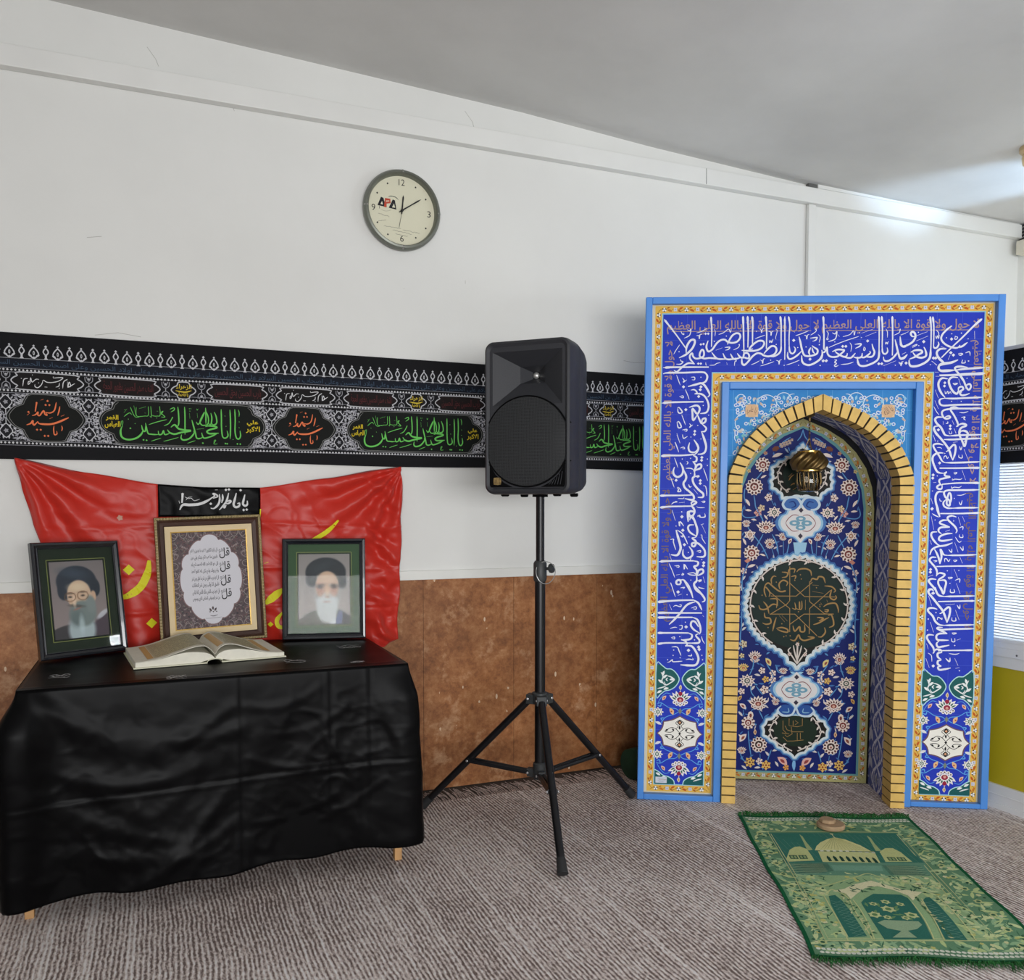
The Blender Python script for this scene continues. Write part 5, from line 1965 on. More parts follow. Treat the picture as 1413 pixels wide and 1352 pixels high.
def moulding(pl, w, h, prof, mats, name, parent, mi=None, smooth=False):
    """prof: (inset, height) pairs from the outer back edge over the face to the inner edge"""
    b = MB()
    rings = [[pl(i, i, z), pl(w - i, i, z), pl(w - i, h - i, z), pl(i, h - i, z)] for i, z in prof]
    for k in range(len(rings) - 1):
        b.loft(rings[k:k + 2], (mi[k] if mi else 0), cap=False)
    return b.build(name, mats, parent, smooth=smooth)


def blend(c, d, t):
    t = max(0.0, min(1.0, t))
    return tuple(x + (y - x) * t for x, y in zip(c, d))


def ell(x, y, cx, cy, rx, ry, soft=0.12, rot=0.0):
    dx, dy = x - cx, y - cy
    if rot:
        ca, sa = math.cos(rot), math.sin(rot)
        dx, dy = dx * ca + dy * sa, -dx * sa + dy * ca
    d = math.hypot(dx / rx, dy / ry)
    return max(0.0, min(1.0, (1 + soft - d) / (2 * soft)))


def paint(a, u0, v0, u1, v1, nu, nv, fn, layer):
    for j in range(nv):
        for i in range(nu):
            x, y = (i + 0.5) / nu, (j + 0.5) / nv
            a.rect(u0 + (u1 - u0) * i / nu, v0 + (v1 - v0) * j / nv, u0 + (u1 - u0) * (i + 1) / nu, v0 + (v1 - v0) * (j + 1) / nv, fn(x, y), layer)


def man_front(x, y):
    ax = x / 1.0
    c = blend((132, 126, 126), (172, 160, 158), 1 - y * 0.9)
    sh = 0.20 - 0.9 * (abs(x - 0.52) - 0.12) ** 2 + (0.02 if x > 0.5 else 0)
    c = blend(c, (92, 92, 84) if x < 0.62 else (58, 58, 62), (sh - y) / 0.02 + 0.5)
    c = blend(c, (214, 216, 222), ell(x, y, 0.66, 0.05, 0.07, 0.10, 0.2))
    c = blend(c, (96, 104, 142), ell(x, y, 0.79, 0.06, 0.055, 0.13, 0.2, -0.3))
    c = blend(c, (34, 38, 46), ell(x, y, 0.53, 0.735, 0.395, 0.215, 0.05))
    c = blend(c, (34, 38, 46), ell(x, y, 0.27, 0.63, 0.13, 0.10, 0.12))
    c = blend(c, (34, 38, 46), ell(x, y, 0.84, 0.61, 0.10, 0.11, 0.12))
    c = blend(c, (52, 58, 66), 0.6 * ell(x, y, 0.45, 0.82, 0.22, 0.06, 0.6, 0.3))
    c = blend(c, (168, 166, 166), ell(x, y, 0.56, 0.42, 0.26, 0.24, 0.08))
    c = blend(c, (196, 160, 138), ell(x, y, 0.555, 0.55, 0.225, 0.205, 0.07))
    c = blend(c, (214, 186, 164), 0.8 * ell(x, y, 0.55, 0.66, 0.16, 0.06, 0.6))
    c = blend(c, (196, 198, 200), ell(x, y, 0.555, 0.235, 0.215, 0.22, 0.12))
    c = blend(c, (206, 208, 210), ell(x, y, 0.55, 0.34, 0.20, 0.06, 0.3))
    c = blend(c, (170, 120, 104), 0.7 * ell(x, y, 0.42, 0.47, 0.07, 0.07, 0.5))
    c = blend(c, (170, 120, 104), 0.7 * ell(x, y, 0.69, 0.47, 0.07, 0.07, 0.5))
    for ex in (0.42, 0.69):
        c = blend(c, (70, 58, 54), 0.9 * ell(x, y, ex, 0.548, 0.085, 0.022, 0.5, 0.08 if ex < 0.5 else -0.08))
        c = blend(c, (54, 44, 42), 0.85 * ell(x, y, ex, 0.518, 0.05, 0.015, 0.5))
    c = blend(c, (222, 190, 168), 0.8 * ell(x, y, 0.56, 0.46, 0.035, 0.075, 0.5))
    c = blend(c, (140, 100, 90), 0.7 * ell(x, y, 0.56, 0.385, 0.06, 0.012, 0.5))
    c = blend(c, (150, 110, 104), 0.7 * ell(x, y, 0.55, 0.315, 0.08, 0.010, 0.5))
    return tuple(int(q) for q in c)


def man_glasses(x, y):
    c = blend((112, 106, 108), (150, 134, 134), 1 - y * 0.8)
    sh = 0.18 - 0.5 * (abs(x - 0.52) - 0.2) ** 2
    c = blend(c, (66, 62, 66), (sh - y) / 0.02 + 0.5)
    c = blend(c, (78, 66, 76), ell(x, y, 0.94, 0.13, 0.22, 0.16, 0.2, 0.4))
    c = blend(c, (206, 206, 216), 0.8 * ell(x, y, 0.90, 0.28, 0.12, 0.035, 0.3, 0.45))
    c = blend(c, (168, 180, 186), ell(x, y, 0.50, 0.10, 0.25, 0.22, 0.15))
    c = blend(c, (46, 52, 64), ell(x, y, 0.47, 0.735, 0.37, 0.205, 0.05))
    c = blend(c, (46, 52, 64), ell(x, y, 0.22, 0.62, 0.11, 0.12, 0.12))
    c = blend(c, (44, 50, 60), ell(x, y, 0.80, 0.64, 0.10, 0.12, 0.12))
    c = blend(c, (66, 76, 90), 0.7 * ell(x, y, 0.42, 0.84, 0.24, 0.06, 0.6, -0.15))
    c = blend(c, (200, 164, 140), ell(x, y, 0.76, 0.53, 0.05, 0.07, 0.2))
    c = blend(c, (204, 172, 148), ell(x, y, 0.50, 0.55, 0.225, 0.20, 0.06))
    c = blend(c, (222, 200, 172), 0.8 * ell(x, y, 0.48, 0.66, 0.16, 0.05, 0.6))
    c = blend(c, (120, 130, 130), ell(x, y, 0.54, 0.31, 0.25, 0.17, 0.12))
    c = blend(c, (128, 136, 136), ell(x, y, 0.70, 0.42, 0.09, 0.12, 0.2, 0.2))
    c = blend(c, (96, 108, 110), 0.7 * ell(x, y, 0.42, 0.25, 0.12, 0.10, 0.5))
    c = blend(c, (190, 204, 210), 0.7 * ell(x, y, 0.50, 0.16, 0.05, 0.12, 0.5))
    c = blend(c, (90, 84, 82), 0.9 * ell(x, y, 0.43, 0.415, 0.14, 0.018, 0.5, -0.1))
    c = blend(c, (170, 110, 100), 0.8 * ell(x, y, 0.44, 0.375, 0.07, 0.010, 0.5, 0.2))
    c = blend(c, (228, 198, 176), 0.8 * ell(x, y, 0.40, 0.475, 0.032, 0.07, 0.5))
    for ex, ey in ((0.33, 0.535), (0.565, 0.545)):
        c = blend(c, (86, 72, 66), 0.7 * ell(x, y, ex, ey + 0.045, 0.075, 0.010, 0.5))
        c = blend(c, (66, 56, 54), 0.85 * ell(x, y, ex, ey, 0.035, 0.013, 0.5))
        d = math.hypot((x - ex) / 0.10, (y - ey) / 0.058)
        c = blend(c, (120, 86, 66), 0.85 * max(0, 1 - abs(d - 1) / 0.16))
    return tuple(int(q) for q in c)


def portrait(name, A, yaw, lean, w, h, label, fn, matc, ph):
    pl = Plane(A, yaw, lean)
    r = thing(name, label, 'framed portrait', (A[0], A[1], A[2]))
    moulding(pl, w, h, [(0.0, -0.016), (0.0, 0.002), (0.003, 0.006), (0.010, 0.007), (0.018, 0.002), (0.021, 0.004), (0.0235, 0.002), (0.0235, -0.006)], M_BLACKFRAME, 'moulding', r)
    a = Art(lambda u, v, z: pl(u, v, -0.0055 + z))
    a.rect(0.02, 0.02, w - 0.02, h - 0.02, matc, 0)
    u0, v0, u1, v1 = ph
    g = 0.0085
    for i, col in ((g, (132, 140, 74)), (g - 0.002, tuple(int(x * 0.6) for x in matc))):
        a.rect(u0 - i, v0 - i, u1 + i, v1 + i, col, 1 if i == g else 2)
    a.build('mount', M_PRINT, r)
    a = Art(lambda u, v, z: pl(u, v, -0.0045 + z))
    paint(a, u0, v0, u1, v1, 64, 92, fn, 0)
    a.build('photograph', M_PRINT, r)
    b = MB()
    b.loft([[pl(0.022, 0.022, z), pl(w - 0.022, 0.022, z), pl(w - 0.022, h - 0.022, z), pl(0.022, h - 0.022, z)] for z in (-0.003, -0.0015)])
    b.build('glass', M_GLASS, r)
    b = MB()
    b.loft([[pl(0.006, 0.006, z), pl(w - 0.006, 0.006, z), pl(w - 0.006, h - 0.006, z), pl(0.006, h - 0.006, z)] for z in (-0.0155, -0.008)])
    b.build('backing', M_BACKB, r)
    return r


portrait('picture_frame', (-0.354, 3.357, TZ + 0.008), 28.2, 9.5, 0.309, 0.410, 'black framed portrait of a bearded man in glasses and dark turban', man_glasses, (14, 30, 12), (0.058, 0.066, 0.248, 0.340))
portrait('picture_frame', (0.480, 3.540, TZ + 0.007), -12.45, 6, 0.329, 0.405, 'black framed portrait of a white bearded man with green mount', man_front, (26, 66, 22), (0.064, 0.060, 0.266, 0.342))

# middle frame with ornate border
pl = Plane((0.03, 3.530, TZ + 0.007), 1.0, 4.0, 2.0)
W, H = 0.392, 0.490
r = thing('picture_frame', 'gold and brown framed page of script with ornate border, in the middle', 'framed script', (0.03, 3.53, TZ + 0.003))
moulding(pl, W, H, [(0.0, -0.018), (0.0, 0.004), (0.002, 0.009), (0.010, 0.009), (0.012, 0.004), (0.016, 0.006), (0.020, 0.002), (0.032, -0.002), (0.034, 0.002), (0.036, 0.0)],
         [simple('bronze_moulding', (108, 92, 56), 0.4, 0.4, var=0.3, scale=60), simple('brown_moulding', (66, 42, 32), 0.35)], 'moulding', r, [0, 0, 0, 0, 1, 1, 1, 1, 1])
moulding(pl, W, H, [(0.036, 0.001), (0.056, -0.002), (0.0565, 0.001), (0.0600, 0.0), (0.0605, -0.006)],
         [simple('cream_liner', (214, 192, 150), 0.6, var=0.05), simple('gilt_lip', (224, 186, 104), 0.25, 0.6)], 'liner', r, [0, 1, 1, 1])
b = MB()
bead = []
n = 34
for k in range(n):
    bead += [(0.005 + (W - 0.01) * (k + 0.5) / n, 0.0055), (0.005 + (W - 0.01) * (k + 0.5) / n, H - 0.0055)]
n = 42
for k in range(n):
    bead += [(0.0055, 0.005 + (H - 0.01) * (k + 0.5) / n), (W - 0.0055, 0.005 + (H - 0.01) * (k + 0.5) / n)]
for u, v in bead:
    b.lathe([(0.0045, 0.0085), (0.0038, 0.0115), (0.0, 0.0128)], pl(u, v, 0), pl.n, 7, cap=False)
bd = b.build('beading', simple('worn_gilt', (150, 134, 92), 0.35, 0.5, var=0.3, scale=90), r, smooth=True)
bd['kind'] = 'stuff'
a = Art(lambda u, v, z: pl(u, v, -0.0055 + z), 0.0002)
P0, P1, Q0, Q1 = 0.058, W - 0.058, 0.058, H - 0.058
a.rect(P0, Q0, P1, Q1, (74, 57, 60), 0)
r2 = random.Random(3)
cx, cy = (P0 + P1) / 2, (Q0 + Q1) / 2
a.mir = cx
for i in range(520):
    u, v = r2.uniform(cx, P1 - 0.002), r2.uniform(Q0 + 0.002, Q1 - 0.002)
    k = r2.random()
    col = r2.choice([(124, 108, 110), (40, 32, 36), (104, 66, 66), (138, 122, 118), (100, 94, 86), (48, 38, 44)])
    if k < 0.5:
        an = r2.uniform(0, 2 * PI)
        R = r2.uniform(0.004, 0.009)
        a.stroke([(u + R * math.cos(an + q), v + R * math.sin(an + q)) for q in (0, 1, 2, 3, 4)], 0.0018, col, 2, 0.6, n=2)
    elif k < 0.8:
        a.leaf(u, v, r2.uniform(0.006, 0.013), 0.0026, r2.uniform(0, PI), col, 1, 3)
    else:
        a.disc(u, v, r2.uniform(0.003, 0.006), col, 1, lobes=5, depth=0.35)
for i in range(5):
    u = cx + (P1 - cx) * i / 4.4
    for v in (Q0, Q1):
        s = 1 if v == Q0 else -1
        a.stroke([(u - 0.014, v), (u - 0.011, v + s * 0.016), (u, v + s * 0.024), (u + 0.011, v + s * 0.016), (u + 0.014, v)], 0.0022, (132, 120, 118), 3, n=3)
for i in range(10):
    v = Q0 + (Q1 - Q0) * (i + 0.5) / 10
    a.stroke([(P1, v - 0.014), (P1 - 0.014, v - 0.010), (P1 - 0.02, v), (P1 - 0.014, v + 0.010), (P1, v + 0.014)], 0.0022, (132, 120, 118), 3, n=3)
a.mir = None
ov = []
for k in range(96):
    an = 2 * PI * k / 96
    lob = 0.93 + 0.07 * abs(math.cos(an * 6)) ** 0.6
    ex = 0.86 + 0.14 * abs(math.cos(2 * an)) ** 2
    ov.append((cx + 0.113 * lob * math.copysign(abs(math.cos(an)) ** 0.86, math.cos(an)), cy + 0.168 * lob * ex * math.copysign(abs(math.sin(an)) ** 0.92, math.sin(an)) / 0.97))
a.poly([(cx + (u - cx) * 1.03, cy + (v - cy) * 1.025) for u, v in ov], (120, 92, 92), 4)
a.poly(ov, (200, 198, 204), 5)
QT = ['قل يا ايها الكافرون لا اعبد ما تعبدون ولا انتم', 'عابدون ما اعبد لكم دينكم ولي دين', 'قل هو الله احد الله الصمد لم يلد', 'ولم يولد ولم يكن له كفوا احد',
      'قل اعوذ برب الفلق من شر ما خلق ومن شر', 'غاسق اذا وقب ومن شر النفاثات', 'قل اعوذ برب الناس ملك الناس اله الناس', 'من شر الوسواس الخناس الذي يوسوس']
for k, q in enumerate(QT):
    v = cy + 0.122 - k * 0.0262 - (k // 2) * 0.0006
    a.text(q, cx - 0.072, v - 0.022, cx + 0.028, v - 0.001, (78, 76, 82), 6, fat=0.022)
for k in range(4):
    v = cy + 0.124 - k * 0.0532
    a.text('قل', cx + 0.034, v - 0.046, cx + 0.072, v - 0.004, (34, 32, 34), 7, fat=0.012)
    a.text('هو', cx + 0.032, v - 0.026, cx + 0.050, v - 0.004, (110, 108, 112), 6)
for k in range(3):
    a.leaf(cx + (k - 1) * 0.009, cy - 0.112 - 0.006 * abs(k - 1), 0.016, 0.004, PI / 2 + (1 - k) * 0.5, (74, 62, 62), 6, 4)
    a.dot(cx + (k - 1) * 0.012, cy - 0.126, 0.003, (74, 62, 62), 6)
a.stroke([(cx - 0.012, cy - 0.140), (cx, cy - 0.143), (cx + 0.016, cy - 0.139)], 0.003, (90, 84, 88), 6, 0.6)
a.stroke([(cx - 0.03, cy - 0.150), (cx, cy - 0.151), (cx + 0.03, cy - 0.149)], 0.0018, (130, 126, 130), 6, 0.6)
a.build('page', M_PRINT, r)
b = MB()
b.loft([[pl(0.008, 0.008, z), pl(W - 0.008, 0.008, z), pl(W - 0.008, H - 0.008, z), pl(0.008, H - 0.008, z)] for z in (-0.0175, -0.009)])
b.build('backing', M_BACKB, r)

# ------------------------------------------------------------------ open book
BE = Vector((0.485, 0.053, 0)).normalized()
BN = Vector((-BE.y, BE.x, 0))
BA = Vector((-0.052, 3.098, TZ + 0.004))
BW, BD = 0.488, 0.345
SP = 0.252
bk = thing('open_book', 'large open book with cream pages lying in front of the framed script', 'book', (0.2, 3.27, TZ + 0.004))
bp = lambda u, v, z: BA + BE * u + BN * v + Vector((0, 0, z))
ZT = [(0.0, 0.0215), (0.03, 0.023), (0.08, 0.030), (0.14, 0.047), (0.19, 0.060), (0.22, 0.060), (0.240, 0.046), (0.252, 0.030),
      (0.264, 0.048), (0.285, 0.060), (0.32, 0.058), (0.36, 0.044), (0.41, 0.028), (0.45, 0.020), (0.488, 0.0175)]


def page_z(u):
    u = max(0.0, min(BW, u))
    for i in range(len(ZT) - 1):
        (a_, za), (c_, zc) = ZT[i], ZT[i + 1]
        if u <= c_ + 1e-9:
            p0 = ZT[max(0, i - 1)][1]
            p3 = ZT[min(len(ZT) - 1, i + 2)][1]
            t = (u - a_) / (c_ - a_)
            return 0.5 * (2 * za + (zc - p0) * t + (2 * p0 - 5 * za + 4 * zc - p3) * t * t + (3 * za - p0 - 3 * zc + p3) * t ** 3)
    return ZT[-1][1]


M_PAPER = simple('paper_edge', (226, 222, 206), 0.85, var=0.05, scale=40)
M_COVER = simple('cream_cover', (214, 212, 186), 0.5, var=0.04)
b = MB()
for u0, u1 in ((-0.006, 0.226), (0.274, BW + 0.006)):
    b.loft([[bp(u0, -0.005, z), bp(u1, -0.005, z), bp(u1, BD + 0.005, z), bp(u0, BD + 0.005, z)] for z in (0, 0.004)])
sp = []
for k in range(9):
    an = PI * k / 8
    sp.append((SP - 0.026 * math.cos(an), 0.003 - 0.0 * k + 0.010 * math.sin(an)))
b.loft([[bp(u, v, z) for u, z in sp] + [bp(u, v, z + 0.003) for u, z in sp[::-1]] for v in (-0.004, BD + 0.004)])
b.build('cover', M_COVER, bk)
for name, ua, ub in (('page_block', 0.0, SP - 0.002), ('page_block', SP + 0.002, BW)):
    b = MB()
    n = 40
    rings = []
    for i in range(n + 1):
        u = ua + (ub - ua) * i / n
        k = 0.66 if 0.10 < u < 0.42 else 0.9
        k = 0.9 - 0.26 * math.exp(-((u - 0.215) / 0.06) ** 2) - 0.2 * math.exp(-((u - 0.30) / 0.06) ** 2)
        zt = max(0.007, page_z(u) * k)
        near = min(abs(u - SP) / 0.05, 1.0)
        zb = 0.0045 + 0.012 * (1 - near)
        rings.append([bp(u, 0.0, min(zb, zt - 0.001)), bp(u, 0.0, zt), bp(u, BD, page_z(u) - 0.002), bp(u, BD, min(zb, zt - 0.001))])
    b.loft(rings)
    b.build(name, M_PAPER, bk)
b = MB()
n = 80
rings = []
for i in range(n + 1):
    u = BW * i / n
    rings.append([bp(u, -0.001, page_z(u) - 0.0015), bp(u, -0.001, page_z(u)), bp(u, BD, page_z(u)), bp(u, BD, page_z(u) - 0.0015)])
b.loft(rings)
b.build('top_leaf', M_PAPER, bk, smooth=True)
a = Art(lambda u, v, h: bp(u, v, page_z(u) + 0.0006 + h))
for u0, u1 in ((0.062, 0.228), (0.290, 0.418)):
    a.rect(u0, 0.03, u1, BD - 0.03, (190, 184, 150), 0, 40, 1)
    r2 = random.Random(4)
    for k in range(13):
        v = 0.045 + k * (BD - 0.09) / 12
        for q in range(30):
            ua = u0 + 0.006 + (u1 - u0 - 0.012) * q / 30
            if r2.random() < 0.85:
                a.rect(ua, v - 0.005, ua + 0.0035, v + r2.uniform(0.0, 0.006), (134, 130, 106), 1)
for u0, u1 in ((0.040, 0.060), (0.2655, 0.286), (0.422, 0.446)):
    a.rect(u0, 0.03, u1, BD - 0.03, (204, 168, 110), 0, 8, 1)
a.build('print', M_PRINT, bk)

# ------------------------------------------------------------------ loudspeaker on its stand
SPX, SPY = 1.396, 3.07
an = math.radians(45)
SF = Vector((-math.sin(an), -math.cos(an), 0))
SR = Vector((math.cos(an), -math.sin(an), 0))
SZ0, SZ1 = 1.300, 1.872
SH = SZ1 - SZ0
SCZ = (SZ0 + SZ1) / 2
SFC = Vector((SPX, SPY, SCZ)) + SF * 0.150


def sp(x, z, y=0.0):
    """x right, z up from the cabinet centre, y towards the viewer from the front plane"""
    return SFC + SR * x + Vector((0, 0, z)) + SF * y


def rrect(hw, hh, r, n=6, bulge=0.0):
    out = []
    for cx, cz, a0 in ((hw - r, hh - r, 0), (-hw + r, hh - r, 90), (-hw + r, -hh + r, 180), (hw - r, -hh + r, 270)):
        for k in range(n + 1):
            q = math.radians(a0 + 90 * k / n)
            out.append((cx + r * math.cos(q), cz + r * math.sin(q)))
    return [(x, z + math.copysign(bulge * (1 - (x / hw) ** 2), z)) for x, z in out]


M_SPK = simple('black_moulded_plastic', (48, 49, 53), 0.5, var=0.06, scale=300, bump=0.15, spec=0.35)
M_SPKD = simple('dark_recess', (7, 7, 8), 0.9, spec=0.1)


def grille_material():
    m, nt, p = new_mat('perforated_steel')
    tc = N(nt, 'ShaderNodeTexCoord')
    mp = N(nt, 'ShaderNodeMapping')
    mp.inputs['Rotation'].default_value = (0, 0, math.radians(45))
    nt.links.new(tc.outputs['Object'], mp.inputs['Vector'])
    sx = N(nt, 'ShaderNodeSeparateXYZ')
    nt.links.new(mp.outputs['Vector'], sx.inputs[0])
    cb = N(nt, 'ShaderNodeCombineXYZ')
    nt.links.new(sx.outputs['X'], cb.inputs['X'])
    nt.links.new(sx.outputs['Z'], cb.inputs['Y'])
    vo = N(nt, 'ShaderNodeTexVoronoi')
    vo.voronoi_dimensions = '2D'
    vo.inputs['Scale'].default_value = 190
    vo.inputs['Randomness'].default_value = 0.0
    nt.links.new(cb.outputs[0], vo.inputs['Vector'])
    st = N(nt, 'ShaderNodeMath', operation='GREATER_THAN')
    st.inputs[1].default_value = 0.34
    nt.links.new(vo.outputs['Distance'], st.inputs[0])
    mx = N(nt, 'ShaderNodeMix', data_type='RGBA')
    nt.links.new(st.outputs[0], mx.inputs[0])
    mx.inputs[6].default_value = rgb(13, 13, 15)
    mx.inputs[7].default_value = rgb(54, 56, 58)
    nt.links.new(mx.outputs[2], p.inputs['Base Color'])
    p.inputs['Roughness'].default_value = 0.45
    p.inputs['Metallic'].default_value = 0.3
    bp = N(nt, 'ShaderNodeBump')
    bp.inputs['Strength'].default_value = 0.5
    bp.inputs['Distance'].default_value = 0.002
    nt.links.new(st.outputs[0], bp.inputs['Height'])
    nt.links.new(bp.outputs['Normal'], p.inputs['Normal'])
    return m


spk = thing('loudspeaker', 'black loudspeaker with round grille mounted on the tripod stand', 'loudspeaker', (SPX, SPY, SZ0))
b = MB()
secs = [(0.150, 0.262, 0.018, -0.008, 0.008), (0.160, 0.272, 0.024, 0.0, 0.010), (0.168, 0.280, 0.03, -0.006, 0.010), (0.171, 0.283, 0.032, -0.03, 0.009),
        (0.171, 0.283, 0.032, -0.105, 0.006), (0.168, 0.281, 0.032, -0.112, 0.005), (0.171, 0.282, 0.032, -0.119, 0.004), (0.158, 0.272, 0.03, -0.22, 0.002),
        (0.142, 0.262, 0.03, -0.29, 0.0), (0.125, 0.245, 0.03, -0.30, 0.0)]
b.loft([[sp(x, z, y) for x, z in rrect(hw, hh, r, 6, bu)] for hw, hh, r, y, bu in secs], cap=False)
b.add([sp(x, z, -0.30) for x, z in rrect(0.125, 0.245, 0.03, 6)], [tuple(range(28))])
b.build('cabinet', M_SPK, spk, smooth=True)
# front baffle with the horn mouth cut out
HX0, HX1, HZ0, HZ1 = -0.138, 0.138, 0.045, 0.245
b = MB()
Yb = -0.0085
for x0, x1, z0, z1 in ((-0.151, HX0, -0.262, 0.268), (HX1, 0.151, -0.262, 0.268), (HX0, HX1, HZ1, 0.268), (HX0, HX1, -0.262, HZ0)):
    b.loft([[sp(x0, z0, y), sp(x1, z0, y), sp(x1, z1, y), sp(x0, z1, y)] for y in (Yb - 0.004, Yb)])
b.build('baffle', M_SPK, spk)
b = MB()
TXc, TZc = 0.0, 0.166
mouth = [sp(HX0, HZ0, Yb), sp(HX1, HZ0, Yb), sp(HX1, HZ1, Yb), sp(HX0, HZ1, Yb)]
mid = [sp(TXc - 0.05, TZc - 0.034, Yb - 0.06), sp(TXc + 0.05, TZc - 0.034, Yb - 0.06), sp(TXc + 0.05, TZc + 0.03, Yb - 0.06), sp(TXc - 0.05, TZc + 0.03, Yb - 0.06)]
thr = [sp(TXc - 0.012, TZc - 0.012, Yb - 0.10), sp(TXc + 0.012, TZc - 0.012, Yb - 0.10), sp(TXc + 0.012, TZc + 0.012, Yb - 0.10), sp(TXc - 0.012, TZc + 0.012, Yb - 0.10)]
b.loft([mouth, mid, thr], cap=False)
b.build('horn', M_SPK, spk)
b = MB()
b.lathe([(0.0, 0), (0.013, 0), (0.011, 0.005), (0.006, 0.009), (0.0, 0.010)], sp(TXc, TZc, Yb - 0.098), SF, 14)
b.build('tweeter_dome', simple('silver_dome', (214, 214, 210), 0.3, 0.7), spk, smooth=True)
GC = (0.0, -0.090)
GR = 0.166
b = MB()


def gclip(r, q):
    return (max(-0.153, min(0.153, r * math.cos(q))), GC[1] + r * math.sin(q))


n = 72
rings = []
for r, h in ((GR, 0.0), (GR - 0.002, 0.007), (GR * 0.7, 0.013), (GR * 0.35, 0.016), (0.003, 0.017)):
    rings.append([sp(*gclip(r, 2 * PI * k / n), Yb + h) for k in range(n)])
b.loft(rings, cap=False)
b.build('grille', grille_material(), spk, smooth=True)
for q0, q1 in ((25, 155), (205, 335)):
    pts = [sp(*gclip(GR + 0.002, math.radians(q0 + (q1 - q0) * k / 40)), Yb + 0.002) for k in range(41)]
    b = MB()
    b.tube(pts, 0.0028, 6)
    b.build('grille_seam', M_SPKD, spk)
for s in (-1, 1):
    for z in (-0.012, -0.175):
        b = MB()
        b.tube([sp(s * 0.150, z + (0.0 if z > -0.1 else 0), Yb + 0.002), sp(s * 0.172, z + (-0.014 if z > -0.1 else 0.012), -0.012)], 0.0022, 6)
        b.build('panel_line', M_SPKD, spk)
for s in (-1, 1):
    b = MB()
    tri = [(s * 0.150, -0.172), (s * 0.150, -0.259), (s * 0.056, -0.259), (s * 0.092, -0.242), (s * 0.126, -0.212)]
    b.loft([[sp(x, z, y) for x, z in tri] for y in (Yb - 0.001, Yb + 0.0012)])
    b.build('port', M_SPKD, spk)
b = MB()
for k in range(5):
    b.tube([sp(0.088 + 0.011 * k, -0.250, Yb + 0.002), sp(0.10 + 0.010 * k, -0.238 + 0.009 * k, Yb + 0.002)], 0.0012, 5)
b.build('port_rib', M_SPK, spk)
b = MB()
b.loft([[sp(-0.118 + 0.016 * math.cos(q * PI / 4) * (1 + 0.25 * (q % 2)), -0.236 + 0.014 * math.sin(q * PI / 4) * (1 + 0.25 * (q % 2)), y) for q in range(8)] for y in (Yb + 0.001, Yb + 0.004)])
b.build('emblem', simple('gilt_emblem', (150, 126, 82), 0.35, 0.5, var=0.5, scale=120), spk)
for s in (-1, 1):
    for y in (-0.05, -0.25):
        b = MB()
        c = sp(s * 0.105, -0.283, y)
        b.lathe([(0.016, 0.004), (0.016, -0.006), (0.012, -0.010), (0, -0.010)], c, (0, 0, 1), 14)
        b.build('foot', M_SPKD, spk, smooth=True)
b = MB()
b.lathe([(0.03, 0.006), (0.03, -0.008), (0.0, -0.008)], (SPX, SPY, SZ0 + 0.0), (0, 0, 1), 20)
b.build('pole_socket', M_SPKD, spk, smooth=True)

M_STAND = simple('black_powder_coat', (22, 22, 25), 0.35, 0.3, var=0.1)
M_STANDP = simple('black_joint_plastic', (46, 49, 50), 0.5)
st = thing('speaker_stand', 'black tripod stand holding up the loudspeaker', 'stand', (SPX, SPY, 0.006))
b = MB()
b.lathe([(0.0165, 0.98), (0.0165, SZ0 - 0.008)], (SPX, SPY, 0), (0, 0, 1), 20)
b.build('upper_pole', M_STAND, st, smooth=True)
b = MB()
b.lathe([(0.0205, 0.205), (0.0205, 0.985)], (SPX, SPY, 0), (0, 0, 1), 20)
b.build('lower_pole', M_STAND, st, smooth=True)
b = MB()
b.lathe([(0.023, 0.965), (0.026, 0.975), (0.026, 1.035), (0.020, 1.045), (0.017, 1.045)], (SPX, SPY, 0), (0, 0, 1), 20)
b.build('clamp', M_STANDP, st, smooth=True)
b = MB()
c = Vector((SPX, SPY, 1.012))
d = Vector((0.62, -0.75, 0.1)).normalized()
b.tube([c + d * 0.02, c + d * 0.045], 0.006, 8)
b.lathe([(0.0, 0), (0.017, 0.0), (0.019, 0.006), (0.017, 0.014), (0, 0.016)], c + d * 0.042, d, 12)
b.build('clamp_knob', M_STANDP, st, smooth=True)
b = MB()
cc = Vector((SPX + 0.01, SPY - 0.03, 1.0))
e1 = Vector((math.cos(math.radians(22.6)), -math.sin(math.radians(22.6)), 0))
b.tube([cc + e1 * (0.037 * math.cos(q * PI / 18)) + Vector((0, -0.004 * math.sin(q * PI / 9), 0.043 * math.sin(q * PI / 18))) for q in range(37)], 0.0016, 6)
b.build('safety_ring', simple('clear_wire', (150, 152, 150), 0.2, 0.2), st, smooth=True)
FEET = [(1.026, 3.414), (1.263, 2.592), (1.885, 3.200)]
b = MB()
hub = []
for fx, fy in FEET:
    d = Vector((fx - SPX, fy - SPY, 0)).normalized()
    n_ = Vector((-d.y, d.x, 0))
    hub.append(math.atan2(d.y, d.x))
    c = Vector((SPX, SPY, 0))
    b.loft([[c + d * 0.0 + n_ * 0.026 + Vector((0, 0, z)), c + d * 0.052 + n_ * 0.020 + Vector((0, 0, z)), c + d * 0.052 - n_ * 0.020 + Vector((0, 0, z)), c - n_ * 0.026 + Vector((0, 0, z))] for z in (0.485, 0.522)])
b.lathe([(0.032, 0.488), (0.032, 0.530), (0.021, 0.533)], (SPX, SPY, 0), (0, 0, 1), 20)
b.build('hub', M_STANDP, st, bevel=0.003)
b = MB()
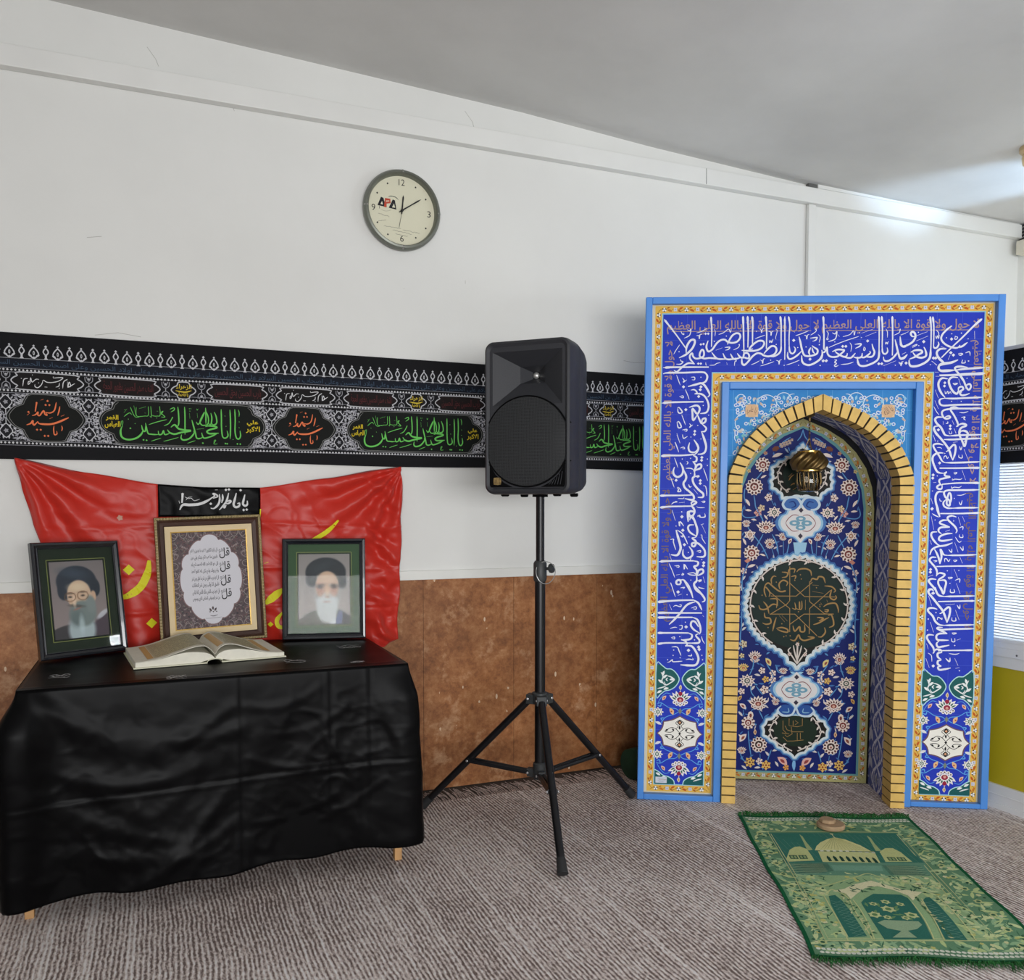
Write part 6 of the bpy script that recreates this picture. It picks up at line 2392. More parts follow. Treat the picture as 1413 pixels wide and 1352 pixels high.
for fx, fy in FEET:
    d = Vector((fx - SPX, fy - SPY, 0)).normalized()
    n_ = Vector((-d.y, d.x, 0))
    c = Vector((SPX, SPY, 0.2))
    b.loft([[c + n_ * 0.012 + Vector((0, 0, z)), c + d * 0.05 + n_ * 0.012 + Vector((0, 0, z)), c + d * 0.05 - n_ * 0.012 + Vector((0, 0, z)), c - n_ * 0.012 + Vector((0, 0, z))] for z in (-0.005, 0.028)])
b.lathe([(0.026, 0.19), (0.027, 0.20), (0.027, 0.25), (0.022, 0.255)], (SPX, SPY, 0), (0, 0, 1), 20)
b.build('collar', M_STANDP, st, smooth=True)
M_BOLT = simple('steel_bolt', (190, 190, 192), 0.3, 0.8)
for fx, fy in FEET:
    d = Vector((fx - SPX, fy - SPY, 0))
    L = d.length
    d.normalize()
    n_ = Vector((-d.y, d.x, 0))
    p0 = Vector((SPX, SPY, 0.497)) + d * 0.045
    p1 = Vector((SPX, SPY, 0.026)) + d * L
    b = MB()
    b.tube([p0, p1], 0.0145, 10)
    lg = b.build('leg', M_STAND, st, smooth=True)
    b = MB()
    ax = (p1 - p0).normalized()
    b.tube([p1 - ax * 0.045, p1 - ax * 0.012, p1 + ax * 0.008], 0.02, 12, rs=[0.0165, 0.018, 0.02])
    b.build('rubber_foot', simple('black_rubber', (34, 35, 36), 0.8), lg, smooth=True)
    t_ = 0.56
    q = p0.lerp(p1, t_)
    for s in (-1, 1):
        b = MB()
        b.tube([Vector((SPX, SPY, 0.212)) + d * 0.045 + n_ * s * 0.008, q + n_ * s * 0.012], 0.0095, 8)
        b.build('brace', M_STAND, st, smooth=True)
    for p in (p0 + Vector((0, 0, 0.008)), q, Vector((SPX, SPY, 0.212)) + d * 0.045):
        for s in (-1, 1):
            b = MB()
            b.lathe([(0.005, 0.019), (0.005, 0.0225), (0.003, 0.0235), (0, 0.0235)], p, n_ * s, 8)
            b.build('bolt', M_BOLT, lg)

# ------------------------------------------------------------------ prayer niche (free-standing, blue frame, tiled front)
TH = math.radians(27.5716)
ES = Vector((math.cos(TH), -math.sin(TH), 0))
DD = Vector((math.sin(TH), math.cos(TH), 0))
PHI = 0.0116
NU = ES * math.cos(PHI) - Vector((0, 0, 1)) * math.sin(PHI)
NV = Vector((0, 0, 1)) * math.cos(PHI) + ES * math.sin(PHI)
NO = Vector((1.9, 3.175, 0.008))
NW, NH = 1.434, 2.118


def nf(u, v, d):
    return NO + NU * u + NV * v + DD * d


mh = thing('prayer_niche', 'blue framed prayer niche with tiled front and yellow brick pointed arch', 'mihrab', NO + NU * 0.717)
M_BLUE = simple('blue_paint', (70, 136, 214), 0.4, var=0.06, scale=6)
M_TILE = printed('glazed_tile', 0.5, 0.12, 0.05, 0.0, 60)
M_BRICK = simple('yellow_brick', (218, 180, 96), 0.6, var=0.10, scale=25)
M_MORTAR = simple('dark_mortar', (44, 36, 24), 0.9)
b = MB()
G = lambda x, y, z: nf(x, y, z)
VR = 0.0152      # the floor line rises by this much at the right foot, the niche stands a little out of true
b.box(0.004, 0.345, 0.0, 2.114, 0.031, 0.055, fr=G)
b.box(1.10, NW - 0.004, VR, 2.114, 0.031, 0.055, fr=G)
b.box(0.345, 1.10, 1.745, 2.114, 0.031, 0.055, fr=G)
b.box(0.375, 0.388, 0.006, 1.72, 0.055, 0.335, fr=G)
b.box(1.058, 1.071, 0.014, 1.72, 0.055, 0.335, fr=G)
b.box(0.388, 1.058, 1.70, 1.72, 0.055, 0.335, fr=G)
b.box(0.388, 1.058, 0.014, 1.70, 0.322, 0.335, fr=G)
b.build('casing', M_BLUE, mh)
b = MB()
G = lambda x, y, z: nf(x, y, z)
b.box(0.0, 0.027, 0.0, NH, 0.0, 0.030, fr=G)
b.box(1.405, NW, VR, NH, 0.0, 0.030, fr=G)
b.box(0.027, 1.405, NH - 0.028, NH, 0.0, 0.028, fr=G)
b.box(0.027, 0.318, 0.0, 0.024, 0.0, 0.028, fr=G)
b.box(1.126, 1.405, VR, 0.036, 0.0, 0.028, fr=G)
b.build('outer_frame', M_BLUE, mh, bevel=0.003)
b = MB()
b.box(0.318, 0.349, 0.0, 1.768, -0.002, 0.034, fr=G)
b.box(1.095, 1.126, VR - 0.003, 1.768, -0.002, 0.034, fr=G)
b.box(0.349, 1.095, 1.738, 1.768, -0.002, 0.034, fr=G)
b.build('inner_frame', M_BLUE, mh, bevel=0.003)

# --- tiled front panel
PD = 0.030
tp = Art(lambda u, v, h: nf(u, v, PD - h), 0.00022)
CREAM, GOLD, CYAN, ROYAL = (214, 206, 182), (228, 182, 84), (148, 200, 214), (40, 60, 182)
for r_ in ((0.027, 0.02, 0.322, 2.10), (1.124, 0.02, 1.406, 2.10), (0.322, 1.765, 1.124, 2.10)):
    tp.rect(*r_, CREAM, 0)
for r_ in ((0.041, 0.029, 0.069, 2.087), (1.370, 0.029, 1.399, 2.087), (0.041, 2.057, 1.399, 2.087), (0.284, 0.029, 0.313, 1.807), (1.141, 0.029, 1.170, 1.807), (0.284, 1.777, 1.170, 1.807),
           (0.041, 0.029, 0.313, 0.057), (1.141, 0.029, 1.399, 0.057)):
    tp.rect(*r_, GOLD, 1)
for r_ in ((0.069, 0.057, 0.284, 2.057), (1.170, 0.057, 1.370, 2.057), (0.069, 1.807, 1.370, 2.057)):
    tp.rect(*r_, CYAN, 2)
for r_ in ((0.074, 0.062, 0.279, 2.052), (1.175, 0.062, 1.365, 2.052), (0.074, 1.812, 1.365, 2.052)):
    tp.rect(*r_, ROYAL, 3)
JT = (66, 86, 196)
for u in [0.074 + 0.1005 * k for k in range(1, 13)]:
    tp.rect(u - 0.0008, 1.812, u + 0.0008, 2.052, JT, 4)
for u in (0.1765, 1.270):
    tp.rect(u - 0.0008, 0.062, u + 0.0008, 1.812, JT, 4)
for k in range(20):
    v = 1.944 - 0.103 * k
    if v > 1.82:
        tp.rect(0.074, v - 0.0008, 1.365, v + 0.0008, JT, 4)
    elif v > 0.1:
        tp.rect(0.074, v - 0.0008, 0.279, v + 0.0008, JT, 4)
        tp.rect(1.175, v - 0.0008, 1.365, v + 0.0008, JT, 4)


def border_run(a, p, q, off=0.0, lay=2, dim=1.0, step=0.0455):
    """leaf-and-flower chain along p->q"""
    f = lambda c: tuple(int(x * dim) for x in c)
    dx, dy = q[0] - p[0], q[1] - p[1]
    L = math.hypot(dx, dy)
    tx, ty = dx / L, dy / L
    an = math.atan2(dy, dx)
    n = max(1, int(round(L / step)))
    st_ = L / n
    P = lambda s, w: (p[0] + tx * s - ty * w, p[1] + ty * s + tx * w)
    w = 0.008
    a.stroke([P(st_ * (k * 0.5), w * 0.9 * (1 if k % 2 else -1)) for k in range(2 * n + 1)], 0.0014, f((120, 78, 40)), lay, n=3)
    for k in range(n):
        s = st_ * (k + 0.5)
        if k % 2:
            for i in range(4):
                q_ = an + PI / 4 + i * PI / 2
                a.disc(P(s, 0)[0] + 0.0048 * math.cos(q_), P(s, 0)[1] + 0.0048 * math.sin(q_), 0.0042, f((206, 208, 222)), lay + 1, 7)
            a.disc(*P(s, 0), 0.0022, f((110, 110, 150)), lay + 2, 6)
        else:
            a.disc(*P(s, -0.001), 0.0088, f((44, 38, 40)), lay + 1, 8)
            for i in range(3):
                q_ = an + PI / 2 + i * 2 * PI / 3
                a.disc(P(s, -0.001)[0] + 0.0050 * math.cos(q_), P(s, -0.001)[1] + 0.0050 * math.sin(q_), 0.0042, f((236, 234, 230)), lay + 2, 7)
        s += st_ / 2
        if k < n - 1:
            a.leaf(*P(s, 0.004 if k % 2 else -0.004), 0.022, 0.0042, an + (0.55 if k % 2 else -0.55), f((196, 92, 34) if k % 3 else (206, 120, 40)), lay + 1, 5)
            a.leaf(*P(s - 0.006, -0.007 if k % 2 else 0.007), 0.014, 0.0024, an + (-0.3 if k % 2 else 0.3), f((160, 66, 30)), lay + 1, 4)


for p, q in (((0.055, 0.043), (0.055, 2.072)), ((0.055, 2.072), (1.3845, 2.072)), ((1.3845, 0.043), (1.3845, 2.072)), ((0.2985, 0.043), (0.2985, 1.792)),
             ((0.2985, 1.792), (1.1555, 1.792)), ((1.1555, 0.043), (1.1555, 1.792)), ((0.055, 0.043), (0.2985, 0.043)), ((1.1555, 0.043), (1.3845, 0.043))):
    border_run(tp, p, q, lay=3)

# thin second line of script in tan
KUF = (168, 140, 132)
KT = 'لا حول ولا قوة الا بالله العلي العظيم'
for u0, u1 in ((0.090, 0.710), (0.722, 1.345)):
    tp.text(KT, u0, 1.968, u1, 2.026, KUF, 5, fat=0.012)
    tp.rect(u0 + 0.02, 1.9795, u1 - 0.03, 1.9825, KUF, 5)
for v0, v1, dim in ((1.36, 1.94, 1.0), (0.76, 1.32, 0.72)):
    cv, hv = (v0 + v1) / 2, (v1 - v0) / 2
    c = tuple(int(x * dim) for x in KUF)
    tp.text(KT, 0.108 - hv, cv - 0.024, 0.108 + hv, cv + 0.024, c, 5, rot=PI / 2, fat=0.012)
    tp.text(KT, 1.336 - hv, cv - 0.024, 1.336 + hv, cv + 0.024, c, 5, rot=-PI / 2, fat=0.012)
tp.script(FACE_SCRIPT, (226, 228, 240), 7, 0.84)

# --- floral ornament pieces
PETAL, DARKR, RED = (224, 208, 198), (70, 34, 36), (128, 52, 50)


def rosette(a, u, v, r, n=11, lay=4, heart=(122, 56, 50), petal=PETAL):
    a.disc(u, v, r, petal, lay, lobes=n, depth=0.16)
    for i in range(n):
        q = 2 * PI * (i + 0.5) / n + PI / 2
        a.disc(u + r * 0.72 * math.cos(q), v + r * 0.72 * math.sin(q), r * 0.155, DARKR if i % 2 else (92, 44, 44), lay + 1, 7, r * 0.115, q)
    a.disc(u, v, r * 0.46, heart, lay + 1, 14)
    a.disc(u, v - r * 0.04, r * 0.30, petal, lay + 2, lobes=5, depth=0.2)
    a.disc(u, v - r * 0.06, r * 0.14, (150, 90, 80), lay + 3, 8)


def star(a, u, v, r, n=8, lay=4, core=(64, 84, 74), petal=PETAL):
    pts = []
    for i in range(2 * n):
        q = PI * i / n + PI / 2
        rr = r if i % 2 == 0 else r * 0.66
        pts.append((u + rr * math.cos(q), v + rr * math.sin(q) * 0.82))
    a.poly(pts, petal, lay)
    for i in range(n):
        q = 2 * PI * i / n + PI / 2
        a.disc(u + r * 0.6 * math.cos(q), v + r * 0.5 * math.sin(q), r * 0.09, (90, 66, 70), lay + 1, 6)
    a.disc(u, v, r * 0.34, core, lay + 1, 10)
    a.disc(u, v, r * 0.20, petal, lay + 2, 8)
    a.disc(u, v, r * 0.09, core, lay + 3, 6)


def lotus(a, u, v, rx, ry, ang=0.0, lay=4, petal=PETAL, heart=(128, 60, 54), fill=None):
    ca, sa = math.cos(ang), math.sin(ang)
    T = lambda x, y: (u + x * ca - y * sa, v + x * sa + y * ca)
    for i, q in enumerate((-75, 75, -50, 50, -25, 25, 0)):
        w = math.radians(q)
        L = (1.0 if abs(q) > 60 else 0.95)
        tip = (rx * math.sin(w) * L * 1.0, ry * (0.15 + 0.85 * math.cos(w)))
        c = (tip[0] * 0.62, tip[1] * 0.55 - ry * 0.1)
        d = math.atan2(tip[1] - c[1], tip[0] - c[0])
        ln = math.hypot(tip[0], tip[1] + 0.3 * ry) * 1.0
        x, y = T(tip[0] * 0.55, tip[1] * 0.55 - ry * 0.12)
        a.leaf(x, y, ln, rx * 0.17, d + ang, petal, lay, 5)
        a.leaf(x, y, ln * 0.5, rx * 0.07, d + ang, fill or (84, 44, 46), lay + 1, 4)
    for q in (-60, -30, 0, 30, 60):
        w = math.radians(q)
        x, y = T(rx * 0.62 * math.sin(w), -ry * 0.1 - ry * 0.55 * math.cos(w))
        a.disc(x, y, rx * 0.17, petal, lay, 7)
        a.disc(x, y, rx * 0.07, (84, 50, 54), lay + 1, 6)
    a.disc(*T(0, -ry * 0.05), rx * 0.42, petal, lay + 2, 12, ry * 0.42)
    a.disc(*T(0, -ry * 0.05), rx * 0.30, heart, lay + 3, 10, ry * 0.32)
    a.disc(*T(0, -ry * 0.10), rx * 0.14, (206, 160, 140), lay + 4, 8)


def bud(a, u, v, r, ang, lay=4, petal=PETAL, heart=(140, 74, 60)):
    a.leaf(u, v, r * 2.4, r * 0.62, ang, petal, lay, 6)
    a.leaf(u, v, r * 1.2, r * 0.28, ang, heart, lay + 1, 5)


def small(a, u, v, r, lay=4, petal=PETAL, heart=(110, 60, 56), n=5):
    a.disc(u, v, r, petal, lay, lobes=n, depth=0.3)
    for i in range(n):
        q = 2 * PI * i / n
        a.disc(u + r * 0.52 * math.cos(q), v + r * 0.52 * math.sin(q), r * 0.17, heart, lay + 1, 6)
    a.disc(u, v, r * 0.2, heart, lay + 1, 6)


# --- foot of the two side columns
def column_foot(a, ua):
    X = lambda x: ua + (x - 285) * 0.000452
    Y = lambda y: 0.581 - (y - 71) * 0.0004735
    P = lambda *p: [(X(p[i]), Y(p[i + 1])) for i in range(0, len(p), 2)]
    a.mir = ua
    TEAL, LINE = (30, 92, 92), (176, 220, 224)
    for y0, sg in ((705, 1), (705, -1)):
        F = lambda *p: [(X(p[i]), Y(y0 + sg * (p[i + 1] - 705))) for i in range(0, len(p), 2)]
        ang = lambda q: q if sg > 0 else -q
        vine = (92, 160, 226)
        a.stroke(F(285, 520, 250, 480, 180, 470, 110, 430, 70, 440), 0.0032, vine, 4, 0.5)
        a.stroke(F(285, 500, 230, 530, 150, 560, 100, 620, 70, 600), 0.0032, vine, 4, 0.5)
        a.stroke(F(200, 350, 150, 340, 100, 390, 75, 440), 0.0026, vine, 4, 0.5)
        a.stroke(F(110, 430, 100, 460, 75, 450), 0.005, vine, 4, 0.6)
        a.stroke(F(120, 590, 110, 570, 140, 565), 0.005, vine, 4, 0.6)
        bud(a, *F(136, 385)[0], 0.011, ang(0.9), 5, (222, 190, 170), (196, 96, 60))
        c = F(205, 505)[0]
        a.leaf(c[0], c[1], 0.034, 0.0085, ang(-1.1), (228, 186, 140), 5, 6)
        a.disc(c[0], c[1], 0.004, (180, 80, 40), 6, 6)
        c = F(78, 512)[0]
        star(a, c[0], c[1], 0.026, 8, 5, (70, 110, 96), (232, 230, 226))
        c = F(80, 615)[0]
        a.leaf(c[0] + 0.002, c[1], 0.030, 0.006, ang(-0.4), (220, 222, 226), 5, 5)
        a.mir = None
        c = F(285, 392)[0]
        lotus(a, c[0], c[1], 0.046, 0.036 * sg, 0.0, 5, (234, 230, 230), (150, 36, 66), (44, 96, 82))
        a.disc(c[0], c[1] + sg * 0.024, 0.009, (150, 36, 66), 11, 9)
        a.disc(c[0], c[1], 0.003, (240, 160, 170), 12, 6)
        c = F(287, 285)[0]
        bud(a, c[0], c[1], 0.010, PI / 2, 5, (214, 206, 176), (196, 150, 70))
        a.disc(*F(285, 500)[0], 0.008, (120, 130, 120), 5, 4, 0.014)
        a.mir = ua
        # green corner piece
        if sg > 0:
            q = F(58, 75, 110, 90, 150, 118, 195, 120, 235, 148, 268, 195, 266, 232, 236, 278, 190, 308, 140, 320, 100, 350, 58, 372)
        else:
            q = F(58, 372, 100, 350, 140, 320, 190, 308, 236, 278, 246, 240, 58, 240)
        a.poly(q, TEAL, 5)
        a.stroke(q if sg > 0 else q[:6], 0.0042, LINE, 6, n=3, closed=sg > 0)
        for pp in ((100, 150, 120, 190, 110, 230, 140, 270), (150, 180, 190, 190, 225, 215, 190, 245, 150, 265, 130, 235), (165, 230, 150, 215, 165, 200),
                   (70, 300, 110, 290, 150, 275)):
            if sg < 0 and min(pp[1::2]) < 230:
                continue
            a.stroke(F(*pp), 0.0050, (226, 232, 232), 7, 0.6)
        for lx, ly, la in ((140, 190, 0.8), (95, 235, -0.7), (205, 215, 0.1), (125, 160, 1.3), (90, 330, 0.5), (150, 300, 0.3)):
            if sg < 0 and ly < 245:
                continue
            c = F(lx, ly)[0]
            a.leaf(c[0], c[1], 0.024, 0.0052, ang(la), (232, 236, 236), 7, 4)
    a.mir = None
    # white lobed medallion
    c = (ua, Y(705))
    q = []
    for k in range(72):
        w = 2 * PI * k / 72
        r = 1.0 - 0.15 * abs(math.sin(w * 4)) ** 0.8
        q.append((c[0] + 0.092 * r * math.copysign(abs(math.cos(w)) ** 0.95, math.cos(w)), c[1] + 0.073 * r * math.copysign(abs(math.sin(w)) ** 1.15, math.sin(w))))
    a.poly([(c[0] + (x - c[0]) * 1.07, c[1] + (y - c[1]) * 1.08) for x, y in q], (110, 84, 96), 7)
    a.poly(q, (236, 234, 226), 8)
    for su in (-1, 1):
        for sv in (-1, 1):
            K = lambda *p: [(c[0] + su * p[i] * 0.001, c[1] + sv * p[i + 1] * 0.001) for i in range(0, len(p), 2)]
            a.stroke(K(0, 4, 16, 20, 34, 26, 50, 18, 62, 8, 40, 5, 26, 12, 34, 22), 0.0026, (26, 24, 28), 9, 0.4)
            a.stroke(K(16, 20, 6, 34, 18, 46, 0, 60), 0.0024, (26, 24, 28), 9, 0.3)
            a.leaf(*K(28, 16)[0], 0.012, 0.004, su * sv * 0.8, (26, 24, 28), 9, 4)
            a.leaf(*K(54, 14)[0], 0.014, 0.004, su * sv * -0.6, (26, 24, 28), 9, 4)
    for s in (-1, 1):
        a.dot(c[0], c[1] + s * 0.048, 0.012, (26, 24, 28), 9)
        a.dot(c[0], c[1] + s * 0.048, 0.006, (214, 160, 120), 10)
        a.leaf(c[0], c[1] + s * 0.026, 0.018, 0.004, PI / 2, (26, 24, 28), 9, 4)
    a.dot(c[0], c[1], 0.006, (26, 24, 28), 9)


column_foot(tp, 0.1765)
column_foot(tp, 1.2700)
# maker's tile label low on the left column
tp.rect(0.078, 0.066, 0.126, 0.092, (206, 212, 222), 13)
for k in range(4):
    tp.rect(0.092 - 0.004 * (k % 2), 0.070 + 0.005 * k, 0.112 + 0.006 * (k % 3), 0.0712 + 0.005 * k, (176, 120, 110) if k == 2 else (140, 150, 170), 14)
tp.build('tile_panel', M_TILE, mh)

# --- turquoise spandrel
sd = Art(lambda u, v, h: nf(u, v, PD - h), 0.00022)
AX = 0.7225
ARC = [(0.349, 1.345), (0.353, 1.380), (0.372, 1.430), (0.405, 1.495), (0.450, 1.556), (0.505, 1.600), (0.558, 1.635), (0.622, 1.664), (0.686, 1.690), (AX, 1.705)]
sd.mir = AX
sd.poly([(0.345, 1.28), (0.350, 1.28)] + [(u + 0.012, v - 0.012) for u, v in ARC[:-1]] + [(AX, 1.695), (AX, 1.745), (0.345, 1.745)], (58, 138, 204), 0)
inv = [(v, u) for u, v in ARC]
for k in range(4):
    u = AX - 0.05 - 0.1005 * k
    if u > 0.36:
        sd.rect(u - 0.0008, interp(ARC, u), u + 0.0008, 1.745, (104, 170, 222), 1)
for k in range(5):
    v = 1.655 - 0.095 * k
    sd.rect(0.345, v - 0.0008, interp(inv, v) if v > 1.345 else 0.35, v + 0.0008, (104, 170, 222), 1)
sd.mir = AX
SX = lambda x: 0.362 + (x - 118) / 13.52 * 0.00292
SY = lambda y: 1.722 - (y - 118) / 13.52 * 0.0029
SC = (214, 228, 238)
for cx, cy, r, a0, a1 in ((790, 330, 190, -0.4, 5.2), (1110, 240, 145, -1.0, 4.2), (395, 680, 195, 0.2, 5.4), (300, 960, 105, 0.5, 4.2), (250, 440, 110, -1.6, 2.2), (1290, 240, 120, 1.4, 4.8), (300, 220, 90, 0, 5)):
    sd.stroke([(SX(cx) + r * 0.000216 * math.cos(a0 + (a1 - a0) * k / 12), SY(cy) + r * 0.000216 * math.sin(a0 + (a1 - a0) * k / 12)) for k in range(13)], 0.0032, SC, 2, 0.5, n=2)
r2 = random.Random(11)
cnt = 0
while cnt < 150:
    u, v = r2.uniform(0.380, AX - 0.004), r2.uniform(1.40, 1.708)
    # keep above the arch and inside the corner field
    arch = interp([(0.35, 1.364), (0.372, 1.45), (0.405, 1.52), (0.45, 1.575), (0.505, 1.615), (0.56, 1.65), (0.62, 1.68), (0.685, 1.706), (0.73, 1.718)], u)
    if v < arch - 0.005 or (abs(u - 0.447) < 0.034 and abs(v - 1.652) < 0.034):
        cnt += 0.02
        continue
    k = r2.random()
    if k < 0.35:
        sd.disc(u, v, 0.0080, (214, 222, 234), 3, 8)
        sd.disc(u, v, 0.0040, (70, 128, 206), 4, 7)
    elif k < 0.6:
        sd.disc(u, v, r2.uniform(0.004, 0.0075), r2.choice([(208, 216, 224), (196, 176, 160), (120, 190, 196)]), 3, 7, lobes=5, depth=0.25)
    elif k < 0.85:
        sd.leaf(u, v, 0.021, 0.0046, r2.uniform(0, PI), r2.choice([(196, 200, 200), (200, 178, 164), (150, 200, 226)]), 3, 4)
    else:
        sd.stroke([(u - 0.008, v), (u, v + 0.006), (u + 0.009, v - 0.002)], 0.003, (160, 206, 232), 3, 0.6)
    cnt += 1
sd.disc(0.447, 1.652, 0.036, (222, 196, 160), 5, 4, rot=PI / 4)
sd.disc(0.447, 1.652, 0.030, (214, 178, 140), 5, lobes=8, depth=0.12)
sd.mir = None
for s in (-1, 1):
    cu = AX + s * (0.447 - AX)
    sd.text('يا علي' if s > 0 else 'يا الله', cu - 0.019, 1.634, cu + 0.019, 1.670, (120, 92, 84), 7, rot=0.6 if s < 0 else -0.25, fat=0.0)
sd.build('spandrel_panel', M_TILE, mh)

# --- brick arch
OUT = [(0.372, 1.345), (0.370, 1.380), (0.352, 1.430), (0.321, 1.496), (0.273, 1.560), (0.219, 1.606), (0.166, 1.642), (0.101, 1.673), (0.037, 1.700), (0.0, 1.716)]
INN = [(0.3155, 1.345), (0.314, 1.375), (0.296, 1.424), (0.266, 1.478), (0.225, 1.530), (0.172, 1.572), (0.113, 1.606), (0.036, 1.637), (0.0, 1.652)]


def resample(pts, n):
    P = smooth_path([(p[0], p[1], 0) for p in pts], 8)
    D = [0.0]
    for i in range(1, len(P)):
        D.append(D[-1] + (P[i] - P[i - 1]).length)
    out = []
    for k in range(n + 1):
        d = D[-1] * k / n
        i = 0
        while i < len(D) - 2 and D[i + 1] < d:
            i += 1
        t = (d - D[i]) / max(1e-9, D[i + 1] - D[i])
        q = P[i].lerp(P[i + 1], t)
        out.append((q.x, q.y))
    return out


b = MB()
FD, BD_ = -0.020, 0.085
NB = 35
ph = 1.345 / NB
for s in (-1, 1):
    for k in range(NB):
        u0, u1 = AX + s * 0.3155, AX + s * 0.372
        u0, u1 = min(u0, u1), max(u0, u1)
        b.box(u0, u1, max(k * ph + 0.0030, 0.012 if s > 0 else 0.004), (k + 1) * ph - 0.0030, FD, BD_, 0, fr=G)
    u0, u1 = AX + s * 0.3185, AX + s * 0.368
    b.box(min(u0, u1), max(u0, u1), 0.012 if s > 0 else 0.004, 1.345, FD + 0.008, BD_ - 0.002, 1, fr=G)
    NVS = 13
    o_ = resample(OUT, NVS)
    i_ = resample(INN, NVS)
    of = resample(OUT, NVS * 6)
    if_ = resample(INN, NVS * 6)
    for k in range(NVS):
        e = 0.10 if k < NVS - 1 else 0.06
        A0, A1, B0, B1 = o_[k], o_[k + 1], i_[k], i_[k + 1]
        L = lambda p, q, t: (p[0] + (q[0] - p[0]) * t, p[1] + (q[1] - p[1]) * t)
        q = [L(A0, A1, e), L(A0, A1, 1 - e), L(B0, B1, 1 - e), L(B0, B1, e)]
        b.loft([[nf(AX + s * x, y, d) for x, y in q] for d in (FD, BD_)], 0)
    for k in range(NVS * 6):
        q = [of[k], of[k + 1], if_[k + 1], if_[k]]
        c_ = (sum(p[0] for p in q) / 4, sum(p[1] for p in q) / 4)
        q = [L(of[k], if_[k], 0.06), L(of[k + 1], if_[k + 1], 0.06), L(of[k + 1], if_[k + 1], 0.95), L(of[k], if_[k], 0.95)]
        b.loft([[nf(AX + s * x, y, d) for x, y in q] for d in (FD + 0.008, BD_ - 0.002)], 1)
b.build('brick_arch', [M_BRICK, M_MORTAR], mh)

# --- patterned lining of the recess
prof = [(0.327, 0.0), (0.327, 0.5), (0.327, 1.0), (0.327, 1.345), (0.324, 1.38), (0.305, 1.432), (0.274, 1.487), (0.232, 1.540), (0.177, 1.583), (0.116, 1.618), (0.038, 1.650), (0.0, 1.666)]
pf = resample(prof, 200)
PLEN = 0.0
for i in range(200):
    PLEN += math.hypot(pf[i + 1][0] - pf[i][0], pf[i + 1][1] - pf[i][1])


def lining_place(side):
    def f(s, w, h):
        k = max(0.0, min(0.99999, s / PLEN)) * 200
        i = int(k)
        t = k - i
        x = pf[i][0] + (pf[i + 1][0] - pf[i][0]) * t
        y = pf[i][1] + (pf[i + 1][1] - pf[i][1]) * t
        dx, dy = pf[i + 1][0] - pf[i][0], pf[i + 1][1] - pf[i][1]
        l = math.hypot(dx, dy)
        return nf(AX + side * (x - dy / l * h), y - abs(dx) / l * h, w)
    return f


for side in (-1, 1):
    a = Art(lining_place(side), 0.0002)
    a.rect(0.008, 0.080, PLEN, 0.318, (84, 94, 160), 0, 160, 1)
    wc, amp, per = 0.192, 0.062, 0.245
    n = int(PLEN / per * 2 * 8)
    for ph_, am, wd, col in ((0, amp, 0.012, (226, 226, 236)), (PI, amp, 0.012, (226, 226, 236)), (0, amp * 0.62, 0.006, (206, 206, 222)), (PI, amp * 0.62, 0.006, (206, 206, 222)),
                             (PI / 2, amp * 1.2, 0.005, (150, 150, 178)), (-PI / 2, amp * 1.2, 0.005, (150, 150, 178))):
        a.stroke([(PLEN * k / n, wc + am * math.sin(2 * PI * PLEN * k / n / per + ph_)) for k in range(n + 1)], wd, col, 1, n=2)
    k = 0
    r2 = random.Random(2)
    while per / 4 + k * per / 2 < PLEN:
        s = per / 4 + k * per / 2
        a.leaf(s, wc, 0.07, 0.014, 0.0, (214, 214, 224), 2, 5)
        a.leaf(s, wc, 0.05, 0.007, 0.0, (70, 72, 108), 3, 5)
        for q in (-1, 1):
            a.leaf(s, wc + q * 0.032, 0.045, 0.006, 0, (176, 176, 198), 2, 4)
            a.leaf(s + per / 4, wc + q * 0.075, 0.06, 0.016, q * 0.5, (200, 200, 214), 2, 5)
            a.leaf(s + per / 4, wc + q * 0.098, 0.09, 0.010, -q * 0.3, (206, 206, 222), 2, 5)
            for j in range(5):
                a.leaf(s + r2.uniform(-0.05, 0.05), wc + q * r2.uniform(0.07, 0.115), 0.03, 0.005, r2.uniform(0, PI), (178, 178, 200), 2, 3)
        k += 1
    a.build('lining', M_TILE, mh)

# --- patterned back of the recess
ND = 0.307
bp_ = Art(lambda u, v, h: nf(u, v, ND - h), 0.0002)
NX = 0.7235
inn = [(0.272, 0.052), (0.272, 0.6), (0.272, 1.25), (0.260, 1.335), (0.230, 1.416), (0.190, 1.476), (0.140, 1.526), (0.080, 1.570), (0.0, 1.606)]
olv = [(0.318, 0.012), (0.318, 0.6), (0.318, 1.25), (0.306, 1.345), (0.278, 1.430), (0.232, 1.500), (0.176, 1.556), (0.100, 1.604), (0.0, 1.648)]
full = lambda pts, du=0: [(NX + x + du, y) for x, y in pts] + [(NX - x - du, y) for x, y in pts[::-1]]
bp_.rect(NX - 0.333, 0.010, NX + 0.333, 1.698, (26, 26, 30), 0)
bp_.poly(full(olv), (164, 160, 110), 1)
bp_.poly(full([(x + 0.010 if x > 0.01 else x, y + (0.009 if y > 1.2 else (-0.008 if y < 0.1 else 0))) for x, y in inn]), (98, 148, 152), 2)
bp_.poly(full(inn), (17, 31, 100), 3)
bp_.mir = NX
ob = [(x * 0.5 + y * 0.5, vx * 0.5 + vy * 0.5) for (x, vx), (y, vy) in zip(inn, olv)]
ob = [(x + 0.004, v) for x, v in ob]
segs = resample(ob[1:], 7)
border_run(bp_, (NX + 0.299, 0.034), (NX + 0.299, 1.25), lay=4, dim=0.92)
arc = resample(ob[2:], 6)
for k in range(6):
    border_run(bp_, (NX + arc[k][0], arc[k][1]), (NX + arc[k + 1][0], arc[k + 1][1]), lay=4, dim=0.92)
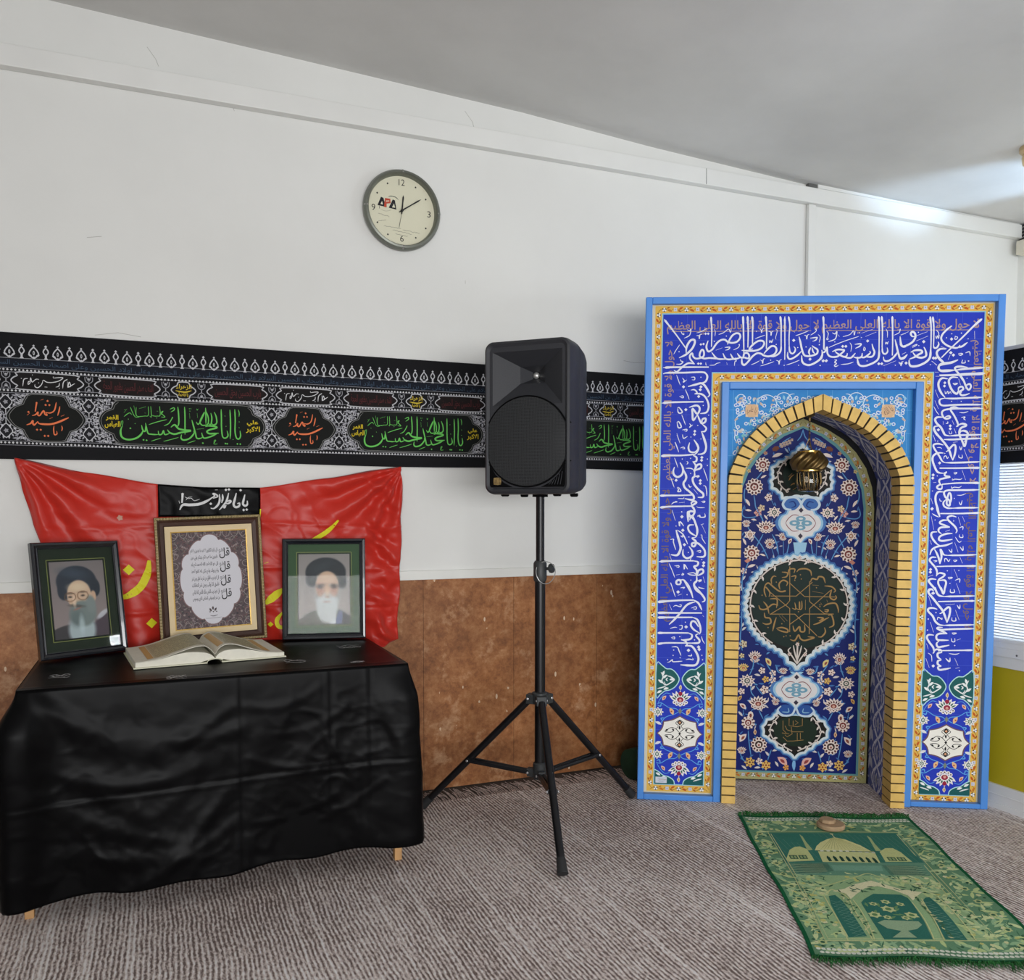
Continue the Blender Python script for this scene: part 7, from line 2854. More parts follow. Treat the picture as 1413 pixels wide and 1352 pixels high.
bp_.mir = None
border_run(bp_, (NX - 0.295, 0.032), (NX + 0.295, 0.032), lay=4, dim=0.92)

bp_.mir = NX
LB = (84, 140, 192)
# stems
for pts in ([(0.55, 1.41), (0.535, 1.39), (0.52, 1.37)], [(0.515, 1.305), (0.52, 1.28), (0.525, 1.25), (0.545, 1.215), (0.56, 1.19)], [(0.475, 1.335), (0.472, 1.30), (0.48, 1.27)],
            [(0.47, 1.25), (0.465, 1.22), (0.48, 1.205), (0.51, 1.205), (0.53, 1.21)], [(0.59, 1.29), (0.605, 1.26)], [(0.60, 1.20), (0.598, 1.175)], [(0.49, 1.165), (0.505, 1.14), (0.53, 1.11), (0.56, 1.07), (0.585, 1.02)],
            [(0.56, 1.13), (0.545, 1.10), (0.53, 1.07)], [(0.60, 1.13), (0.62, 1.09), (0.63, 1.04)], [(0.65, 1.10), (0.652, 1.04)], [(0.60, 1.065), (0.615, 1.02)], [(0.675, 1.09), (0.668, 1.05), (0.66, 1.03)],
            [(0.50, 1.01), (0.49, 0.98), (0.475, 0.94), (0.472, 0.90), (0.478, 0.85), (0.472, 0.80), (0.474, 0.72), (0.47, 0.66), (0.48, 0.60)], [(0.53, 0.56), (0.53, 0.53), (0.515, 0.49)],
            [(0.52, 0.44), (0.525, 0.41), (0.54, 0.39)], [(0.59, 0.54), (0.61, 0.51), (0.62, 0.48), (0.60, 0.45)], [(0.63, 0.54), (0.64, 0.51), (0.66, 0.50)], [(0.56, 0.33), (0.57, 0.31), (0.58, 0.29)],
            [(0.53, 0.33), (0.52, 0.31), (0.50, 0.31)], [(0.49, 0.33), (0.495, 0.30)], [(0.515, 0.235), (0.52, 0.18), (0.53, 0.12)], [(0.57, 0.13), (0.572, 0.10)], [(0.545, 0.21), (0.55, 0.195)], [(0.62, 0.15), (0.61, 0.12), (0.605, 0.10)],
            [(0.48, 0.13), (0.495, 0.10), (0.51, 0.09)], [(0.60, 0.42), (0.62, 0.44), (0.64, 0.43)], [(0.57, 1.47), (0.565, 1.45)], [(0.62, 1.52), (0.64, 1.545), (0.67, 1.565)], [(0.575, 0.40), (0.56, 0.42), (0.545, 0.44)],
            [(0.70, 1.55), (0.715, 1.57), (0.7235, 1.60)]):
    bp_.stroke(pts, 0.0046, LB, 4, 0.5)
r2 = random.Random(17)
for k in range(150):
    u, v = r2.uniform(0.462, 0.715), r2.uniform(0.07, 1.52)
    if v > 1.3 and (NX - u) > interp([(1.25, 0.262), (1.335, 0.25), (1.416, 0.22), (1.476, 0.18), (1.526, 0.13)], v):
        continue
    bp_.leaf(u, v, r2.uniform(0.016, 0.030), r2.uniform(0.0026, 0.0042), r2.uniform(0, PI), r2.choice([(70, 122, 180), (84, 140, 192), (60, 104, 166), (190, 186, 190)]), 3.5, 4)
rosette(bp_, 0.551, 1.442, 0.035, 11)
rosette(bp_, 0.516, 1.343, 0.040, 12, heart=(104, 52, 48))
rosette(bp_, 0.511, 1.045, 0.037, 11)
bp_.poly([(0.495, 1.02), (0.480, 1.008), (0.492, 0.998), (0.510, 1.012)], (196, 130, 112), 5)
small(bp_, 0.491, 1.414, 0.010, petal=(206, 190, 130))
small(bp_, 0.580, 1.295, 0.019)
star(bp_, 0.607, 1.229, 0.033)
small(bp_, 0.535, 1.226, 0.019, petal=(214, 160, 150))
small(bp_, 0.550, 1.248, 0.017, petal=(214, 196, 160))
lotus(bp_, 0.572, 1.161, 0.043, 0.030)
lotus(bp_, 0.485, 1.176, 0.020, 0.018)
star(bp_, 0.502, 1.127, 0.029, 6, core=(150, 100, 60))
lotus(bp_, 0.591, 1.086, 0.025, 0.026)
lotus(bp_, 0.648, 1.119, 0.022, 0.020)
bud(bp_, 0.680, 1.100, 0.012, 1.1)
for u, v, r_, an_ in ((0.556, 1.388, 0.014, 0.5), (0.488, 1.272, 0.018, -1.0), (0.492, 1.236, 0.014, -0.1), (0.570, 1.206, 0.013, -0.9), (0.518, 1.194, 0.012, -0.15), (0.478, 1.095, 0.016, -1.1), (0.512, 0.985, 0.018, 0.35), (0.56, 1.036, 0.013, -0.3)):
    bp_.leaf(u, v, r_ * 2.2, r_ * 0.34, an_, PETAL, 4, 5)
small(bp_, 0.479, 0.962, 0.016, heart=(126, 60, 70))
for u, v, an_ in ((0.480, 0.93, 1.0), (0.476, 0.88, 0.6), (0.478, 0.81, 0.1), (0.482, 0.72, 1.1), (0.486, 0.70, 0.7)):
    bp_.leaf(u, v, 0.026, 0.005, an_, (196, 196, 196), 4, 4)
YEL = (214, 178, 96)
small(bp_, 0.484, 0.63, 0.020, petal=(208, 196, 160))
small(bp_, 0.479, 0.577, 0.013, petal=(214, 200, 150))
lotus(bp_, 0.537, 0.571, 0.030, 0.030)
lotus(bp_, 0.487, 0.522, 0.024, 0.020, petal=(226, 196, 120), heart=(170, 90, 40))
star(bp_, 0.505, 0.463, 0.038, 10)
small(bp_, 0.481, 0.414, 0.017)
lotus(bp_, 0.557, 0.360, 0.046, 0.034)
bud(bp_, 0.475, 0.382, 0.012, 1.0, petal=YEL)
bud(bp_, 0.488, 0.345, 0.016, -0.7)
rosette(bp_, 0.514, 0.271, 0.032, 10)
bp_.disc(0.524, 0.306, 0.013, PETAL, 5, 8, 0.018)
bp_.disc(0.524, 0.304, 0.006, (120, 60, 56), 6, 6, 0.010)
bud(bp_, 0.547, 0.228, 0.011, PI / 2, petal=(214, 180, 140))
bud(bp_, 0.493, 0.200, 0.020, 0.9)
bp_.leaf(0.482, 0.205, 0.03, 0.005, -0.8, PETAL, 4, 4)
rosette(bp_, 0.564, 0.172, 0.038, 12, heart=(60, 40, 36))
lotus(bp_, 0.488, 0.141, 0.022, 0.018)
small(bp_, 0.525, 0.089, 0.026, petal=YEL, n=7)
small(bp_, 0.568, 0.095, 0.017, petal=PETAL)
small(bp_, 0.598, 0.078, 0.024, petal=YEL, n=6, heart=(140, 50, 40))
bud(bp_, 0.670, 0.099, 0.024, -0.7, petal=(216, 170, 160), heart=(140, 60, 60))
small(bp_, 0.687, 0.071, 0.015, petal=(222, 160, 80))
small(bp_, 0.570, 0.511, 0.017)
small(bp_, 0.618, 0.501, 0.017)
small(bp_, 0.587, 0.472, 0.017, petal=YEL)
small(bp_, 0.618, 0.470, 0.018)
lotus(bp_, 0.664, 0.511, 0.021, 0.016)
bud(bp_, 0.596, 0.551, 0.018, -1.0, petal=(214, 196, 130))
small(bp_, 0.583, 0.424, 0.022)
bud(bp_, 0.618, 0.396, 0.016, -0.8)
lotus(bp_, 0.634, 0.369, 0.019, 0.018)
for u, v, an_ in ((0.66, 0.485, 0.1), (0.616, 0.443, 0.3), (0.638, 0.148, 0.3), (0.602, 0.13, -0.9), (0.645, 0.085, -1.0), (0.56, 0.065, 0.1), (0.50, 0.064, -0.6), (0.478, 0.31, -0.8), (0.532, 0.43, 0.9), (0.55, 0.49, -0.2), (0.61, 0.42, -0.2)):
    bp_.leaf(u, v, 0.030, 0.0052, an_, (206, 200, 196), 4, 4)
# top of the field
for k in range(9):
    small(bp_, 0.628 - 0.0 + 0.012 * (k % 5) + 0.004 * (k // 5), 1.533 + 0.0052 * (k % 5) - 0.009 * (k // 5), 0.0075, petal=(196, 176, 158), n=4)
bp_.disc(0.606, 1.514, 0.018, (110, 62, 44), 4, lobes=6, depth=0.2, ry=0.012, rot=0.4)
bp_.leaf(0.614, 1.484, 0.05, 0.008, 0.35, PETAL, 4, 5)
bp_.leaf(0.654, 1.506, 0.03, 0.004, -0.9, (150, 170, 190), 4, 4)
small(bp_, 0.562, 1.494, 0.010, petal=(190, 140, 110))
bp_.mir = None


def medallion(a, pts, fill, scal=0.0, halo=0.020, line=0.011, lay=9):
    """left half outline (du, v) from the top tip to the bottom tip"""
    P = smooth_path([(p[0], p[1], 0) for p in pts], 8)
    half = []
    for i, p in enumerate(P):
        t = P[min(len(P) - 1, i + 1)] - P[max(0, i - 1)]
        if t.length > 1e-9:
            t.normalize()
        nrm = Vector((-t.y, t.x, 0))
        k = scal * abs(math.sin(i * PI / 8 + 0.4))
        half.append((p.x - nrm.x * k * -1, p.y + nrm.y * k))
    q = [(NX + x, y) for x, y in half] + [(NX - x, y) for x, y in half[-2:0:-1]]
    a.stroke(q, halo * 1.6, (58, 104, 166), lay, smooth=False, closed=True)
    a.stroke(q, halo, (130, 176, 208), lay + 1, smooth=False, closed=True)
    a.poly(q, fill, lay + 2)
    a.stroke(q, line, (206, 216, 220), lay + 3, smooth=False, closed=True)
    return q


def twig_ring(a, pts, lay=14, w=0.0052, step=3, leaf=0.022):
    a.stroke(pts, w, (206, 196, 188), lay, smooth=True)
    P = smooth_path([(p[0], p[1], 0) for p in pts], 6)
    for i in range(1, len(P) - 1, step):
        t = (P[i + 1] - P[i - 1])
        an_ = math.atan2(t.y, t.x)
        s = 1 if (i // step) % 2 else -1
        a.leaf(P[i].x - math.sin(an_) * s * 0.010, P[i].y + math.cos(an_) * s * 0.010, leaf, 0.0042, an_ + s * 0.9, (214, 204, 196), lay, 4)
        if (i // step) % 2:
            a.disc(P[i].x, P[i].y, 0.0068, (214, 204, 196), lay + 1, 8)
            a.disc(P[i].x, P[i].y, 0.0028, (60, 44, 40), lay + 2, 6)


BLK = (24, 24, 22)
DG = (22, 40, 36)
# white diamonds between the medallions
for cv, hw, hh in ((1.182, 0.088, 0.088), (0.428, 0.092, 0.082)):
    qd = [(0, 1), (0.16, 0.80), (0.34, 0.66), (0.58, 0.62), (0.66, 0.44), (0.86, 0.34), (0.98, 0.14), (1.0, 0.0)]
    q = [(NX + x * hw, cv + y * hh) for x, y in qd] + [(NX + x * hw, cv - y * hh) for x, y in qd[-2::-1]] + [(NX - x * hw, cv - y * hh) for x, y in qd[1:]] + [(NX - x * hw, cv + y * hh) for x, y in qd[-2:0:-1]]
    q = [(p.x, p.y) for p in smooth_path([(x, y, 0) for x, y in q], 3, True)]
    bp_.poly([(NX + (x - NX) * 1.26, cv + (y - cv) * 1.16) for x, y in q], (70, 116, 176), 8)
    bp_.poly([(NX + (x - NX) * 1.12, cv + (y - cv) * 1.08) for x, y in q], (150, 192, 218), 9)
    bp_.poly(q, (216, 214, 214), 13)
    for s in (-1, 1):
        bp_.disc(NX + s * 0.026, cv, 0.024, (110, 156, 178), 14, 12, 0.013)
        bp_.disc(NX, cv + s * 0.020, 0.022, (110, 156, 178), 14, 12, 0.012)
        bp_.disc(NX + s * 0.028, cv, 0.010, (210, 214, 216), 15, 8, 0.005)
        bp_.disc(NX, cv + s * 0.020, 0.010, (210, 214, 216), 15, 8, 0.005)
        bp_.disc(NX, cv + s * 0.058, 0.011, (56, 50, 66), 14, 4, 0.012)
        for s2 in (-1, 1):
            bp_.stroke([(NX + s * 0.008, cv + s2 * 0.034), (NX + s * 0.034, cv + s2 * 0.036), (NX + s * 0.056, cv + s2 * 0.018), (NX + s * 0.066, cv)], 0.0034, (130, 70, 74), 14, 0.5)
for v0, v1 in ((1.095, 1.03), (0.51, 0.50)):
    bp_.poly([(NX - 0.03, v0), (NX + 0.03, v0), (NX + 0.02, v1), (NX - 0.02, v1)], (150, 192, 218), 9)
# upper medallion
q = medallion(bp_, [(0.0, 1.535), (-0.020, 1.512), (-0.045, 1.490), (-0.070, 1.470), (-0.105, 1.452), (-0.134, 1.425), (-0.130, 1.395), (-0.136, 1.365), (-0.128, 1.335), (-0.098, 1.318), (-0.080, 1.290), (-0.04, 1.295), (0.0, 1.300)], BLK, 0.007)
bp_.disc(NX, 1.400, 0.082, DG, 13, 36, 0.088)
for s in (-1, 1):
    twig_ring(bp_, [(NX + s * u, v) for u, v in ((0.058, 1.474), (0.085, 1.447), (0.103, 1.412), (0.104, 1.38), (0.088, 1.345), (0.06, 1.322))], 14, step=4, leaf=0.02)
    c = (NX + s * 0.042, 1.268)
    bp_.disc(c[0], c[1], 0.040, (60, 104, 170), 13, 24, 0.030)
    bp_.stroke([(c[0] + s * (-0.040), c[1] - 0.030), (c[0] - s * 0.042, c[1]), (c[0] - s * 0.02, c[1] + 0.028), (c[0] + s * 0.018, c[1] + 0.026), (c[0] + s * 0.038, c[1]), (c[0] + s * 0.026, c[1] - 0.022), (c[0] + s * 0.0, c[1] - 0.026)], 0.011, (190, 208, 222), 14, 0.4)
    bp_.stroke([(c[0] + s * 0.0, c[1] - 0.018), (c[0] - s * 0.018, c[1] - 0.008), (c[0] - s * 0.008, c[1] + 0.010), (c[0] + s * 0.012, c[1] + 0.006)], 0.006, (22, 50, 120), 15, 0.5)
    c = (NX + s * 0.044, 0.336)
    bp_.disc(c[0], c[1], 0.036, (40, 80, 150), 13, 24, 0.024)
    bp_.stroke([(NX, c[1] + 0.024), (c[0] - s * 0.040, c[1] + 0.004), (c[0] - s * 0.026, c[1] - 0.022), (c[0] + s * 0.012, c[1] - 0.026), (c[0] + s * 0.036, c[1] - 0.004), (c[0] + s * 0.022, c[1] + 0.016)], 0.009, (190, 208, 222), 14, 0.4)
    bp_.stroke([(c[0] + s * 0.016, c[1] - 0.010), (c[0] - s * 0.012, c[1] - 0.010), (c[0] - s * 0.010, c[1] + 0.008)], 0.005, (130, 176, 208), 15, 0.5)
# large round medallion
pts = []
for k in range(25):
    w = PI / 2 + PI * k / 24
    r_ = 1.0 + 0.30 * math.exp(-((w - 1.5 * PI) / 0.20) ** 2) + 0.02 * math.exp(-((w - 0.5 * PI) / 0.15) ** 2)
    pts.append((0.238 * r_ * math.cos(w) if 0 < k < 24 else 0.0, 0.812 + 0.222 * r_ * math.sin(w)))
medallion(bp_, pts, BLK, 0.010, 0.026, 0.013)
bp_.disc(NX + 0.001, 0.812, 0.206, DG, 13, 64, 0.196)
ring = [(NX + 0.001 + 0.214 * math.cos(2 * PI * k / 48 - 1.2), 0.812 + 0.204 * math.sin(2 * PI * k / 48 - 1.2)) for k in range(42)]
twig_ring(bp_, ring, 14, 0.0058, 8, 0.024)
for s in (-1, 1):
    bp_.stroke([(NX, 0.545), (NX + s * 0.022, 0.58), (NX + s * 0.04, 0.605), (NX + s * 0.03, 0.62)], 0.006, (206, 196, 188), 14, 0.5)
    bp_.stroke([(NX, 0.56), (NX + s * 0.012, 0.60), (NX + s * 0.018, 0.63)], 0.006, (206, 196, 188), 14, 0.5)
    bp_.stroke([(NX, 1.016), (NX + s * 0.03, 1.012), (NX + s * 0.06, 1.008)], 0.006, (206, 196, 188), 14, 0.3)
    small(bp_, NX + s * 0.034, 0.59, 0.010, 15)
    small(bp_, NX + s * 0.04, 1.012, 0.010, 15)
bp_.stroke([(NX, 0.55), (NX, 0.635)], 0.007, (206, 196, 188), 14)
small(bp_, NX, 0.635, 0.010, 15)
small(bp_, NX, 1.026, 0.010, 15)
# lower medallion
medallion(bp_, [(0.0, 0.312), (-0.05, 0.312), (-0.080, 0.330), (-0.096, 0.306), (-0.130, 0.284), (-0.146, 0.250), (-0.138, 0.212), (-0.105, 0.190), (-0.072, 0.160), (-0.04, 0.140), (0.0, 0.116)], BLK, 0.007, 0.020, 0.010)
bp_.disc(NX, 0.240, 0.096, (26, 42, 30), 13, 36, 0.070)
for s in (-1, 1):
    twig_ring(bp_, [(NX + s * u, v) for u, v in ((0.075, 0.305), (0.098, 0.275), (0.112, 0.245), (0.105, 0.212), (0.078, 0.184), (0.045, 0.165), (0.012, 0.148))], 14, step=4, leaf=0.02)
bp_.leaf(NX, 0.085, 0.06, 0.008, PI / 2, (120, 170, 216), 5, 5)
bp_.script(NICHE_SCRIPT, (158, 124, 74), 16, 1.0)
bp_.build('back_panel', M_TILE, mh)

# ------------------------------------------------------------------ lamp hanging in the arch
LU, LD = 0.715, 0.15
lp = thing('hanging_lamp', 'small brass lamp with swirled dome hanging under the pointed arch', 'lamp', nf(LU, 1.33, LD))
M_BRASS = simple('aged_brass', (118, 98, 62), 0.42, 0.85, var=0.25, scale=40)
M_BRASSB = simple('bright_brass', (214, 176, 96), 0.2, 0.95)
LC = lambda z: nf(LU, 0, LD) * 1.0 + Vector((0, 0, z))
base = nf(LU, 0.0, LD)
base = Vector((base.x + NV.x * 1.42, base.y + NV.y * 1.42, 0))
b = MB()
b.lathe([(0.0, 1.66), (0.02, 1.655), (0.022, 1.645), (0.006, 1.635), (0.004, 1.62)], base, (0, 0, 1), 16)
b.build('ceiling_hook', M_BRASS, lp, smooth=True)
b = MB()
z = 1.515
k = 0
while z < 1.63:
    e = Vector((1, 0, 0)) if k % 2 else Vector((0, 1, 0))
    b.tube([base + Vector((0, 0, z)) + e * 0.004 * math.cos(q * PI / 4) + Vector((0, 0, 0.009 * math.sin(q * PI / 4))) for q in range(9)], 0.0014, 5)
    z += 0.014
    k += 1
for q in range(3):
    w = q * 2 * PI / 3 + 0.4
    b.tube([base + Vector((0, 0, 1.55)), base + Vector((0.022 * math.cos(w), 0.022 * math.sin(w), 1.492))], 0.0014, 5)
b.build('chain', M_BRASS, lp, smooth=True)
b = MB()
nr = 40
rings = []
for i in range(15):
    t = i / 14
    z = 1.412 + 0.078 * t
    r_ = 0.052 + 0.026 * math.sin(PI * (0.10 + 0.86 * t)) - 0.012 * t
    rings.append([base + Vector(((r_ * (1 + 0.10 * math.cos(10 * (w + 0.0)))) * math.cos(w + 1.1 * t), (r_ * (1 + 0.10 * math.cos(10 * w))) * math.sin(w + 1.1 * t), z)) for w in [2 * PI * j / 80 for j in range(80)]])
b.loft(rings)
b.build('dome', M_BRASS, lp, smooth=True, sharp=False)
b = MB()
b.lathe([(0.046, 1.484), (0.049, 1.487), (0.049, 1.493), (0.040, 1.496), (0.0, 1.497)], base, (0, 0, 1), 32)
b.build('top_ring', M_BRASSB, lp, smooth=True)
b = MB()
b.lathe([(0.050, 1.404), (0.054, 1.406), (0.054, 1.414), (0.050, 1.416)], base, (0, 0, 1), 32)
b.build('rim', M_BRASSB, lp, smooth=True)
b = MB()
b.lathe([(0.046, 1.405), (0.048, 1.39), (0.050, 1.36), (0.047, 1.335), (0.040, 1.322), (0.0, 1.318)], base, (0, 0, 1), 32, cap=False)
b.build('glass_cup', glass_material('smoked_glass', (0.72, 0.66, 0.58), 1.0), lp, smooth=True)
b = MB()
for q in range(16):
    w = 2 * PI * q / 16
    b.tube([base + Vector((0.0488 * math.cos(w), 0.0488 * math.sin(w), 1.40)), base + Vector((0.0515 * math.cos(w + 0.1), 0.0515 * math.sin(w + 0.1), 1.362)), base + Vector((0.042 * math.cos(w + 0.2), 0.042 * math.sin(w + 0.2), 1.325))], 0.0016, 5)
b.build('filigree', M_BRASS, lp, smooth=True)

# ------------------------------------------------------------------ prayer rug and clay tablet
RA = Vector((2.178, 2.843, 0))
R1 = Vector((0.608, -0.289, 0))
R2 = Vector((-0.509, -0.990, 0))


def rug(s, t, h):
    w = 0.006 * math.sin(t * 9 + 0.5) + 0.004 * math.sin(t * 23 + s * 3)
    e = 0.010 * math.sin(t * 5.2 + 1.0) * (1 - s)
    z = 0.0095 + 0.002 * max(0, math.sin(t * 14 + s * 4)) * (abs(s - 0.5) * 2) ** 3
    p = RA + R1 * (s + w * 0.6 - e) + R2 * (t + 0.006 * math.sin(s * 11))
    return (p.x, p.y, z + h)


def weave_material():
    m = printed('woven_rug', 0.9, 0.1, 0.22, 0.5, 260)
    return m


rg = thing('prayer_rug', 'green woven prayer rug with domes and arches lying before the niche', 'prayer rug', (2.2, 2.2, 0.0085))
b = MB()
b.grid(lambda s, t: rug(s, t, -0.0018), 30, 60)
b.build('backing', simple('green_backing', (20, 84, 52), 0.95), rg, smooth=True, solid=0.0015)
a = Art(rug, 0.00016)
GB, GL, CRM, EDGE = (104, 146, 112), (142, 168, 112), (212, 212, 158), (20, 92, 56)
a.rect(0, 0, 1, 1, GB, 0, 30, 60)
for q in ((0, 0, 0.018, 1), (0.982, 0, 1, 1), (0, 0, 1, 0.012), (0, 0.988, 1, 1)):
    a.rect(*q, EDGE, 3, 4 if q[2] - q[0] < 0.1 else 20, 60 if q[2] - q[0] < 0.1 else 1)
r2 = random.Random(21)
# leafy border
sc = 0.673
asp = 1.113 / 0.673


def rleaf(s, t, L, w, an_, col, lay):
    """leaf with proportions kept on the rug (s is 0.67 m, t is 1.11 m)"""
    n = 5
    pts = []
    for k in range(n + 1):
        x = k / n
        pts.append(((x - 0.5) * L, w * math.sin(PI * x)))
    pts += [(x, -0.6 * y) for x, y in pts[1:-1][::-1]]
    ca, sa = math.cos(an_), math.sin(an_)
    a.poly([(s + (x * ca - y * sa) / 0.673, t + (x * sa + y * ca) / 1.113) for x, y in pts], col, lay)


def rdisc(s, t, r, col, lay, lobes=0):
    a.disc(s, t, r / 0.673, col, lay, 8, r / 1.113, lobes=lobes, depth=0.3)


def border_zone(s0, s1, t0, t1, n, up=0):
    for k in range(n):
        s, t = r2.uniform(s0, s1), r2.uniform(t0, t1)
        q = r2.random()
        if q < 0.55:
            rleaf(s, t, r2.uniform(0.03, 0.06), r2.uniform(0.006, 0.012), r2.uniform(0, PI), r2.choice([(188, 206, 144), (168, 196, 148), (204, 216, 160), (150, 186, 144)]), 1 + up)
        elif q < 0.8:
            rleaf(s, t, r2.uniform(0.02, 0.04), 0.003, r2.uniform(0, PI), (74, 118, 88), 2 + up)
        elif q < 0.92:
            rdisc(s, t, r2.uniform(0.006, 0.011), r2.choice([(206, 208, 156), (196, 196, 120), (216, 214, 170)]), 2 + up, 5)
        else:
            rdisc(s, t, 0.005, (40, 84, 60), 3 + up)


border_zone(0.03, 0.115, 0.05, 0.95, 190)
border_zone(0.845, 0.97, 0.05, 0.95, 210)
border_zone(0.03, 0.97, 0.05, 0.135, 120)
border_zone(0.03, 0.97, 0.905, 0.965, 110)
border_zone(0.13, 0.80, 0.505, 0.57, 110, 5)
border_zone(0.12, 0.22, 0.55, 0.66, 50, 5)
border_zone(0.68, 0.80, 0.55, 0.66, 60, 5)
border_zone(0.115, 0.185, 0.66, 0.88, 60, 5)
border_zone(0.725, 0.815, 0.66, 0.88, 70, 5)
for k in range(11):
    for s in (0.07, 0.91):
        t = 0.09 + k * 0.083
        rdisc(s, t, 0.016, (190, 200, 140), 3, 6)
        rdisc(s, t, 0.007, (60, 104, 76), 4)
for k in range(44):
    s = 0.03 + 0.94 * (k + 0.5) / 44
    for t in (0.024, 0.040, 0.956, 0.973):
        off = 0.5 * 0.94 / 44 if t in (0.040, 0.973) else 0
        a.disc(s + off, t, 0.0098, (226, 230, 214), 4, 7, 0.0062)
for ln in RUG_SHAPES.strip().split('\n'):
    h, pts = ln.split('|')
    h = h.split()
    n = [int(x) / 1000 for x in pts.split()]
    pts = [(n[i], n[i + 1]) for i in range(0, len(n) - 1, 2)]
    col = tuple(int(x) for x in h[1].split(','))
    lay = int(h[2]) + 2
    if h[0] == 'p':
        a.poly(pts, col, lay)
    else:
        a.stroke(pts, float(h[3]) * 0.0017, col, lay, smooth=len(pts) < 12 and float(h[3]) > 2.9, n=4)
# hatching of the sky, pavement stripes, windows, battlements
for k in range(26):
    s = 0.115 + k * 0.028
    a.stroke([(s, 0.17), (min(0.84, s + 0.05), 0.40)], 0.0022, (96, 136, 118), 5, smooth=False)
for k in range(26):
    t = 0.425 + 0.0028 * k
    a.stroke([(0.125 + 0.03 * (k % 3), t), (0.335 - 0.03 * (k % 2), t)], 0.0022, (152, 176, 140) if k % 2 else (44, 84, 72), 5, smooth=False)
    a.stroke([(0.605 + 0.02 * (k % 2), t), (0.80 - 0.02 * (k % 3), t)], 0.0022, (152, 176, 140) if k % 2 else (44, 84, 72), 5, smooth=False)
for k in range(9):
    s = 0.345 + k * 0.0335
    if k < 8:
        a.poly([(s + 0.004, 0.408), (s + 0.004, 0.378), (s + 0.012, 0.364), (s + 0.021, 0.378), (s + 0.021, 0.408)], (36, 76, 62), 9)
    a.rect(s - 0.008, 0.318, s + 0.010, 0.330, (226, 228, 204), 9)
for s0 in (0.155, 0.205, 0.665, 0.715):
    a.rect(s0, 0.356, s0 + 0.042, 0.386, (48, 92, 72), 9)
    a.rect(s0 + 0.006, 0.361, s0 + 0.018, 0.382, (150, 170, 118), 10)
    a.rect(s0 + 0.024, 0.361, s0 + 0.036, 0.382, (150, 170, 118), 10)
for k in range(14):
    x = 0.345 + 0.019 * k
    a.stroke([(0.469 + (x - 0.469) * 0.15, 0.214), (x, 0.312)], 0.0016, (168, 172, 110), 8, smooth=False)
a.stroke([(0.469, 0.208), (0.468, 0.176)], 0.005, CRM, 8, smooth=False)
a.disc(0.468, 0.176, 0.010, CRM, 8, 8, 0.006)
for q in ((0.185, 0.655, 0.28, 0.89), (0.325, 0.66, 0.60, 0.905), (0.60, 0.645, 0.715, 0.89)):
    pass
for s0, s1, t0, t1 in ((0.215, 0.27, 0.68, 0.885), (0.625, 0.69, 0.67, 0.885)):
    for k in range(12):
        t = t0 + (t1 - t0) * k / 12
        a.stroke([(s0, t), (s1, t + 0.02)], 0.0018, (104, 146, 126), 9, smooth=False)
        a.stroke([(s1, t), (s0, t + 0.02)], 0.0018, (104, 146, 126), 9, smooth=False)
for s, t, r_ in ((0.372, 0.77, 0.022), (0.455, 0.735, 0.024), (0.538, 0.765, 0.022), (0.405, 0.705, 0.014), (0.47, 0.69, 0.016), (0.53, 0.70, 0.014), (0.42, 0.785, 0.014), (0.50, 0.785, 0.014)):
    rdisc(s, t, r_, (196, 204, 146), 10, 6)
    rdisc(s, t, r_ * 0.4, (96, 132, 86), 11)
for k in range(16):
    rleaf(0.37 + 0.18 * r2.random(), 0.70 + 0.09 * r2.random(), 0.03, 0.006, r2.uniform(0, PI), (108, 146, 98), 9)
for k in range(20):
    s = 0.26 + 0.42 * r2.random()
    rleaf(s, 0.575 + 0.05 * r2.random(), 0.026, 0.004, r2.uniform(0, PI), (66, 108, 80), 12)
for c0, c1 in ((0.245, 0.325), (0.595, 0.655)):
    for k in range(26):
        t = 0.64 + 0.25 * k / 26
        rleaf(r2.uniform(c0 + 0.03, c1 - 0.01), t, 0.018, 0.004, r2.uniform(0, PI), r2.choice([(70, 112, 80), (206, 208, 156)]), 12)
a.build('weave', weave_material(), rg)
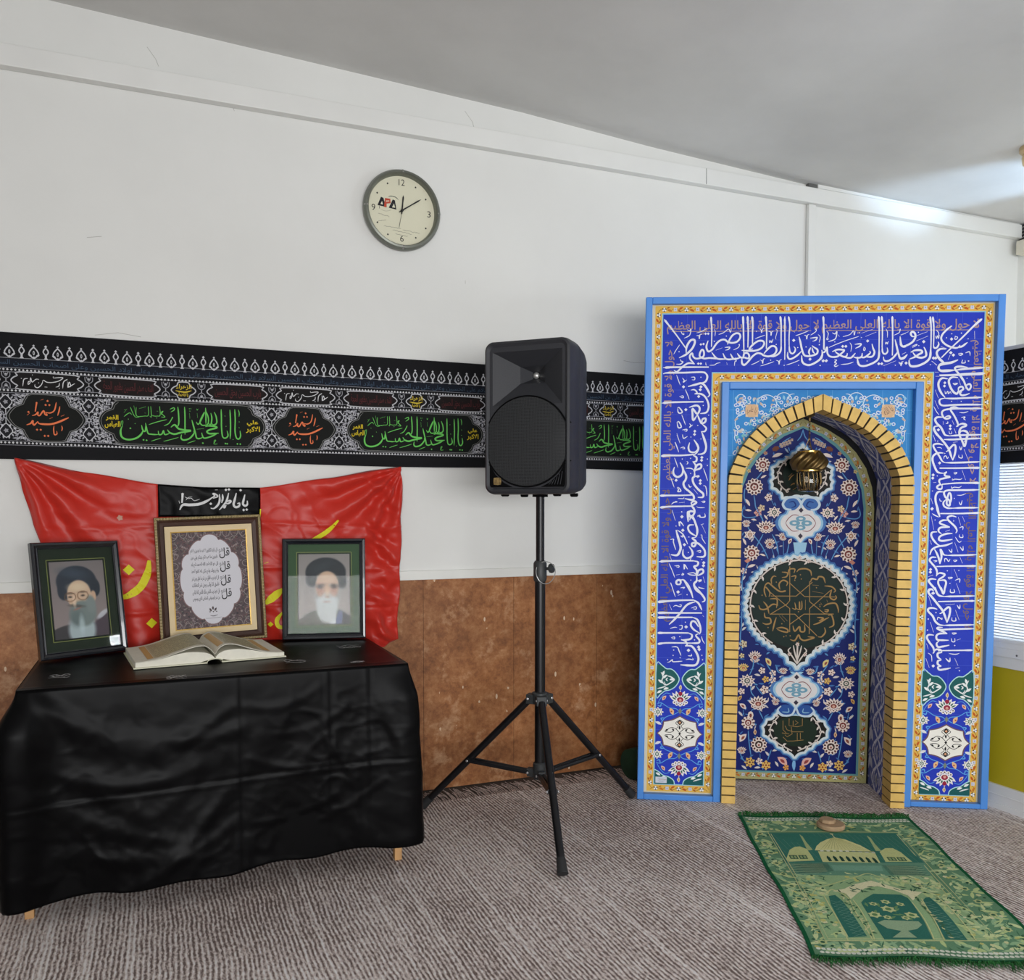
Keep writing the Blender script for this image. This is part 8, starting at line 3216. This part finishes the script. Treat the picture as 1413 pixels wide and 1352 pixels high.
for name, t0, dirn in (('fringe', 0.0, -1), ('fringe', 1.0, 1)):
    b = MB()
    for k in range(520):
        s = r2.uniform(0.0, 1.0)
        L = r2.uniform(0.018, 0.050) * (0.7 + 0.5 * math.sin(s * 22) ** 2)
        p = Vector(rug(s, t0, 0.001))
        d = (R2.normalized() * dirn + R1.normalized() * r2.uniform(-0.7, 0.7)).normalized()
        up_ = r2.uniform(0.001, 0.012)
        b.tube([p, p + d * L * 0.5 + Vector((0, 0, up_)), p + d * L + Vector((0, 0, up_ * 0.4 - 0.001))], 0.0012, 4, rs=[0.0014, 0.0012, 0.0007])
    o = b.build(name, simple('green_yarn', (30, 96, 40), 0.9, var=0.4, scale=80), rg)
    o['kind'] = 'stuff'

tx, ty = 2.418, 2.592
tt = thing('prayer_tablet', 'round tan clay prayer tablet lying on the head end of the green rug', 'prayer tablet', (tx, ty, 0.011))
M_CLAY = simple('tan_clay', (168, 140, 108), 0.75, var=0.12, scale=40, bump=0.2)
b = MB()
b.lathe([(0.0, 0.0), (0.046, 0.0), (0.052, 0.004), (0.053, 0.014), (0.049, 0.019), (0.0, 0.020)], (tx, ty, 0.0115), (0, 0, 1), 40)
b.build('base_disc', M_CLAY, tt, smooth=True)
b = MB()
R_ = 0.031
b.loft([[Vector((tx - 0.008, ty + 0.01, 0)) + Vector((r_ * math.cos(q), r_ * math.sin(q), 0.0315 + z)) for q in [2 * PI * k / 8 + 0.2 for k in range(8)]] for r_, z in ((R_, 0), (R_ * 1.03, 0.004), (R_ * 0.95, 0.012), (R_ * 0.8, 0.0135))])
b.build('top_stone', M_CLAY, tt, bevel=0.002)

# ------------------------------------------------------------------ odds and ends on the floor
t = thing('power_cable', 'black cable lying on the floor at the far left under the table', 'cable', (-0.55, 3.3, 0.006))
b = MB()
b.tube(smooth_path([(-0.95, 3.36, 0.018), (-0.75, 3.33, 0.018), (-0.55, 3.25, 0.018), (-0.46, 3.17, 0.018), (-0.30, 3.12, 0.018), (-0.1, 3.18, 0.018)], 6), 0.011, 8)
b.build('cord', simple('black_rubber_cable', (20, 20, 22), 0.6), t, smooth=True)
t = thing('rolled_mat', 'dark green rolled mat on the floor behind the left edge of the niche', 'rolled mat', (2.08, 3.44, 0.006))
b = MB()
c = Vector((2.10, 3.44, 0.078))
d = Vector((0.55, 0.12, 0)).normalized()
b.tube([c - d * 0.09, c + d * 0.50], 0.07, 20)
b.build('roll', simple('dark_green_cloth', (22, 54, 34), 0.9, var=0.3), t, smooth=True)
